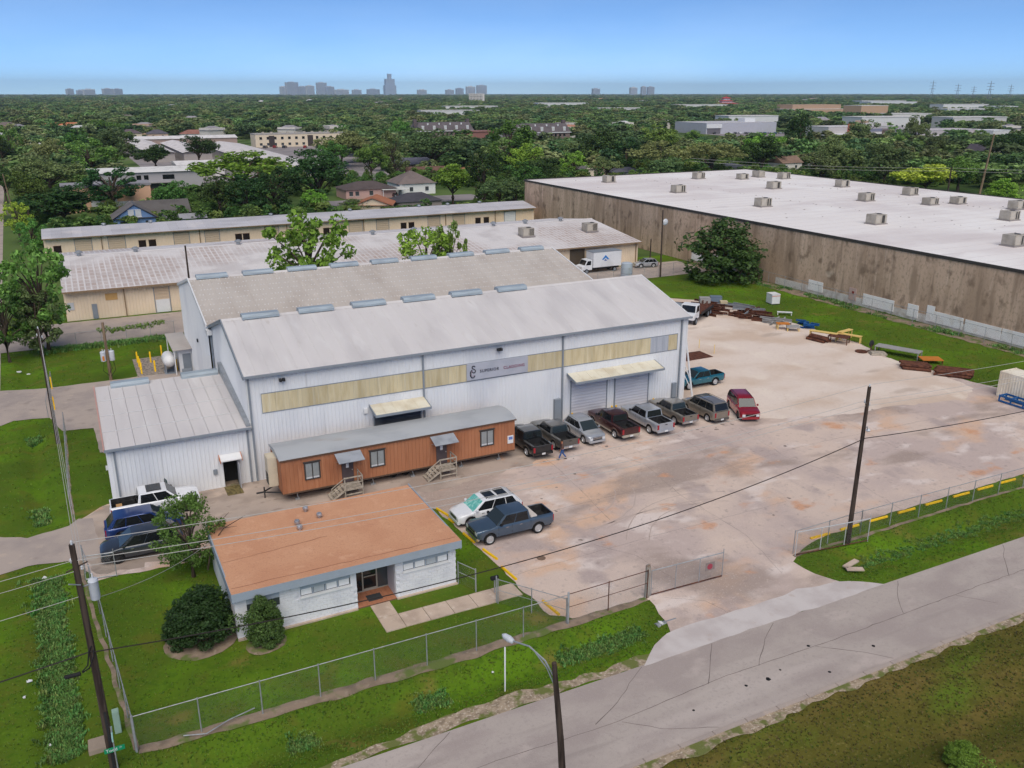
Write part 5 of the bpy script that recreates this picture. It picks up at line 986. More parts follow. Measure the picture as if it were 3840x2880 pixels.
# street lamp
sl = thing('street_lamp', 'wooden street lamp pole with a curved steel arm over the road', 'street lamp', (15.35, 25.4, 0)); MB().tube([(0, 0, -.5), (-.3, 0, 3.8), (-.67, 0, 7.6)], [.17, .14, .1], 10).build('shaft', WOOD, sl, smooth=True)
MB().tube([(-.6, 0, 6.8), (-.85, .4, 7.5), (-1.2, 1.1, 7.85), (-1.6, 1.9, 7.75)], .035, 7).build('arm', GALV, sl); MB().tube([(-.55, 0, 6.3), (-.8, .4, 7.2), (-1.05, .85, 7.65)], .025, 6).build('arm_brace', GALV, sl)
MB().lathe([(.01, 0), (.1, .04), (.15, .25), (.12, .5), (.04, .62)], 12).build('lamp_head', XFM, sl, (-1.55, 1.8, 7.72)).rotation_euler = (R(-82), 0, R(22))
# street sign with the name on it
ss = thing('street_sign', 'green street name blade on a slim post beside the left utility pole', 'street sign', (-1.5, 36.15, 0))
MB().cyl((0, 0, -.3), (0, 0, 2.6), .03).build('post', PIPE, ss); bl_ = MB().box(-.42, .42, -.012, .012, 1.28, 1.52).build('blade', P('sign_green', S(26, 140, 96), .4, .05), ss); bl_.rotation_euler = (0, 0, R(4)) if False else (0, 0, 0)
for yy, rr in ((-.014, 0), ):
    inst('lettering', text_mesh('Todd', .22, WHITE2, .004), bl_, (-.36, -.016, 1.33), rot=(R(90), 0, 0)); inst('lettering', text_mesh('ST', .1, WHITE2, .004), bl_, (.2, -.016, 1.4), rot=(R(90), 0, 0))
MB().box(-.03, .03, -.42, .42, 2.1, 2.32).build('cross_blade', P('sign_back', S(150, 190, 186), .4, .05), ss)
tag(MB().box(-.28, .02, -.15, .15, 0, 1.25).build('cable_cabinet', P('cabinet_green', S(150, 176, 160), .6, .06), loc=(-1.2, 39.2, -.02), bevel=.02), 'slim pale green cable cabinet beside the left utility pole', 'cabinet')
tag(MB().box(-.45, .4, -.45, .45, -.05, .25).build('ground_vault', P('vault', S(158, 142, 126), .9, .1), loc=(-2.2, 38.5, -.03), bevel=.02), 'low square concrete cable vault in the grass by the street sign', 'ground box')
# wires
def wire(label, a, b, sag, r=.012, name='power_line', mat=None, grp='overhead lines', n=26):
    A, B = Vector(a), Vector(b); pts = []
    for i in range(n + 1):
        k = i / n; p = A.lerp(B, k); p.z -= sag * 4 * k * (1 - k); pts.append(p - A)
    return tag(MB().tube(pts, r, 5).build(name, mat or WIREM, loc=a), label, 'wire', grp)
WIREM = P('bare_wire', S(186, 182, 176), .6, .1); CABLE = P('black_cable', S(50, 44, 42), .7, .1)
a1 = (-1.77, 36.66); b1 = (44.2, 36.9)
wire('topmost overhead wire from the left front pole across to the right roadside pole', (*a1, 11.5), (*b1, 11.35), .75, .015); wire('second overhead wire from the left front pole across to the right roadside pole', (a1[0]-.2, 36.6, 10.7), (b1[0]-.2, 36.9, 10.3), .8, .015); wire('third overhead wire from the left front pole across to the right roadside pole', (a1[0]+.25, 36.7, 10.3), (b1[0]+.3, 36.9, 9.95), .8, .015)
wire('thick black cable sagging from the left front pole across the yard entrance', (-1.7, 36.5, 6.3), (44.25, 36.75, 7.7), 1.7, .028, 'cable', CABLE, n=34)
c1 = wire('thick black cable leaving the left front pole towards the left picture edge', (-1.7, 36.5, 6.35), (-30, 34, 6.6), .5, .03, 'cable', CABLE)
MB().lathe([(.03, 0), (.09, .03), (.09, .62), (.03, .65)], 10, (0, 0, 0), 'x').build('splice_case', BLACK, c1, (-1.2, -.3, -.75)); MB().tube([(-.5, -.28, -.7), (-.25, -.2, -.5), (-.12, -.05, .1), (0, 0, .25)], .03, 5).tube([(-.5, -.28, -.75), (-.2, -.2, -.65), (.02, -.1, -.2), (.05, 0, .05)], .03, 5).build('cable_loop', BLACK, c1)
for i, (z0, z1, nm) in enumerate(((10.7, 11, 'upper'), (10.2, 10.4, 'middle'), (9.0, 9.2, 'lower'))): wire('%s thin wire leaving the left front pole towards the left picture edge' % nm, (-1.8, 36.6, z0), (-30, 34.2, z1), .5, .012)
for i, (z0, z1, nm) in enumerate(((11.4, 10.4, 'upper'), (10.6, 9.8, 'middle'), (10.2, 9.5, 'lower'))): wire('%s wire running up beside the left ditch between the two dark poles' % nm, (-1.7 + .12*i, 36.7, z0), (-3.5, 81, z1), .6, .012)
wire('service wire from the white transformer to the left wall of the office', (-1.3, 36.7, 8.7), (5.15, 51.5, 2.7), .4, .012)
for nm, z0, z1 in (('upper', 11.35, 11.5), ('middle', 10.25, 10.4), ('lower', 9.9, 10.0)): wire('%s wire from the right roadside pole to the right picture edge' % nm, (44.25, 36.9, z0), (96, 37, z1), .75, .014)
wire('thick cable from the right roadside pole to the right picture edge', (44.25, 36.75, 7.7), (96, 37, 7.9), 1.1, .028, 'cable', CABLE)
wire('thin wire between the pole behind the rear roof and the storage yard', (12.2, 112, 11.2), (86.4, 116.9, 10.6), 1.6, .012) if False else None
for nm, dz in (('upper', 0), ('lower', -.8)): wire('%s far wire strung behind the white warehouse roof' % nm, (160, 205, 11.5 + dz), (222, 168, 9.2 + dz), .8, .03); wire('%s far wire past the bright round tree' % nm, (222, 168, 9.2 + dz), (300, 130, 9.5 + dz), 1.0, .03)
# ---------------------------------------------------------------- wheel stops, bollards, small yard things
ws = MB().prism([(-.075, 0), (.075, 0), (.06, .11), (.03, .14), (-.03, .14), (-.06, .11)], 0, 1.68, 'x').mesh('wheel_stop', YELLOW)
def wstop(x0, y0, x1, y1, label, grp):
    o = inst('wheel_stop', ws, None, (x0, y0, .01), math.atan2(y1 - y0, x1 - x0)); o.scale.x = math.dist((x0, y0), (x1, y1)) / 1.68; tag(o, label, 'wheel stop', grp)
for k, (x0, y0, x1, y1) in enumerate(((21.15, 54.2, 21.5, 52.7), (21.32, 52.3, 21.42, 51.6), (21.38, 49.85, 21.52, 48.3), (21.65, 47.2, 21.92, 45.6), (21.75, 44.6, 21.9, 42.8), (22.2, 39.9, 22.36, 38.2))):
    wstop(x0, y0, x1, y1, 'yellow concrete wheel stop on the office lawn edge, %s from the trailer end' % ('first', 'second, short', 'third', 'fourth', 'fifth', 'sixth')[k], 'wheel stops along the lawn')
for k in range(9):
    x0 = (42.3, 45.1, 47.95, 50.8, 53.7, 56.75, 59.5, 62.2, 65.0)[k]
    wstop(x0, 38.45, x0 + 1.7, 38.4, 'yellow concrete wheel stop by the right roadside fence, %s from the gate' % ('first', 'second', 'third', 'fourth', 'fifth', 'sixth', 'seventh', 'eighth', 'ninth')[k], 'wheel stops along the roadside fence')
for (x, y, lb) in ((38.75, 64.55, 'yellow bollard left of the left roll-up door'), (43.05, 64.55, 'yellow bollard between the roll-up doors, left of two'), (43.5, 64.5, 'yellow bollard between the roll-up doors, right of two'), (47.75, 64.5, 'yellow bollard right of the right roll-up door')): post('bollard', lb, x, y, 1.15, .085, YELLOW, 'bollard', 'bollards at the roll-up doors')
for k, (x, y) in enumerate(((4.75, 103.6), (4.77, 101.7), (4.81, 100.5), (4.8, 98.9), (6.1, 103.0), (6.2, 99.1), (7.5, 105.2), (8.4, 98.6))): post('bollard', 'yellow bollard guarding the propane tank, %s' % ('back left corner', 'second along the left side', 'third along the left side', 'front left corner', 'behind the middle', 'front middle', 'back right', 'right beside the tank')[k], x, y, 1.25, .09, YELLOW, 'bollard', 'bollards round the propane tank')
for (x, y, lb) in ((-3.95, 97.6, 'slim yellow gate post at the top of the rear driveway'), (-3.75, 90.6, 'slim yellow gate post at the bottom of the rear driveway')): post('gate_bollard', lb, x, y, 1.3, .06, YELLOW, 'bollard')
tk = thing('propane_tank', 'round white propane tank on a stand behind the annex', 'tank', (7.65, 98.3, 0)); MB().lathe([(.02, -1.3), (.35, -1.2), (.62, -.9), (.68, -.5), (.68, .9), (.62, 1.25), (.35, 1.5), (.02, 1.6)], 20, (0, 0, 1.45), 'y').build('vessel', WHITE2, tk, smooth=True); MB().box(-.5, -.4, -.7, .7, 0, .95).box(.4, .5, -.7, .7, 0, .95).box(-.6, .6, -.8, .8, 0, .06).build('stand', TRIM, tk)
tag(MB().box(-2.9, 2.6, -3.6, 3.6, -.04, .03).build('tank_pad', LM('rock_pad', S(160, 148, 136), [(S(110, 104, 100), (4, 4, 4), 5, .45, .6, 1)], rough=.95), loc=(7.2, 101.6, 0)), 'stony pad below the propane tank and its bollards', 'pad')
tag(MB().box(-.5, .5, -.35, .35, 0, .7).build('pump_cabinet', TRIM, loc=(9.2, 96.2, 0), bevel=.03), 'grey pump cabinet by the hall wall near the propane tank', 'cabinet')
si = thing('water_tank', 'small pale ribbed water tank behind the hall roof', 'tank', (81.0, 118.6, 0)); MB().lathe([(.9, 0), (.95, .1), (.95, .8), (.9, .85), (.95, .9), (.95, 1.6), (.9, 1.65), (.95, 1.7), (.92, 2.5), (.6, 2.62), (.2, 2.66)], 18).build('vessel', P('tank_blue', S(176, 186, 196), .5, .06), si, smooth=True); MB().lathe([(.96, .82), (.99, .86), (.96, .9)], 18).build('band', TRIM, si)
# container and blue frame at the right edge
ct = thing('shipping_container', 'cream shipping container at the right picture edge', 'container', (81.2, 46.3, .01)); CT = LM('container_cream', S(242, 234, 216), [(S(228, 216, 194), (.6, .6, .4), 5, .42, .68, 1), (S(150, 112, 80), (2, 2, 1), 6, .66, .76, .7)], rough=.55)
mb = MB(); ribs(mb, 0.1, 5.95, .15, 2.5, .03, 'y', -1, .28, .035); mb.build('side_wall', CT, ct); MB().box(.05, 2.4, .05, 6.0, .12, 2.52).build('shell', CT, ct)
for x in (0, 2.36):
    for y in (0, 5.98): MB().box(x, x + .1, y, y + .1, 0, 2.6).build('corner_post', CT, ct)
MB().box(0, .08, .1, 5.98, 0, .14).box(0, .08, .1, 5.98, 2.48, 2.6).box(.1, 2.36, 5.98, 6.08, 2.48, 2.6).box(.1, 2.36, 5.98, 6.08, 0, .14).build('frame', CT, ct); MB().box(.06, 2.4, .05, 6.0, 2.525, 2.57).build('roof', CT, ct)
BLUE = P('frame_blue', S(34, 92, 150), .5, .15, 4); bf = thing('loading_rack', 'bright blue steel loading rack lying before the cream container', 'rack', (79.7, 47.2, .01))
MB().box(0, .12, 0, 3.9, .05, .2).box(0, .12, 0, 3.9, .55, .72).box(1.0, 1.12, 0, 3.9, .05, .2).box(1.0, 1.12, 0, 3.9, .55, .72).build('long_beam', BLUE, bf)
for y in (0, 1.3, 2.6, 3.78): MB().box(.12, 1.0, y, y + .12, .55, .7).box(0, .12, y, y + .12, .2, .55).box(1.0, 1.12, y, y + .12, .2, .55).build('cross_beam', BLUE, bf)
# scrap steel along the edge of the yard
def table(name, label, x, y, rz, L, W, H, top, leg, th=.08, cat='steel table'):
    t = thing(name, label, cat, (x, y, .01), rz, 'scrap along the yard edge'); MB().box(-L/2, L/2, -W/2, W/2, H - th, H).build('top', top, t)
    for a in (-1, 1):
        for b in (-1, 1): MB().box(a*(L/2 - .1) - .05, a*(L/2 - .1) + .05, b*(W/2 - .1) - .05, b*(W/2 - .1) + .05, 0, H - th).build('leg', leg, t)
    MB().box(-L/2 + .1, L/2 - .1, -.04, .04, H - th - .12, H - th).build('rail', leg, t)
    return t
ORNG = P('orange_rust_plate', S(196, 122, 50), .8, .15, 3); CREAMY = P('pale_yellow', S(228, 196, 120), .6, .08); GREYT = P('grey_plate', S(160, 158, 156), .6, .12)
D_ = R(-83)
table('work_table', 'long grey steel table on trestles at the yard edge', 84.1, 66.9, R(-68), 5.0, 1.5, .85, GREYT, GREYT)
table('work_table', 'orange rusty plate on short legs beside the grey table', 85.0, 63.2, R(-30), 2.3, 1.6, .5, ORNG, RUST); table('work_table', 'red-brown steel table between the yellow benches', 82.0, 73.9, R(-60), 2.4, 1.5, .9, RUST, RUST)
table('work_bench', 'pale yellow bench beside the bundle of rusty pipes', 81.6, 76.0, R(-62), 3.4, .7, .95, CREAMY, CREAMY, cat='bench'); table('work_bench', 'pale yellow bench right of the red-brown table', 83.6, 73.8, R(-66), 3.0, .6, .9, CREAMY, CREAMY, cat='bench'); table('work_bench', 'pale yellow bench lying across the other two', 84.2, 75.0, R(10), 2.4, .6, 1.05, CREAMY, CREAMY, cat='bench')
table('work_table', 'orange-topped table on yellow legs left of the blue racks', 80.6, 82.0, R(-30), 1.6, 1.0, .8, ORNG, CREAMY); table('work_table', 'grey-topped black table on yellow legs before the blue racks', 81.2, 80.8, R(-35), 1.6, 1.1, .65, GREYT, CREAMY, .2)
table('rack', 'white folding bench upside down on the grass', 86.2, 87.6, R(-40), 2.0, .5, .45, WHITE2, WHITE2, cat='bench')
def bundle(label, name, x, y, rz, n, L, r, mat, grp, rows=2):
    me = MB().lathe([(r*.8, 0), (r, 0), (r, L), (r*.8, L)], 10, ax='x').mesh(name, mat, smooth=True); k = 0
    for j in range(rows):
        for i in range(n - j):
            off = (i - (n - j - 1)/2) * r * 2.05; z = r + j * r * 1.75; dx = rng.uniform(-.2, .2)
            tag(inst(name, me, None, (x - math.sin(rz)*off + math.cos(rz)*dx, y + math.cos(rz)*off + math.sin(rz)*dx, z + .012), rz), label, 'pipe', grp); k += 1
bundle('rusty steel pipe in the bundle nearest the cream container', 'steel_pipe', 82.3, 60.4, R(-52), 8, 3.6, .16, RUST, 'pipes in the bundle nearest the container'); bundle('rusty steel pipe in the mixed bundle beside the orange plate', 'steel_pipe', 80.6, 63.5, R(-48), 6, 2.9, .17, RUST, 'pipes beside the orange plate'); bundle('dark brown steel pipe in the short bundle before the yellow benches', 'steel_pipe', 80.3, 77.0, R(-80), 4, 2.5, .17, RUST, 'pipes before the yellow benches')
def beams(name, label, x, y, n, L, mat, spread, grp, seed):
    r_ = random.Random(seed)
    for i in range(n):
        l = L * r_.uniform(.5, 1.1); h = r_.uniform(.14, .34); a = R(r_.uniform(-75, -35) if r_.random() < .75 else r_.uniform(0, 60))
        mb = MB().box(-l/2, l/2, -.1, .1, 0, .02).box(-l/2, l/2, -.012, .012, .02, h).box(-l/2, l/2, -.1, .1, h, h + .02)
        tag(mb.build(name, mat, loc=(x + r_.uniform(-spread, spread), y + r_.uniform(-spread*1.6, spread*1.6), .012 + .16 * (i % 4)), rz=a), label, 'steel beam', grp)
beams('steel_beam', 'rusty steel beam in the scrap heap beside the flatbed truck', 78.6, 95.2, 26, 3.8, RUST, 2.0, 'beams beside the flatbed', 1); beams('steel_beam', 'rusty steel beam in the scatter between the flatbed and the white cooler', 81.6, 89.2, 26, 2.8, RUST, 1.8, 'beams in the middle of the scrap row', 2)
beams('steel_channel', 'grey steel channel lying among the scrap behind the yard', 82.6, 92.2, 12, 4.2, GALV, 1.5, 'grey channels in the scrap', 3); beams('rack_beam', 'blue rack beam in the tangled heap on the grass edge', 83.9, 81.6, 16, 1.3, BLUE, .9, 'blue rack heap', 4); beams('steel_beam', 'grey weathered beam stacked left of the orange-topped table', 82.0, 84.3, 14, 2.6, GREYT, .8, 'grey stack', 6)
def block(name, label, x, y, sx, sy, sz, mat, cat, rz=0, z=.012):
    t = thing(name, label, cat, (x, y, z), rz); MB().box(-sx/2, sx/2, -sy/2, sy/2, .08, sz).build('body', mat, t, bevel=.02); MB().box(-sx/2 - .02, sx/2 + .02, -sy/2 - .02, sy/2 + .02, sz, sz + .05).build('lid', mat, t); MB().box(-sx/2 + .1, sx/2 - .1, -sy/2 + .1, sy/2 - .1, 0, .08).build('skid', DARK, t); return t
wc = block('white_cabinet', 'white metal cabinet standing alone on the grass strip', 89.7, 93.7, 1.3, 1.6, 1.45, WHITE2, 'cabinet', R(-12)); MB().box(-.66, .66, -.815, -.8, 1.2, 1.28).build('stripe', P('orange_stripe', S(206, 120, 90), .5, .05), wc)
block('machine_box', 'grey machine box behind the rusty deck of the flatbed', 80.4, 97.6, 1.5, 1.2, 1.0, GREYT, 'machine', R(-30)); block('machine_box', 'blue-grey machine box at the back of the scrap heap', 81.9, 97.0, 1.6, 1.1, 1.15, P('blue_grey_box', S(110, 124, 140), .6, .1), 'machine', R(-30)); block('crate', 'pale wooden crate in the scrap heap', 82.2, 95.6, 1.0, .9, .7, P('crate_wood', S(200, 184, 150), .8, .1), 'crate', R(-30))
tn = thing('round_tank_lid', 'round grey tank lid beside the rusty flatbed deck', 'lid', (75.2, 97.3, .01)); MB().lathe([(1.3, 0), (1.35, .5), (1.25, .6), (.9, .75), (.1, .85)], 24).build('lid', TRIM, tn, smooth=True)
sw = thing('scrap_wheel', 'rusty round base with an upright wheel beside the long grey table', 'scrap', (81.4, 69.8, .01)); MB().lathe([(.02, 0), (.7, .02), (.7, .12), (.02, .14)], 16).build('disc', RUST, sw); MB().cyl((1.2, -.3, .05), (1.2, -.3, .8), .07).box(.8, 1.6, -.45, -.15, 0, .12).build('stand', RUST, sw); MB().lathe([(.3, -.05), (.42, 0), (.3, .05)], 14, (1.2, -.3, .95), 'y').build('wheel', DARK, sw)
tag(MB().box(-.9, .9, -.6, .6, 0, .2).box(-.8, .8, -.5, .5, .2, .3).build('pallet_stack', GRWOOD, loc=(82.3, 68.2, .012), rz=R(-30)), 'brown pallet with plates before the long grey table', 'pallet')
tag(MB().prism([(60.6, 76.0), (64.5, 76.05), (64.6, 78.7), (60.8, 78.8)], .012, .03).build('steel_plate', RUST), 'rust-brown steel plate lying flat on the pale yard', 'steel plate'); tag(MB().prism([(60.2, 79.3), (63.4, 79.5), (63.2, 81.2), (60.2, 81.3)], .008, .014).build('rust_stain', P('rust_stain', S(206, 150, 116), .95, .12, 2)), 'thin orange rust-stained sheet behind the flat brown plate', 'sheet')
for (x, y, lb) in ((65.3, 79.7, 'slim yellow stake behind the flat rusty plate'), (65.45, 77.1, 'slim yellow stake right of the flat rusty plate')): post('stake', lb, x, y, 1.1, .035, CREAMY, 'stake')
tag(MB().lathe([(.01, .0), (.3, .005), (.3, .015), (.01, .02)], 18).build('manhole_cover', P('iron', S(126, 104, 88), .8, .1), loc=(24.6, 44.5, .002)), 'round brown manhole cover in the yard in front of the slate pickup', 'manhole')
for (x, y, r_) in ((29.2, 28.2, .14), (27.8, 28.3, .09), (24.2, 28.0, .07), (33.2, 29.4, .1), (36.4, 27.8, .1), (30.3, 28.5, .07), (16.2, 26.6, .1), (32.5, 27.2, .09)):
    o = MB().poly([(r_*math.cos(k*.7)*rng.uniform(.8, 1.2), r_*math.sin(k*.7)*rng.uniform(.8, 1.2), 0) for k in range(9)]).build('tar_spot', BLACK, road, (x, y, .0082))
litter = [(-4.6, 59.2 - 2.5, .22), (16.8, 35.6, .07), (27.2, 34.9, .2), (-5.2, 45.3, .15), (-4.3, 39.9, .1), (-4.1, 42.2, .1), (20.4, 20.8, .1), (-5.4, 44.0, .08), (-3.9, 47.6, .06), (-8.0, 76, .12), (-7.2, 106.2, .3), (-6.3, 106, .3)]
for i, (x, y, s_) in enumerate(litter):
    mb = MB(); r_ = random.Random(i)
    for k in range(3): mb.prism([(r_.uniform(-s_, 0), r_.uniform(-s_, 0)), (r_.uniform(0, s_), r_.uniform(-s_, 0)), (r_.uniform(0, s_), r_.uniform(0, s_)), (r_.uniform(-s_, 0), r_.uniform(0, s_))], .03*k, .03*k + .03)
    tag(mb.build('litter', WHITE2, loc=(x, y, hgt(x, y) + .04)), 'scrap of white litter lying in the grass', 'litter', 'litter in the grass')
tag(MB().box(-.7, .7, -.18, .18, 0, .08).build('board', WALK, loc=(42.2, 34.8, -.02), rz=R(12)), 'pinkish board lying in the roadside grass below the right pole', 'board'); tag(MB().box(-.55, .55, -.2, .2, 0, .08).build('board', WALK, loc=(41.9, 34.2, -.02), rz=R(-28)), 'shorter pinkish board in the roadside grass below the right pole', 'board')
tag(MB().tube([(0, 0, 0), (1.0, -.35, 0), (2.1, .1, .05), (3.4, .35, .1)], .03, 6).build('bent_rail', PIPE, loc=(1.4, 37.3, .15)), 'bent loose rail lying at the foot of the lawn fence', 'rail')
cv = thing('culvert', 'dark culvert pipe mouth below the yard entrance', 'culvert', (26.9, 34.9, -.35)); MB().lathe([(.3, 0), (.36, 0), (.36, 1.4), (.3, 1.4)], 16, ax='x').build('pipe', GALV, cv)
# ---------------------------------------------------------------- trees
def leaves(centres, radii, per, size, rs, up=.35, squash=.8):
    """numpy: leaf-sized quads spread through clumps; returns verts, faces"""
    V = []; 
    for c, r in zip(centres, radii):
        n = max(6, int(per * rs.uniform(.7, 1.3)))
        d = rs.normal(size=(n, 3)); d /= np.linalg.norm(d, axis=1)[:, None]
        rad = r * np.cbrt(rs.uniform(.15, 1, n)); pos = np.array(c) + d * rad[:, None] * np.array([1, 1, squash])
        nr = d * .7 + rs.normal(size=(n, 3)) * .6; nr[:, 2] += up; nr /= np.linalg.norm(nr, axis=1)[:, None]
        t = np.cross(nr, rs.normal(size=(n, 3))); t /= np.linalg.norm(t, axis=1)[:, None]; b = np.cross(nr, t)
        s = size * rs.uniform(.6, 1.35, n)[:, None]
        q = np.stack([pos - t*s, pos - b*s*.55 + nr*s*.12, pos + t*s, pos + b*s*.55 + nr*s*.12], 1)
        V.append(q.reshape(-1, 3))
    V = np.concatenate(V); F = np.arange(len(V)).reshape(-1, 4)
    return V, F
def np_mesh(name, V, F, mat):
    me = bpy.data.meshes.new(name); nv, nf = len(V), len(F)
    me.vertices.add(nv); me.vertices.foreach_set('co', V.astype(np.float32).ravel())
    me.loops.add(nf * 4); me.loops.foreach_set('vertex_index', F.astype(np.int32).ravel())
    me.polygons.add(nf); me.polygons.foreach_set('loop_start', np.arange(0, nf * 4, 4, dtype=np.int32))
    me.materials.append(mat); me.update(calc_edges=True); me.validate(); return me
def tree_proto(kind, seed, per=60, size=.22, ncl=70):
    """unit tree about 10 m high with a crown of 4 m radius"""
    rs = np.random.RandomState(seed); cs = []; rr = []
    lobes = [(rs.uniform(-1.6, 1.6), rs.uniform(-1.6, 1.6), rs.uniform(-1.2, 1.4), rs.uniform(1.7, 2.7)) for _ in range(7)]
    while len(cs) < ncl:
        if kind == 'round':
            lx, ly, lz, lr = lobes[rs.randint(len(lobes))]; d = rs.normal(size=3); d /= np.linalg.norm(d); d[2] = d[2] * .85 + .1
            p = np.array([lx, ly, lz]) + d * lr * rs.uniform(.75, 1.0); p[2] += 6.2
            if p[2] < 2.2 or math.hypot(p[0], p[1]) > 4.1: continue
            r = rs.uniform(.55, 1.05)
        elif kind == 'spread':
            a = rs.uniform(0, 2*math.pi); q = math.sqrt(rs.uniform(.02, 1)) * 4.0; p = np.array([math.cos(a)*q, math.sin(a)*q, 6.0 + rs.uniform(-1.6, 2.6) * (1 - (q/4.6)**2) + (1 - (q/4)**2) * 1.4]); r = rs.uniform(.55, 1.0)
        elif kind == 'open':
            a = rs.uniform(0, 2*math.pi); h = rs.uniform(3.0, 9.6); m_ = 4.0 * math.sin(math.pi * min(1, (h - 2.2) / 8.6)) ** .6; q = m_ * rs.uniform(.45, 1.0); p = np.array([math.cos(a)*q, math.sin(a)*q, h]); r = rs.uniform(.45, .85)
        elif kind == 'tall':
            a = rs.uniform(0, 2*math.pi); h = rs.uniform(1.6, 9.7); m_ = 4.0 * (math.sin(math.pi * min(1, (h - .6) / 9.6)) ** .7); q = m_ * math.sqrt(rs.uniform(.1, 1)); p = np.array([math.cos(a)*q, math.sin(a)*q, h]); r = rs.uniform(.5, .95)
        else:   # bush: full to the ground
            d = rs.normal(size=3); d /= np.linalg.norm(d); d[2] = abs(d[2]); k = rs.uniform(.8, 1.0); p = np.array([d[0]*3.4*k, d[1]*3.4*k, .6 + d[2]*8.4*k]); r = rs.uniform(.7, 1.1)
        cs.append(p); rr.append(r)
    V, F = leaves(cs, rr, per, size, rs)
    if kind == 'bush':
        extra = rs.normal(size=(12, 3)) * np.array([1.6, 1.6, 1.6]) + np.array([0, 0, 4]); V2, F2 = leaves(list(extra), [2.2] * 12, per, size * 1.6, rs); F = np.concatenate([F, F2 + len(V)]); V = np.concatenate([V, V2])
    crown = np_mesh('crown', V, F, LEAF)
    mb = MB(); top = 3.2 if kind in ('round', 'spread') else 5.5
    if kind == 'bush': top = 2.0
    mb.tube([(0, 0, -.4), (.08, .05, top * .5), (rs.uniform(-.3, .3), rs.uniform(-.3, .3), top), (rs.uniform(-.4, .4), rs.uniform(-.4, .4), top + 2.2)], [.32, .25, .2, .08], 8)
    for i in rs.choice(len(cs), min(len(cs), 26 if kind == 'open' else 14), replace=False):
        c = cs[i]; s0 = np.array([0, 0, min(c[2] * .55, top + 1.2)]) ; mid = (s0 + c) / 2 + np.array([0, 0, .35])
        mb.tube([tuple(s0), tuple(mid), tuple(c)], [.13, .085, .03], 5)
    trunk = mb.mesh('trunk', BARK, smooth=True)
    return trunk, crown
PR = {'round': [tree_proto('round', s) for s in (1, 2, 3, 4)], 'spread': [tree_proto('spread', s, 70, .2, 66) for s in (11, 12)], 'open': [tree_proto('open', s, 60, .24, 56) for s in (21, 22)], 'tall': [tree_proto('tall', s, 60, .22, 66) for s in (31, 32)], 'bush': [tree_proto('bush', 41, 90, .2, 60)]}
GRN = {'dark': S(74, 104, 52), 'mid': S(104, 138, 64), 'bright': S(132, 170, 66), 'olive': S(124, 136, 84), 'dull': S(108, 128, 78), 'lime': S(158, 186, 70), 'deep': S(60, 90, 46)}
tn_ = [0]
def tree(label, x, y, h, w_, kind, col, name='tree', group='trees', rz=None, cat='tree', z=-.03):
    k = tn_[0]; tn_[0] += 1; pr = PR[kind]; tr_, cr = pr[k % len(pr)]
    t = thing(name, label, cat, (x, y, z), (k * 2.39) % 6.28 if rz is None else rz, group)
    w_ = w_ * (1.18 if y > 150 else 1.0); sc_ = (w_ / 8.0, w_ / 8.0, h * (1.04 if y > 150 else 1) / 10.0)
    a = inst('trunk', tr_, t, scale=sc_); c = inst('crown', cr, t, scale=sc_); c.color = (*GRN[col], 1)
    return t
G1 = 'trees behind the storage row'; G2 = 'trees beyond the houses'; G3 = 'trees behind the white warehouse roof'; G4 = 'roadside trees at the far left'
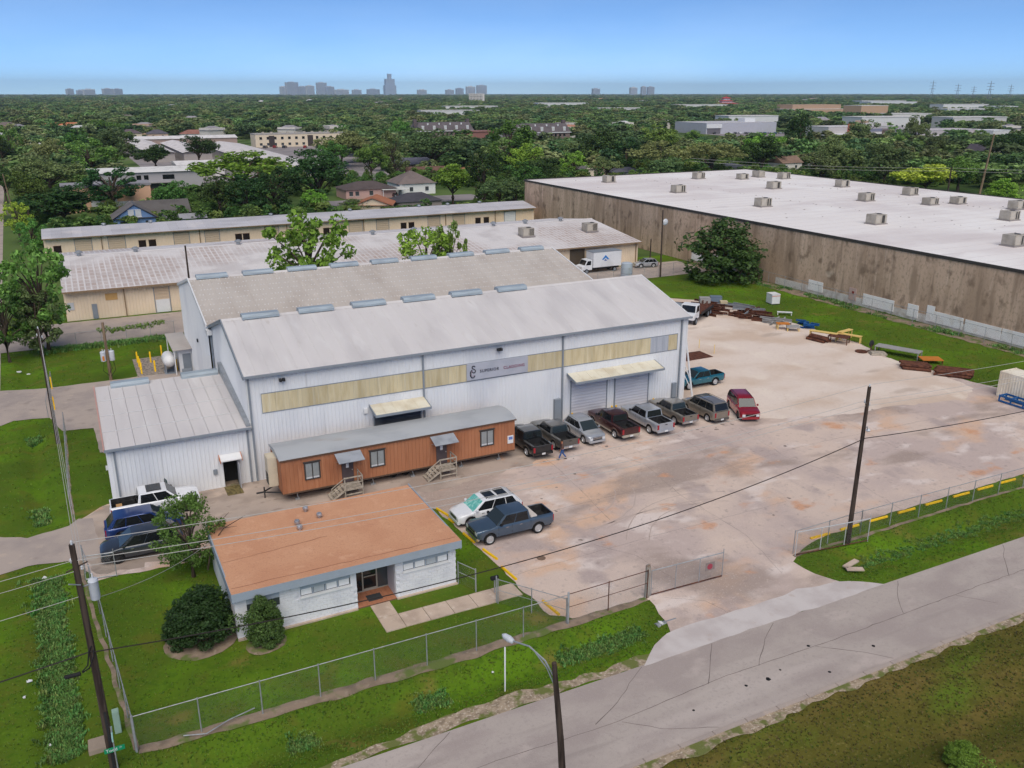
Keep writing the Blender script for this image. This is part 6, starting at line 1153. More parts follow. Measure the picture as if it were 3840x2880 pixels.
TREES = [
 (-.7,223,10.5,17,'round','dark','broad dark clumpy tree at the left end behind the narrow storage row',G1), (-8,240,12.2,9,'round','mid','fresh green tree beside the side street, left of the broad dark tree',G4), (-14.5,282,11,8,'round','dark','dark tree at the left picture edge above the side street',G4),
 (-2.7,286,12.5,16,'spread','dull','dull spreading tree left of the peach building',G4), (9.3,337,14,17,'tall','mid','leafy green tree behind the left end of the grey two-storey building',G2), (-2.2,367,14,12,'round','olive','olive tree far left, in front of the pale mobile homes',G4),
 (7.4,423,16,14,'round','mid','tall rounded tree below the far orange roof',G2), (19.9,384,15,17,'round','dull','dull thin-trunked tree right of the tall rounded one',G2), (33.7,377,11.3,15,'round','dark','dark rounded tree above the roof of the grey two-storey building',G2),
 (52.5,393,13,14.5,'round','deep','very dark dense tree standing among the white warehouse roofs',G2), (33,222,11,10,'round','dark','dark tree right of the blue house, first of the shady group',G1), (39,219,10.3,10,'tall','deep','dark tree below the big yellow-green one',G1),
 (10.8,246,11.3,13,'open','deep','sparse tree with dark leaves in front of the peach building',G1), (23.3,226,9.8,8,'round','mid','small rounded tree right of the blue house roof',G1), (-9.2,203,8.3,4.8,'open','lime','thin yellow-green street tree beside the left kerb',G4), (-6.6,189,6.4,5.2,'tall','mid','shaggy shrub-like tree at the left end of the narrow storage row',G4),
 (-18,443,15.3,11,'tall','mid','tall pale-trunked tree at the far left picture edge',G4), (29,635,13.5,20,'round','mid','broad tree beside the far orange-roofed building',G2), (-21,430,14,8,'round','dark','dark narrow tree at the left picture edge, above the side street trees',G4),
 (57.7,223,15.2,15,'round','deep','huge dark tree behind the middle of the narrow storage row',G1), (46,222,11.5,10.5,'tall','deep','dark tree left of the huge dark one',G1), (54.3,215,6.5,6.2,'tall','bright','small bright green tree in front of the huge dark one',G1), (64.7,217,4,8,'bush','dull','low dull thicket left of the orange-brown house roof',G1),
 (94.6,294,12.5,10.5,'round','mid','green tree behind the pink house, left of two',G2), (103.4,296,16,9.5,'tall','dull','tall tree behind the pink house, right of two',G2), (103.6,361,15,17,'spread','olive','olive tree with greyish twigs right of the cream flats',G2), (98,352,12,13,'round','mid','rounded tree right of the long white warehouse roof',G2), (125.5,314,16.2,22,'spread','dull','broad grey-green tree with a visible trunk before the steep-roofed flats',G2),
 (94.4,223,12.5,12,'round','bright','bright yellow-green tree right of the white bungalow',G1), (100.5,216,14.4,9.5,'tall','dark','dark upright tree right of the bright yellow-green one',G1), (172,479,17.3,11,'round','mid','tall tree just left of the left steep-roofed block',G2), (46.3,262,13.4,23,'spread','lime','big yellow-green spreading tree right of the grey two-storey building',G1),
 (188,294,18.2,18,'round','deep','big very dark tree above the back left corner of the white warehouse roof',G3), (190.5,282,12.4,11.5,'tall','deep','dark tree tucked under the big very dark one',G3), (144,274,13.8,12.5,'round','bright','bright tree left of the warehouse back wall',G2), (194,329,9.8,12,'round','dull','dull low tree behind the big very dark one',G3), (160.5,270,9.5,9.5,'tall','bright','small bright tree beside the tiny house with the orange roof',G2), (167,259,8.6,9,'spread','olive','greyish small tree right of the tiny house',G2),
 (256,353,16,18,'round','mid','green tree left of the far grey store',G3), (189.5,259,13.2,18.5,'spread','olive','wide olive oak over the back edge of the white roof, left of two',G3), (208,255,13,18.5,'spread','olive','wide olive oak over the back edge of the white roof, right of two',G3), (305,388,11,11.5,'round','mid','small tree in front of the far grey store',G3), (246,270,15.5,16,'round','bright','bright tall tree right of the dark low roof behind the warehouse',G3), (147,292,19.5,17.5,'tall','mid','tall leafy tree right of the brick flats',G2), (99.1,203,8.6,8.5,'spread','dull','dull bush-like tree at the near back corner of the concrete wall',G1), (101.5,199,8.8,8,'tall','dull','greyish tree pressed against the far end of the concrete wall',G1), (120,230,11,11,'round','mid','green tree behind the far end of the concrete wall',G1), (131,241,10,11,'round','dark','dark tree behind the warehouse back wall, left part',G1),
 (242,230,16.5,12.5,'round','dull','dull tall tree behind the back edge of the white roof',G3), (290,296,20,12,'tall','dark','tallest dark tree in front of the far shopping strip',G3), (385,348,17,16,'round','olive','reddish-green tree before the shopping strip',G3), (233,200,13.6,14,'round','dull','dull broad tree left of the bright round tree',G3), (229,181,10.4,17,'round','lime','bright yellow-green ball-shaped tree at the back edge of the white roof',G3), (245,182,11.4,11.5,'round','mid','rounded green tree right of the bright ball-shaped one',G3), (336,265,14,11,'round','dull','dull tree left of the white gabled house',G3), (380,310,18.3,9.5,'spread','olive','tall flat-topped pine-like tree before the shopping strip',G3), (343,234,14.2,17,'spread','dark','dark open-crowned tree right of the white gabled house',G3), (237,162,6.6,8.5,'bush','bright','bright low bush behind the right end of the white roof',G3), (366,307,12,9,'round','mid','green tree right of the parked cars before the shops',G3), (284,199,8,12,'round','dark','dark low tree right of the rounded green one',G3), (236,259,15.6,15,'round','dark','dark tree left of the tallest dark tree',G3), (262,205,9,11,'round','dark','dark thicket tree right of the rounded green tree',G3), (218,212,12,13,'round','dull','dull tree rising just behind the roof edge, before the brown-roofed house',G3), (175,236,9,11,'round','dull','grey-green tree over the back edge of the white roof',G3), (305,240,11,12,'round','dull','dull tree behind the leaning pale pole',G3),
]
for (x, y, h, w_, k, c, lb, g_) in TREES: tree(lb, x, y, h, w_, k, c, group=g_)
# trees of the lot
tree('tall shaggy tree with pale open twigs at the left end of the rear lawn', -4.2, 113.2, 12.4, 8.6, 'open', 'mid', group='trees on the lot', z=0); tree('dark ivy-clad young tree beneath the tall shaggy one', -4.9, 111.5, 8.2, 5.4, 'tall', 'dull', group='trees on the lot', z=0); tree('spindly tree leaning over the left ditch behind the utility pole', -8.2, 110.5, 9.0, 6.0, 'open', 'mid', group='trees on the lot', z=0)
tree('open-branched tree rising behind the left half of the rear roof', 27.2, 112.5, 14.9, 11.4, 'open', 'bright', group='trees on the lot', z=0); tree('low leafy tree rising behind the middle of the rear roof', 43.4, 112.5, 11.4, 9.2, 'open', 'bright', group='trees on the lot', z=0); tree('tuft of young leaves behind the rear roof, right of the low leafy tree', 47.4, 113.5, 12.2, 5.0, 'open', 'mid', group='trees on the lot', z=0)
tree('dense dark green tree against the stained concrete wall', 93.7, 109.5, 10.9, 13.2, 'bush', 'dark', group='trees on the lot', z=0, name='evergreen_tree')
PR['small'] = [tree_proto('tall', 77, 110, .15, 80)]; PR['shrub'] = [tree_proto('bush', 55, 240, .17, 90)]
tree('small light green tree at the back left corner of the office', 3.9, 52.4, 5.8, 4.3, 'small', 'mid', group='trees on the lot', z=0)
tree('big round dark green bush at the left front corner of the office', 3.35, 45.6, 3.2, 4.0, 'shrub', 'deep', name='bush', group='bushes at the office', cat='bush', z=0)
tree('narrow upright bush with brown tips before the office wall', 6.55, 43.4, 3.1, 2.1, 'shrub', 'dark', name='bush', group='bushes at the office', cat='bush', z=0)
tree('small bright green bush in the rough grass at the lower right', 33.2, 19.9, 1.5, 1.5, 'shrub', 'bright', name='bush', group='verge bushes', cat='bush', z=-.5)
bv = thing('vine', 'green vine trailing along the top of the rear lawn fence', 'plant', (1.5, 114.0, 1.2)); rs = np.random.RandomState(3)
V, F = leaves([(i * .45, i * .035 + rs.uniform(-.1, .1), rs.uniform(.2, .7)) for i in range(17)], [.38] * 17, 60, .12, rs); inst('foliage', np_mesh('foliage', V, F, LEAF), bv).color = (*GRN['mid'], 1)
bare = thing('bare_branch', 'leafless forked branch leaning over the office roof', 'branch', (5.0, 51.0, 1.5)); MB().tube([(-.3, .6, -.8), (.1, .4, 1.0), (.9, .2, 2.0), (2.2, .1, 2.6)], [.06, .045, .03, .015], 6).tube([(.1, .4, 1.0), (.5, .9, 1.9), (1.4, 1.2, 2.5)], [.04, .025, .012], 5).tube([(.9, .2, 2.0), (1.6, -.3, 2.2)], [.02, .01], 5).build('limb', BARK, bare)
# ---------------------------------------------------------------- grass tufts and weeds
def tuft_mesh(name, n, h, sp, seed, col):
    rs = np.random.RandomState(seed); V = []; 
    for i in range(n):
        a = rs.uniform(0, 6.28); r = sp * rs.uniform(0, 1); bx, by = math.cos(a)*r, math.sin(a)*r; l = h * rs.uniform(.5, 1.2); t = rs.uniform(0, 6.28); ln = l * rs.uniform(.2, .8); dx, dy = math.cos(t)*ln, math.sin(t)*ln; w_ = .018 + .02 * rs.uniform()
        px, py = -math.sin(t)*w_, math.cos(t)*w_
        V += [(bx - px, by - py, -.02), (bx + px, by + py, -.02), (bx + dx*.5 + px*.8, by + dy*.5 + py*.8, l*.65), (bx + dx*.5 - px*.8, by + dy*.5 - py*.8, l*.65)]
        V += [(bx + dx*.5 - px*.8, by + dy*.5 - py*.8, l*.65), (bx + dx*.5 + px*.8, by + dy*.5 + py*.8, l*.65), (bx + dx + px*.1, by + dy + py*.1, l), (bx + dx - px*.1, by + dy - py*.1, l)]
    V = np.array(V); me = np_mesh(name, V, np.arange(len(V)).reshape(-1, 4), LEAF); return me
def scatter(name, label, cat, protos, pts, col, kind='stuff', group=None):
    """one object: instances of a few little meshes on the given points (x, y, z, scale)"""
    me = bpy.data.meshes.new(name); me.from_pydata([p[:3] for p in pts], [], [])
    at_ = me.attributes.new('scl', 'FLOAT_VECTOR', 'POINT'); at_.data.foreach_set('vector', np.array([(p[3], p[3], p[4] if len(p) > 4 else p[3]) for p in pts], dtype=np.float32).ravel())
    col_ = bpy.data.collections.new(name + '_kinds')
    for i, m in enumerate(protos):
        m = m.copy(); m.materials.clear(); m.materials.append(leaf_mat(name + '_leaf', col[i % len(col)])); o = bpy.data.objects.new(name + '_kind', m); col_.objects.link(o)
    ng = bpy.data.node_groups.new(name, 'GeometryNodeTree'); ng.interface.new_socket('Geometry', in_out='INPUT', socket_type='NodeSocketGeometry'); ng.interface.new_socket('Geometry', in_out='OUTPUT', socket_type='NodeSocketGeometry')
    N = ng.nodes; Lk = ng.links.new; gi = N.new('NodeGroupInput'); go = N.new('NodeGroupOutput'); ip = N.new('GeometryNodeInstanceOnPoints'); ci = N.new('GeometryNodeCollectionInfo')
    ci.inputs['Collection'].default_value = col_; ci.inputs['Separate Children'].default_value = True; ci.inputs['Reset Children'].default_value = True
    ip.inputs['Pick Instance'].default_value = True
    rv = N.new('FunctionNodeRandomValue'); rv.data_type = 'FLOAT_VECTOR'; rv.inputs['Min'].default_value = (0, 0, 0); rv.inputs['Max'].default_value = (0, 0, 6.283)
    ri = N.new('FunctionNodeRandomValue'); ri.data_type = 'INT'; ri.inputs[4].default_value = 0; ri.inputs[5].default_value = len(protos) - 1
    na = N.new('GeometryNodeInputNamedAttribute'); na.data_type = 'FLOAT_VECTOR'; na.inputs['Name'].default_value = 'scl'
    Lk(gi.outputs[0], ip.inputs['Points']); Lk(ci.outputs[0], ip.inputs['Instance']); Lk(rv.outputs[0], ip.inputs['Rotation']); Lk(ri.outputs[2], ip.inputs['Instance Index']); Lk(na.outputs[0], ip.inputs['Scale']); Lk(ip.outputs[0], go.inputs[0])
    o = inst(name, me); md = o.modifiers.new('scatter', 'NODES'); md.node_group = ng
    return tag(o, label, cat, group, kind)
FOOT = [[(5, 43.8), (18.7, 43.8), (18.7, 53), (5, 53)], [(-.1, 65), (52, 65), (52, 103), (-.1, 103)], [(12.7, 41.1), (21.6, 41.1), (21.6, 44.2), (12.7, 44.2)], [(-2.2, 127), (90, 127), (90, 161), (-2.2, 161)], [(99, 40), (170, 40), (170, 192), (99, 192)]]
def on_grass(x, y):
    return not any(inside(p, x, y) for p in PAVED + FOOT)
gr = random.Random(12); pts = []
def sow(n, x0, x1, y0, y1, s0, s1, keep=lambda x, y: True):
    for _ in range(n):
        x = gr.uniform(x0, x1); y = gr.uniform(y0, y1)
        if keep(x, y) and on_grass(x, y): pts.append((x, y, hgt(x, y), gr.uniform(s0, s1)))
sow(9000, -6.6, 22, 37.5, 64, .3, .55); sow(7000, -6.5, 28, 32.4, 37.4, .25, .6); sow(4500, 39, 70, 32.3, 38.4, .25, .6); sow(4000, 83, 97, 44, 113, .4, .8); sow(2500, -9, 9.5, 66, 116, .4, .8)
pts_dry = []
for _ in range(15000):
    x = gr.uniform(14, 62); y = gr.uniform(16, 25.9)
    if on_grass(x, y): pts_dry.append((x, y, hgt(x, y), gr.uniform(.25, .6)))
tg = [tuft_mesh('tuft', 9, .16, .12, s, 0) for s in (1, 2, 3)]
scatter('grass', 'mown green grass of the lawns and verges', 'grass', tg, pts, [S(104, 136, 48), S(94, 124, 42), S(118, 136, 58)])
scatter('rough_grass', 'rough olive and brown grass on the near verge', 'grass', tg, pts_dry, [S(122, 112, 70), S(96, 112, 48), S(94, 88, 52)])
pts_w = []
for _ in range(3800):
    y = gr.uniform(38.5, 56.5); x = ditch_x(y) + gr.gauss(0, .34); pts_w.append((x, y, hgt(x, y), gr.uniform(.8, 1.5)))
for _ in range(1300):
    y = gr.uniform(64.8, 84); x = ditch_x(y) + gr.gauss(0, .22)
    if noise.noise((x * .3, y * .22, 2)) > -.1 or y < 68: pts_w.append((x, y, hgt(x, y), gr.uniform(1.0, 2.0)))
for _ in range(2600):
    x = gr.uniform(-.5, 26); y = 35.0 + gr.gauss(0, .32)
    if noise.noise((x * .22, 1.5, 7)) > .05: pts_w.append((x, y, hgt(x, y), gr.uniform(.6, 1.2)))
for _ in range(900):
    x = gr.uniform(97, 99.2); y = gr.uniform(50, 112)
    if noise.noise((x * .4, y * .2, 4)) > .05: pts_w.append((x, y, 0, gr.uniform(.8, 2.2)))
for _ in range(700):
    x = gr.uniform(43, 66); y = 35.0 + gr.gauss(0, .35); pts_w.append((x, y, hgt(x, y), gr.uniform(.5, 1.0)))
for _ in range(500): x = gr.uniform(-5, 9); y = 113.3 + gr.gauss(0, .5); pts_w.append((x, y, 0, gr.uniform(1.2, 2.6)))
wg = [tuft_mesh('weed', 18, .15, .22, s, 0) for s in (4, 5, 6)]
scatter('weeds', 'tall bluish weeds growing in the ditches', 'weeds', wg, pts_w, [S(108, 152, 80), S(94, 136, 66), S(116, 140, 76)])
# ---------------------------------------------------------------- buildings beyond
def C_(c, v=.06): return P('c_%d_%d_%d' % c, S(*c), .75, v, .5)
def roof_col(c): return LM('r_%d_%d_%d' % c, S(*c), [(mul(S(*c), .8), (.4, .4, .4), 5, .42, .66, 1), (mul(S(*c), 1.2), (2, 2, 2), 4, .55, .72, .6)], rough=.85)
RC = {}
def RM(c):
    if c not in RC: RC[c] = roof_col(c)
    return RC[c]
def windows(t, xs, z0, z1, y, w_=1.1, mat=None, fr=True):
    for x in xs:
        o = MB().box(x - w_/2, x + w_/2, y - .05, y - .02, z0, z1).build('window', mat or GLASS2, t)
        if fr: MB().box(x - w_/2 - .08, x + w_/2 + .08, y - .09, y - .051, z0 - .12, z0 - .03).build('sill', WHITE2, o)
def house(label, x, y, w_, d, h, rh, wall, roof, kind='hip', rz=0, name='house', wins=(), over=.5, cat='house', group=None, door=True):
    t = thing(name, label, cat, (x, y, -.02), R(rz), group); a, b = w_/2, d/2
    MB().box(-a, a, -b, b, 0, h).build('wall', C_(wall), t)
    A, B = a + over, b + over
    if kind == 'hip':
        r = max(.3, A - B) if A > B else .3
        vs_ = [(-A, -B, h), (A, -B, h), (A, B, h), (-A, B, h), (-r, 0, h + rh), (r, 0, h + rh)]; fs = [(0, 1, 5, 4), (1, 2, 5), (2, 3, 4, 5), (3, 0, 4), (3, 2, 1, 0)]
    elif kind == 'gx':      # ridge along x
        vs_ = [(-A, -B, h - .1), (A, -B, h - .1), (A, B, h - .1), (-A, B, h - .1), (-A, 0, h + rh), (A, 0, h + rh)]; fs = [(0, 1, 5, 4), (2, 3, 4, 5), (3, 0, 4), (1, 2, 5), (3, 2, 1, 0)]
    elif kind == 'gy':
        vs_ = [(-A, -B, h - .1), (A, -B, h - .1), (A, B, h - .1), (-A, B, h - .1), (0, -B, h + rh), (0, B, h + rh)]; fs = [(0, 4, 5, 3), (1, 2, 5, 4), (3, 2, 1, 0)]
        MB().prism([(-a, h - .1), (a, h - .1), (0, h + rh * .95)], -b, b, 'y').build('gable', C_(wall), t)
    else:
        vs_ = [(-A, -B, h), (A, -B, h), (A, B, h), (-A, B, h), (-A, -B, h + rh), (A, -B, h + rh), (A, B, h + rh), (-A, B, h + rh)]; fs = [(3, 2, 1, 0), (4, 5, 6, 7), (0, 1, 5, 4), (1, 2, 6, 5), (2, 3, 7, 6), (3, 0, 4, 7)]
    MB().add(vs_, fs).build('roof', RM(roof), t)
    windows(t, wins, 1.0, min(2.2, h - .3), -b)
    return t
house('blue clapboard house with a grey roof and a twin white gable window', 13.3, 215, 8.5, 8, 2.9, 2.9, (112, 142, 184), (112, 108, 108), 'gy', wins=(-2.6, 2.6), over=.45)
bh_ = [o for o in C.objects if o.get('label', '').startswith('blue clapboard')][0]
for x in (-.75, .75): o = MB().box(x - .6, x + .6, -4.12, -4.02, 3.1, 4.6).build('window', SHADE, bh_); MB().box(x - .7, x + .7, -4.16, -4.1, 2.98, 3.1).box(x - .7, x + .7, -4.16, -4.1, 4.6, 4.72).build('frame', WHITE2, o)
house('long dark-grey roof running back behind the blue house', 19.5, 222, 12, 8, 2.8, 2.6, (150, 150, 158), (98, 94, 92), 'gx'); house('low grey shed roof beside the blue house', 25.5, 213, 5, 4, 2.2, .8, (190, 190, 192), (150, 150, 154), 'gx', name='shed', cat='shed')
g2 = house('grey two-storey metal building with a white ribbed roof and dark windows', 23.5, 299, 32, 12, 6.3, 1.1, (172, 168, 170), (214, 212, 210), 'gx', name='warehouse', cat='building', over=.6)
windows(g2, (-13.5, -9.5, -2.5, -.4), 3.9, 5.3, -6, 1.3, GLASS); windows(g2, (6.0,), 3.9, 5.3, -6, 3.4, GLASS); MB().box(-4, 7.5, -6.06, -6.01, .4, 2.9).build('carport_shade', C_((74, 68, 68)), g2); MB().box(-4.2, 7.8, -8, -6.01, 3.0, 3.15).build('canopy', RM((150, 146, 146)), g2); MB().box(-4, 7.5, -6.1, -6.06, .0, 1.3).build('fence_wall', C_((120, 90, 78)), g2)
pb = house('peach stucco building with a flat grey roof behind the sparse tree', 10, 256, 21, 10, 6.2, .5, (222, 178, 148), (150, 148, 152), 'flat', name='building', cat='building', over=.2); windows(pb, (-7, -3, 1), 1.0, 3.0, -5, 2.2, SHADE); MB().box(-4, 6, -5.06, -5.01, 1.2, 2.4).build('white_panel', WHITE2, pb)
house('brown brick gable wall between the yellow-green tree and the warehouses', 62, 300, 7, 9, 6.5, .3, (140, 92, 78), (120, 90, 80), 'flat', name='building', cat='building')
pk = house('pink stucco bungalow with a dark hip roof', 79.5, 253, 15, 10, 2.7, 1.9, (196, 160, 150), (92, 82, 80), 'hip', wins=(-6, -4.2, 0))
cpt = thing('carport', 'white flat carport roof beside the pink bungalow', 'carport', (86.5, 249.5, 0)); MB().add([(-4, -3, 2.5), (4, -3, 2.3), (4, 3, 2.5), (-4, 3, 2.7), (-4, -3, 2.35), (4, -3, 2.15), (4, 3, 2.35), (-4, 3, 2.55)], [(0,1,2,3),(7,6,5,4),(0,4,5,1),(1,5,6,2),(2,6,7,3),(3,7,4,0)]).build('roof', RM((206, 206, 200)), cpt)
for x in (-3.8, 3.8):
    for y in (-2.8, 2.8): MB().cyl((x, y, 0), (x, y, 2.4), .08).build('post', WHITE2, cpt)
car('car', 'dark car parked under the white carport', 'car', 86.5, 250, R(95), 'cross', k_dgrey, 4.6, 1.8, 1.5)
house('white bungalow with a pyramid-shaped grey-brown roof', 95.5, 258, 11.5, 11, 3.2, 3.4, (226, 226, 224), (122, 110, 106), 'hip', wins=(-2, 3)); house('dark slate low house roof just behind the narrow storage row', 82.3, 220, 12, 8, 2.4, 1.9, (150, 140, 134), (76, 74, 80), 'hip'); house('cream house with an orange-brown gable roof behind the storage row', 70, 216, 9, 9, 2.6, 1.7, (222, 204, 178), (170, 112, 82), 'gy', rz=-25)
house('blue-grey roofed house right of the pink bungalow trees', 124, 331, 12, 9, 3, 2.2, (130, 110, 104), (112, 112, 126), 'gx'); house('brown low roof before the grey-green broad tree', 116, 300, 15, 9, 2.8, 1.4, (120, 90, 76), (116, 88, 78), 'gx', rz=-6); house('rusty-roofed low house beside the grey-green broad tree', 134, 296, 10, 8, 2.8, 1.4, (190, 150, 120), (160, 112, 88), 'hip')
for i, (x, y, w_, d) in enumerate(((41, 480, 11, 110), (56, 468, 12, 92), (76.5, 396, 19, 186))):
    house(['long white-roofed warehouse shed, leftmost of three running away', 'long white-roofed warehouse shed, middle of three running away', 'long white-roofed warehouse shed, rightmost of three running away'][i], x, y, w_, d, 4.0, 1.3, (168, 160, 156), (216, 210, 208), 'gy', name='warehouse', cat='warehouse', group='long white sheds', over=.6)
house('white cross-wise warehouse roof at the head of the long sheds', 66, 560, 60, 18, 4.2, 1.3, (176, 150, 142), (222, 218, 216), 'gx', name='warehouse', cat='warehouse'); house('low white roof just behind the grey two-storey building', 46, 352, 16, 20, 4.5, .8, (210, 206, 202), (226, 222, 220), 'gx', name='warehouse', cat='warehouse')
fl = house('cream two-storey flats with a flat roof and dark stair openings', 127, 524, 54, 14, 6.8, .5, (222, 206, 180), (170, 164, 158), 'flat', name='apartment_block', cat='apartment block', over=.1); windows(fl, [-24 + 4*i for i in range(13)], 1, 2.3, -7, 1.5); windows(fl, [-24 + 4*i for i in range(13)], 4.2, 5.6, -7, 1.5, GLASS)
for x in (-18, 4): MB().box(x - 1.6, x + 1.6, -7.1, -7.02, .2, 6.2).build('stair_opening', C_((70, 62, 60)), fl)
for i in range(10): MB().box(-22 + i*4.7, -20.6 + i*4.7, -1, 0, 7.3, 8.1).build('roof_unit', ACM, fl)
def mansard(label, x, y, w_, rz=0):
    t = thing('apartment_block', label, 'apartment block', (x, y, 0), R(rz), 'steep-roofed flats'); a = w_/2
    MB().box(-a, a, -7, 7, 0, 6.4).build('wall', C_((128, 110, 104)), t)
    MB().add([(-a-.5, -7.5, 6.4), (a+.5, -7.5, 6.4), (a+.5, 7.5, 6.4), (-a-.5, 7.5, 6.4), (-a+1.6, -4.6, 11.4), (a-1.6, -4.6, 11.4), (a-1.6, 4.6, 11.4), (-a+1.6, 4.6, 11.4)], [(0,1,5,4),(1,2,6,5),(2,3,7,6),(3,0,4,7),(4,5,6,7),(3,2,1,0)]).build('roof', RM((104, 96, 98)), t)
    MB().box(-a-.6, a+.6, -7.7, -7.4, 6.1, 6.5).build('eave', WHITE2, t)
    for i in range(5):
        xx = -a + w_ * (i + .5) / 5; d = MB().box(xx - .8, xx + .8, -7.0, -5.2, 7.2, 9.6).build('dormer', C_((214, 214, 212)), t); MB().box(xx - .45, xx + .45, -7.06, -7.01, 7.6, 9.2).build('pane', SHADE, d)
    for i in range(4): MB().box(-a + w_ * (i + 1) / 5 - .4, -a + w_ * (i + 1) / 5 + .4, -5.6, -4.8, 10.0, 11.1).build('vent', WHITE2, t)
    for s_ in (1, -1): MB().box(s_*(a-1) - 1, s_*(a-1) + 1, -1, 1, 9, 13.4).build('chimney', C_((104, 92, 92)), t)
    windows(t, [-a + 2 + 3*i for i in range(int(w_/3) - 1)], 3.8, 5.4, -7, 1.4, GLASS); windows(t, [-a + 2 + 3*i for i in range(int(w_/3) - 1)], .8, 2.4, -7, 1.4, GLASS)
mansard('steep grey-roofed flats with white dormers, left of two', 221, 538, 38); mansard('steep grey-roofed flats with white dormers, right of two', 263, 488, 39)
house('red-brick two-storey flats between the steep-roofed blocks', 234, 512, 18, 10, 6.4, .6, (150, 104, 96), (150, 110, 104), 'flat', name='apartment_block', cat='apartment block', wins=(-6, -2, 2, 6)); house('white-walled store with a red roof edge before the brick flats', 202, 462, 13, 9, 4.0, .6, (226, 222, 216), (206, 96, 76), 'flat', name='shop', cat='shop', wins=(-3, 1)); house('pale flats with dark stairwells behind the bright tree', 192, 430, 20, 10, 5.8, 1.2, (214, 206, 192), (130, 120, 106), 'hip', name='apartment_block', cat='apartment block', wins=(-7, -3, 3, 7)); house('white balcony flats half hidden by the tall leafy tree', 232, 438, 18, 9, 6.5, .6, (210, 208, 206), (190, 188, 190), 'flat', name='apartment_block', cat='apartment block', wins=(-6, -2, 2, 6)); house('white-roofed low building behind the steep-roofed blocks', 300, 560, 48, 18, 5, .8, (200, 198, 200), (196, 196, 202), 'flat', name='building', cat='building')
house('tiny cream house at the edge of the white warehouse roof', 169, 277, 4.5, 6, 3.2, 1.4, (228, 216, 196), (120, 116, 116), 'gy', wins=(0,)); house('orange clay roof behind the white warehouse roof', 183, 284, 10, 8, 2.8, 1.3, (214, 196, 176), (206, 138, 100), 'hip'); house('dark blue-grey roof before the orange clay roof', 180, 268, 11, 7, 2.5, 1.5, (140, 140, 146), (92, 92, 102), 'hip'); house('dark flat roof behind the back corner of the white warehouse', 224, 264, 12, 8, 2.8, 1.4, (150, 150, 152), (74, 78, 86), 'hip')
house('small white house with a brown roof behind the white warehouse', 256, 268, 10, 8, 3.2, 2.4, (222, 216, 206), (136, 112, 98), 'gx', wins=(-3, 2)); house('grey gabled house right of the brown-roofed one', 262, 254, 7, 8, 2.9, 1.8, (178, 182, 186), (150, 152, 160), 'hip'); house('white gabled house with a dark roof at the right', 352, 252, 9, 13, 4.6, 3.8, (226, 214, 204), (84, 78, 86), 'gy'); house('dark long roof beside the white gabled house', 364, 250, 12, 10, 3.6, 3.2, (140, 140, 148), (80, 78, 88), 'gx')
# stores on the right with car parks
st_ = house('wide pale grey windowless store', 466, 556, 66, 40, 7.6, .3, (182, 182, 190), (196, 194, 198), 'flat', rz=-2, name='store', cat='store', over=.05); MB().box(-33, -19, -20.6, -20.01, 4.2, 7.0).build('fascia', WHITE2, st_); MB().box(-32, -20, -20.2, -20.01, .3, 4.1).build('shop_front', C_((110, 106, 112)), st_); MB().box(12, 22, -8, 0, 7.9, 10.6).build('roof_house', WHITE2, st_)
ma = house('grey shopping strip with a raised middle at the right', 487, 452, 56, 22, 7.5, .3, (196, 190, 188), (206, 202, 202), 'flat', rz=-4, name='shopping_strip', cat='store', over=.1); MB().box(-24, 26, -12.2, -11.02, 2.6, 3.6).build('canopy', WHITE2, ma); MB().box(-24, 26, -11.1, -11.02, .3, 2.6).build('shop_front', C_((70, 70, 80)), ma); MB().box(0, 22, -11.3, -8, 7.5, 9.8).build('parapet', C_((214, 208, 206)), ma); MB().box(-1, 22, -11.2, -11.02, 4.2, 6.2).build('blue_shade_panel', C_((128, 130, 150)), ma); MB().box(-12, -7, -11.5, -11.02, 3.2, 9.5).build('red_tower', C_((176, 96, 84)), ma)
mb_ = house('long low grey shopping strip at the far right', 512, 402, 52, 22, 6.6, .3, (182, 174, 176), (196, 190, 192), 'flat', rz=-4, name='shopping_strip', cat='store', over=.1); MB().box(-25, 25, -12.4, -11.02, 2.5, 3.5).build('canopy', WHITE2, mb_); MB().box(-25, 25, -11.1, -11.02, .3, 2.5).build('shop_front', C_((56, 62, 70)), mb_); MB().box(-6, 8, -11.2, -11.02, 3.7, 5.6).build('fascia_panel', C_((136, 138, 150)), mb_)
house('white roofed end unit right of the long grey shopping strip', 541, 384, 17, 14, 6.2, .4, (214, 212, 212), (222, 222, 226), 'flat', name='store', cat='store', over=.1)
sa = house('long two-tier tan brick school building', 892, 900, 86, 40, 9, .6, (190, 158, 132), (214, 208, 204), 'flat', rz=-3, name='school_building', cat='school', over=.1); MB().box(-38, 43, -12, 18, 9.6, 14.8).build('upper_storey', C_((178, 148, 124)), sa); windows(sa, [-38 + 6*i for i in range(13)], 2, 5.5, -20, 2.2, GLASS, False)
house('windowless tan brick hall at the right end of the school', 914, 826, 44, 30, 14, .6, (194, 160, 132), (216, 210, 204), 'flat', rz=-3, name='school_hall', cat='school', over=.1)
ww = house('white ribbed warehouse on the far right', 1228, 868, 46, 30, 10.8, .4, (214, 214, 218), (220, 220, 222), 'flat', name='warehouse', cat='warehouse', over=.1)
pg = thing('pagoda', 'far white temple with red tiered roofs', 'temple', (1208, 1445, 0), R(-20)); RED = C_((176, 72, 72))
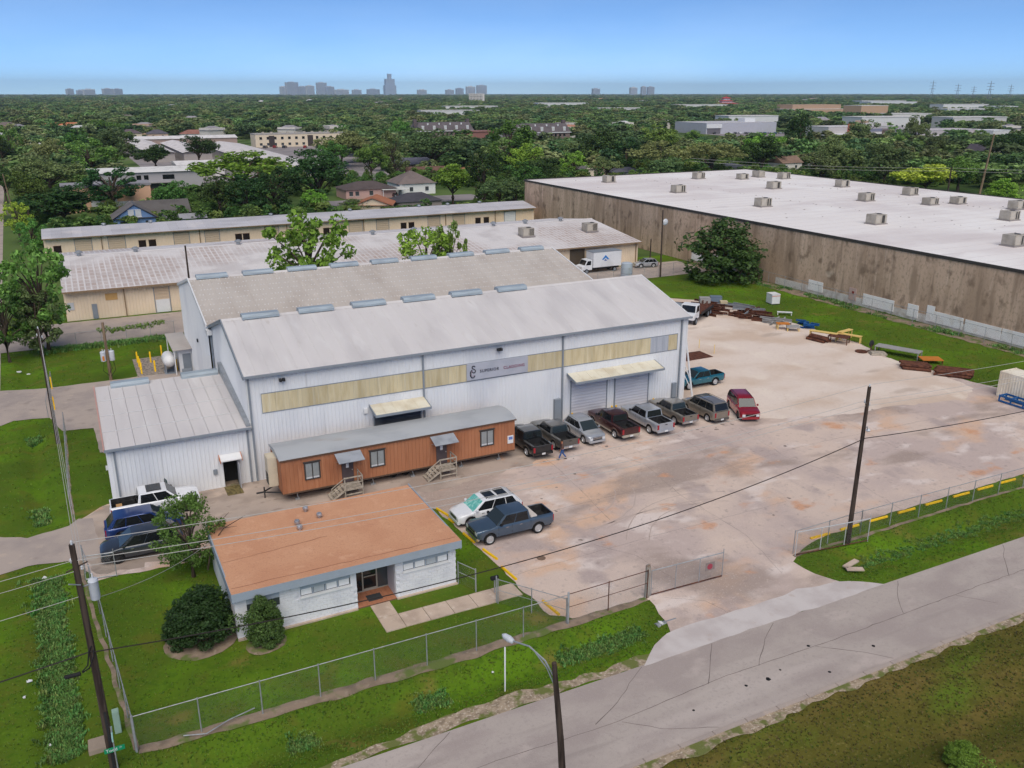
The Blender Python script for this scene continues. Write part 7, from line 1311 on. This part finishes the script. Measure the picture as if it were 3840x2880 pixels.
for i, (r_, z0, z1) in enumerate(((20, 0, 9), (11, 9, 14), (7, 14, 19))):
    MB().box(-r_, r_, -r_*.7, r_*.7, z0, z1).build('tier', WHITE2, pg); MB().add([(-r_-2.5, -r_*.7-2.5, z1), (r_+2.5, -r_*.7-2.5, z1), (r_+2.5, r_*.7+2.5, z1), (-r_-2.5, r_*.7+2.5, z1), (-r_*.4, -r_*.2, z1+2.6), (r_*.4, -r_*.2, z1+2.6), (r_*.4, r_*.2, z1+2.6), (-r_*.4, r_*.2, z1+2.6)], [(0,1,5,4),(1,2,6,5),(2,3,7,6),(3,0,4,7),(4,5,6,7),(3,2,1,0)]).build('tier_roof', RED, pg)
MB().cyl((0, 0, 21), (0, 0, 26), 1.2, .1).build('finial', RED, pg)
oh = house('long low hall with an orange pitched roof, far left', 6, 808, 22, 14, 4.4, 2.4, (120, 90, 80), (206, 132, 96), 'gx', name='hall', cat='building'); bfs = house('white store with a blue fascia, far left', -14, 772, 46, 16, 5.2, .4, (220, 220, 224), (196, 190, 192), 'flat', name='store', cat='store', over=.1); MB().box(-23.2, 23.2, -8.3, -8.02, 2.8, 4.4).build('fascia', C_((44, 84, 170)), bfs)
for i, (x, y, w_) in enumerate(((46, 668, 14), (62, 655, 13), (84, 640, 18))): house(['cream house with a dark roof at the head of the long sheds, leftmost', 'pinkish house with a dark hip roof above the long sheds', 'white low house with a rusty roof above the long sheds, rightmost'][i], x, y, w_, 10, 3.2, 2.6, [(224, 210, 190), (206, 176, 158), (220, 216, 212)][i], [(100, 88, 92), (96, 92, 100), (150, 106, 94)][i], 'hip', wins=(-3, 3))
for i, (x, y) in enumerate(((-10, 528), (-13, 548), (-6, 500))): house(['pale mobile home roof at far left, nearest', 'pale mobile home roof at far left, middle', 'pale mobile home roof at far left, hindmost'][(1, 2, 0)[i]], x, y, 12, 6, 3.0, .8, (220, 200, 184), (214, 210, 208), 'gx', name='mobile_home', cat='mobile home')
house('cream flat-roofed hut behind the grey two-storey building', 24, 322, 9, 7, 3, .4, (224, 210, 176), (222, 212, 180), 'flat', name='hut', cat='hut')
# parking areas
LOT = LM('car_park', S(150, 142, 142), [(S(132, 126, 126), (.1, .1, .1), 4, .42, .66, 1)], rough=.9)
for nm, q in (('car_park', [(425, 500), (500, 470), (512, 520), (436, 552)]), ('car_park', [(440, 415), (520, 372), (540, 400), (460, 444)]), ('shed_forecourt', [(30, 300), (100, 300), (150, 400), (150, 516), (30, 540)]), ('street', [(60, 230), (110, 232), (110, 246), (60, 247)])):
    tag(MB().poly([(x, y, 0.0) for x, y in q]).build(nm, LOT), kind='structure')
fc = MB(); fc.prism([(-2.2, .3), (2.2, .3), (2.2, .8), (1.2, .9), (.5, 1.45), (-1.3, 1.45), (-2.0, .9), (-2.2, .85)], -.88, .88, 'y'); fcars = [fc.mesh('body', paint('far%d' % i, c), bevel=.06) for i, c in enumerate((S(220, 220, 222), S(60, 62, 66), S(150, 152, 156), S(140, 40, 40), S(60, 80, 120)))]
fw = MB(); [fw.lathe([(.1, -.1), (.32, -.1), (.32, .1), (.1, .1)], 8, (x, y, .32), 'y') for x in (-1.35, 1.35) for y in (-.82, .82)]; fwm = fw.mesh('wheels', BLACK); fg = MB().prism([(1.05, .95), (.45, 1.4), (-1.25, 1.4), (-1.85, .95)], -.89, .89, 'y').mesh('glass_band', GLASS)
cr = random.Random(4); ncar = 0
for (x0, y0, x1, y1, n, lb) in ((440, 536, 500, 506, 18, 'car parked before the wide pale grey store'), (448, 425, 524, 386, 20, 'car parked before the shopping strips'), (446, 418, 516, 380, 14, 'car parked before the shopping strips'), (98, 512, 140, 492, 8, 'car parked before the cream flats')):
    for i in range(n):
        if cr.random() < .15: continue
        k = (i + cr.uniform(-.2, .2)) / n; t = thing('parked_car', lb, 'car', (x0 + (x1 - x0)*k, y0 + (y1 - y0)*k, .01), R(65 + cr.uniform(-6, 6)), lb.replace('car parked', 'cars parked')); inst('body', fcars[cr.randrange(5)], t); inst('glass', fg, t); inst('wheels', fwm, t)
# skyline
TW = [(174,8998,56,63),(263,8996,68,53),(326,8994,99,61),(482,8987,93,66),(562,8982,75,64),(1996,8776,56,87),(2076,8757,122,126),(2168,8735,78,88),(2237,8718,78,95),(2343,8690,95,123),(2416,8670,81,88),(2522,8639,137,61),(2659,8598,85,59),(2810,8550,122,64),(3251,8392,89,59),(3501,8291,78,59),(3590,8253,72,72),(3688,8210,88,89),(3785,8165,97,100),(4766,7635,72,70),(5068,7437,69,80),(5148,7383,44,88),(5204,7343,63,85)]
TWL = ['first','second','third','fourth','fifth','sixth','seventh','eighth','ninth','tenth','eleventh','twelfth','thirteenth','fourteenth','fifteenth','sixteenth','seventeenth','eighteenth','nineteenth','twentieth','twenty-first','twenty-second','twenty-third']
FLOORG = P('tower_glass', S(130, 144, 166), .35, .1, .02)
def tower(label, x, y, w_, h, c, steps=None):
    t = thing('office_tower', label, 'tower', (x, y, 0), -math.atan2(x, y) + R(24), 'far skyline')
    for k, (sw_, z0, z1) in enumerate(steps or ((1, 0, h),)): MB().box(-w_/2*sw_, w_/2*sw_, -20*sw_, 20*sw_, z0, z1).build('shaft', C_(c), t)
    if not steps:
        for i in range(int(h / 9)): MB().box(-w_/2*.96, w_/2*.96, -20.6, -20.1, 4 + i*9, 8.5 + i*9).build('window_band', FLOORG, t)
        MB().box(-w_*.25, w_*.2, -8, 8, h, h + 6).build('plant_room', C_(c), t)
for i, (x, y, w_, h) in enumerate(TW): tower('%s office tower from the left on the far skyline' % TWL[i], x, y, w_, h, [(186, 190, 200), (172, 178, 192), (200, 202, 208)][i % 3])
tower('tallest stepped glass tower on the far skyline', 2962, 8499, 92, 205, (160, 174, 196), ((1.25, 0, 100), (1, 100, 158), (.42, 158, 205)))
mr_ = house('white mid-rise office block standing before the skyline', 1047, 2290, 42, 20, 27, 1, (214, 206, 200), (190, 186, 184), 'flat', rz=-24, name='office_block', cat='office block', over=.1)
for i in range(6): windows(mr_, [-18 + 4*k for k in range(9)], 3 + 4*i, 5.2 + 4*i, -10, 2.6, GLASS, False)
STL = P('pylon_steel', S(120, 126, 138), .6, .1)
for i, (az, d, h) in enumerate(((56.0, 3400, 60), (54.2, 3300, 66), (52.6, 3700, 62), (55.2, 4200, 62), (53.4, 4600, 60), (51.3, 3600, 72))):
    x, y = math.sin(R(az)) * d, math.cos(R(az)) * d; t = thing('pylon', 'lattice power pylon on the right horizon, %s from the left' % ('sixth', 'fourth', 'second', 'fifth', 'third', 'first')[i], 'pylon', (x, y, 0), -R(az), 'pylons on the horizon')
    for sx in (-1, 1): MB().cyl((sx*5, 0, 0), (sx*1.2, 0, h*.75), .8, .6, 5).cyl((sx*1.2, 0, h*.75), (0, 0, h), .6, .4, 5).build('leg', STL, t)
    for z in (.6, .74, .88): MB().cyl((-11 + 4*abs(z-.74), 0, h*z), (11 - 4*abs(z-.74), 0, h*z), .5, n=5).build('cross_arm', STL, t)
    for k in range(5): MB().cyl((-5 + k*.8, 0, h*.13*k), (5 - k*.8 - .8, 0, h*.13*(k+1)), .35, n=4).build('brace', STL, t)
EX = [(560,640,50,24,6,(216,214,214),'white low store behind the wide grey store'),(640,560,60,26,6,(214,212,212),'white low store behind the shopping strips, left'),(700,520,56,24,6,(200,196,196),'pale store behind the shopping strips, right'),(760,640,50,24,6,(220,216,212),'white shed between the school and the shopping strips'),(1010,760,70,24,7,(218,216,216),'long white building right of the school hall'),(1100,700,60,26,7,(206,206,212),'pale blue-white building far right'),(1330,1010,90,30,8,(220,218,218),'long white building on the far right before the pylons'),(700,1060,70,24,6,(206,204,204),'long pale building behind the school, left'),(980,1240,90,28,7,(214,212,210),'long pale building behind the school, right'),(420,1000,70,24,6,(210,208,208),'pale row of units far behind the middle'),(560,1250,80,26,7,(216,214,212),'white row of units beneath the far right skyline'),(860,1500,100,30,8,(214,212,212),'white row far beyond the temple'),(1500,1300,110,34,9,(216,216,220),'large white shed near the right horizon'),(1700,1500,120,34,9,(206,208,214),'farthest large pale shed near the right horizon')]
for x, y, w_, d_, h_, c, lb in EX:
    o = house(lb, x, y, w_, d_, h_ + 3.5, .5, c, (212, 208, 206), 'flat', rz=(x * 7) % 14 - 10, name='low_building', cat='building', over=.3); windows(o, [-w_*.4 + w_*.1*k for k in range(9)], 1, 3, -d_/2, 2, GLASS, False)
# small far houses peeping out of the woods
hr_ = random.Random(9); hw_me = MB().box(-7, 7, -5, 5, 0, 4).mesh('wall', C_((216, 208, 200))); hw2 = MB().box(-7, 7, -5, 5, 0, 4).mesh('wall', C_((190, 160, 140)))
hroofs = [MB().add([(-7.6, -5.6, 3.9), (7.6, -5.6, 3.9), (7.6, 5.6, 3.9), (-7.6, 5.6, 3.9), (-3, 0, 6.6), (3, 0, 6.6)], [(0,1,5,4),(1,2,5),(2,3,4,5),(3,0,4),(3,2,1,0)]).mesh('roof', RM(c)) for c in ((206, 204, 206), (150, 146, 150), (116, 104, 100), (178, 128, 106))]
FARH = []
for i in range(60):
    az = R(-5.5 + 63 * hr_.random()); d = 620 * (5.2 ** hr_.random()); x, y = math.sin(az)*d, math.cos(az)*d; FARH.append((x, y))
    t = thing('far_house', 'small pale house half hidden in the far woods', 'house', (x, y, 0), hr_.uniform(0, 3), 'houses in the far woods'); s_ = .8 + d/4000
    inst('wall', hw_me if hr_.random() < .7 else hw2, t, scale=(s_, s_, s_ * (1.6 + hr_.random()*.5))); inst('roof', hroofs[hr_.choice((0, 1, 1, 1, 2, 2, 3))], t, (0, 0, 3.9*s_*.55), scale=s_)
# ---------------------------------------------------------------- the far wood
CLEAR = [(23, 299, 22, 16), (23, 285, 18, 10), (10, 252, 14, 12), (66, 470, 62, 75), (66, 395, 44, 95), (66, 552, 40, 34), (122, 495, 36, 44), (214, 498, 34, 56), (256, 448, 34, 58), (216, 470, 30, 26), (455, 500, 62, 75), (485, 405, 65, 65), (540, 380, 26, 26), (870, 810, 85, 100), (1228, 842, 50, 50), (1200, 1400, 48, 60), (-5, 780, 40, 40), (62, 640, 34, 26), (-9, 515, 16, 36), (300, 540, 40, 30), (80, 240, 30, 22), (95, 250, 22, 20), (85, 218, 24, 10), (255, 258, 14, 12), (356, 246, 20, 12), (124, 322, 14, 14), (180, 270, 16, 10), (42, 326, 16, 14), (1047, 2240, 60, 90)] + [(x, y - 9, 11, 16) for x, y in FARH] + [(x - 14*x/math.hypot(x, y), y - 30*y/math.hypot(x, y), w_*.6 + 12, 48) for x, y, w_, d_, h_, c, lb in EX]
CORR = [[(290, 385), (385, 330), (540, 500), (420, 600)], [(400, 375), (480, 300), (590, 385), (470, 475)], [(160, 400), (215, 385), (300, 500), (200, 550)]]
def clear(x, y):
    if any(inside(q, x, y) for q in CORR): return False
    for cx, cy, rx, ry in CLEAR:
        if abs(x - cx) < rx and abs(y - cy) < ry: return False
    return x > edge_x(y) + 4 or x < edge_x(y) - 12
fr = random.Random(21); wood = []; d = 330.0
while d < 9800:
    stp = 9.5 if d < 700 else (11.5 if d < 1500 else (d / 130 if d < 5000 else d / 110)); az = R(-9)
    while az < R(64):
        dd = d + fr.uniform(-.5, .5) * stp * 1.4; a = az + fr.uniform(-.5, .5) * stp / d
        x, y = math.sin(a)*dd, math.cos(a)*dd
        if clear(x, y):
            den = noise.noise((x * .006, y * .006, 3)) + .55 * noise.noise((x * .02, y * .02, 7))
            if den > -.34 and fr.random() < .93:
                s_ = fr.uniform(.9, 1.9) * (1 + .25 * den) * (stp / 8.0 if stp > 8 else 1); h_ = fr.uniform(.7, 1.45) * (1 + .2 * den) * (.78 if d < 900 else (.86 if d < 2200 else 1)); wood.append((x, y, -.03, min(s_, 4.5), h_ * (1 + max(0, d - 3000) / 16000)))
        az += stp / d
    d += stp * (1.0 if d < 1500 else 1.5)
lowp = [tree_proto('round', 100 + i, 16, .62, 46)[1] for i in range(3)] + [tree_proto('spread', 110, 18, .55, 40)[1], tree_proto('tall', 112, 16, .55, 44)[1]]
scatter('far_wood', 'green mass of far trees stretching to the horizon', 'woods', lowp, wood, [S(100, 126, 80), S(128, 154, 90), S(80, 106, 68), S(130, 140, 94), S(114, 142, 82)])
und = []
for _ in range(2600):
    x = fr.uniform(-30, 330); y = fr.uniform(197, 340)
    if x > 330 or not clear(x, y) or (99 < x < 170 and y < 194): continue
    und.append((x, y, -.03, fr.uniform(.35, .75), fr.uniform(.2, .5)))
scatter('undergrowth', 'leafy undergrowth and hedges between the houses and trees', 'undergrowth', [PR['bush'][0][1], lowp[0], lowp[4]], und, [S(100, 132, 64), S(114, 140, 72), S(86, 116, 58)])
# ---------------------------------------------------------------- hazy air
hz_ = bpy.data.materials.new('haze'); hz_.use_nodes = True; n_ = hz_.node_tree; n_.nodes.clear()
vo = n_.nodes.new('ShaderNodeVolumePrincipled'); vo.inputs['Color'].default_value = (.72, .88, 1, 1); vo.inputs['Density'].default_value = 6e-5; vo.inputs['Anisotropy'].default_value = 0.0
ou = n_.nodes.new('ShaderNodeOutputMaterial'); n_.links.new(vo.outputs[0], ou.inputs['Volume'])
hb_ = MB().box(-16000, 16000, -3000, 20000, -2, 260).build('haze', hz_); tag(hb_, kind='stuff')
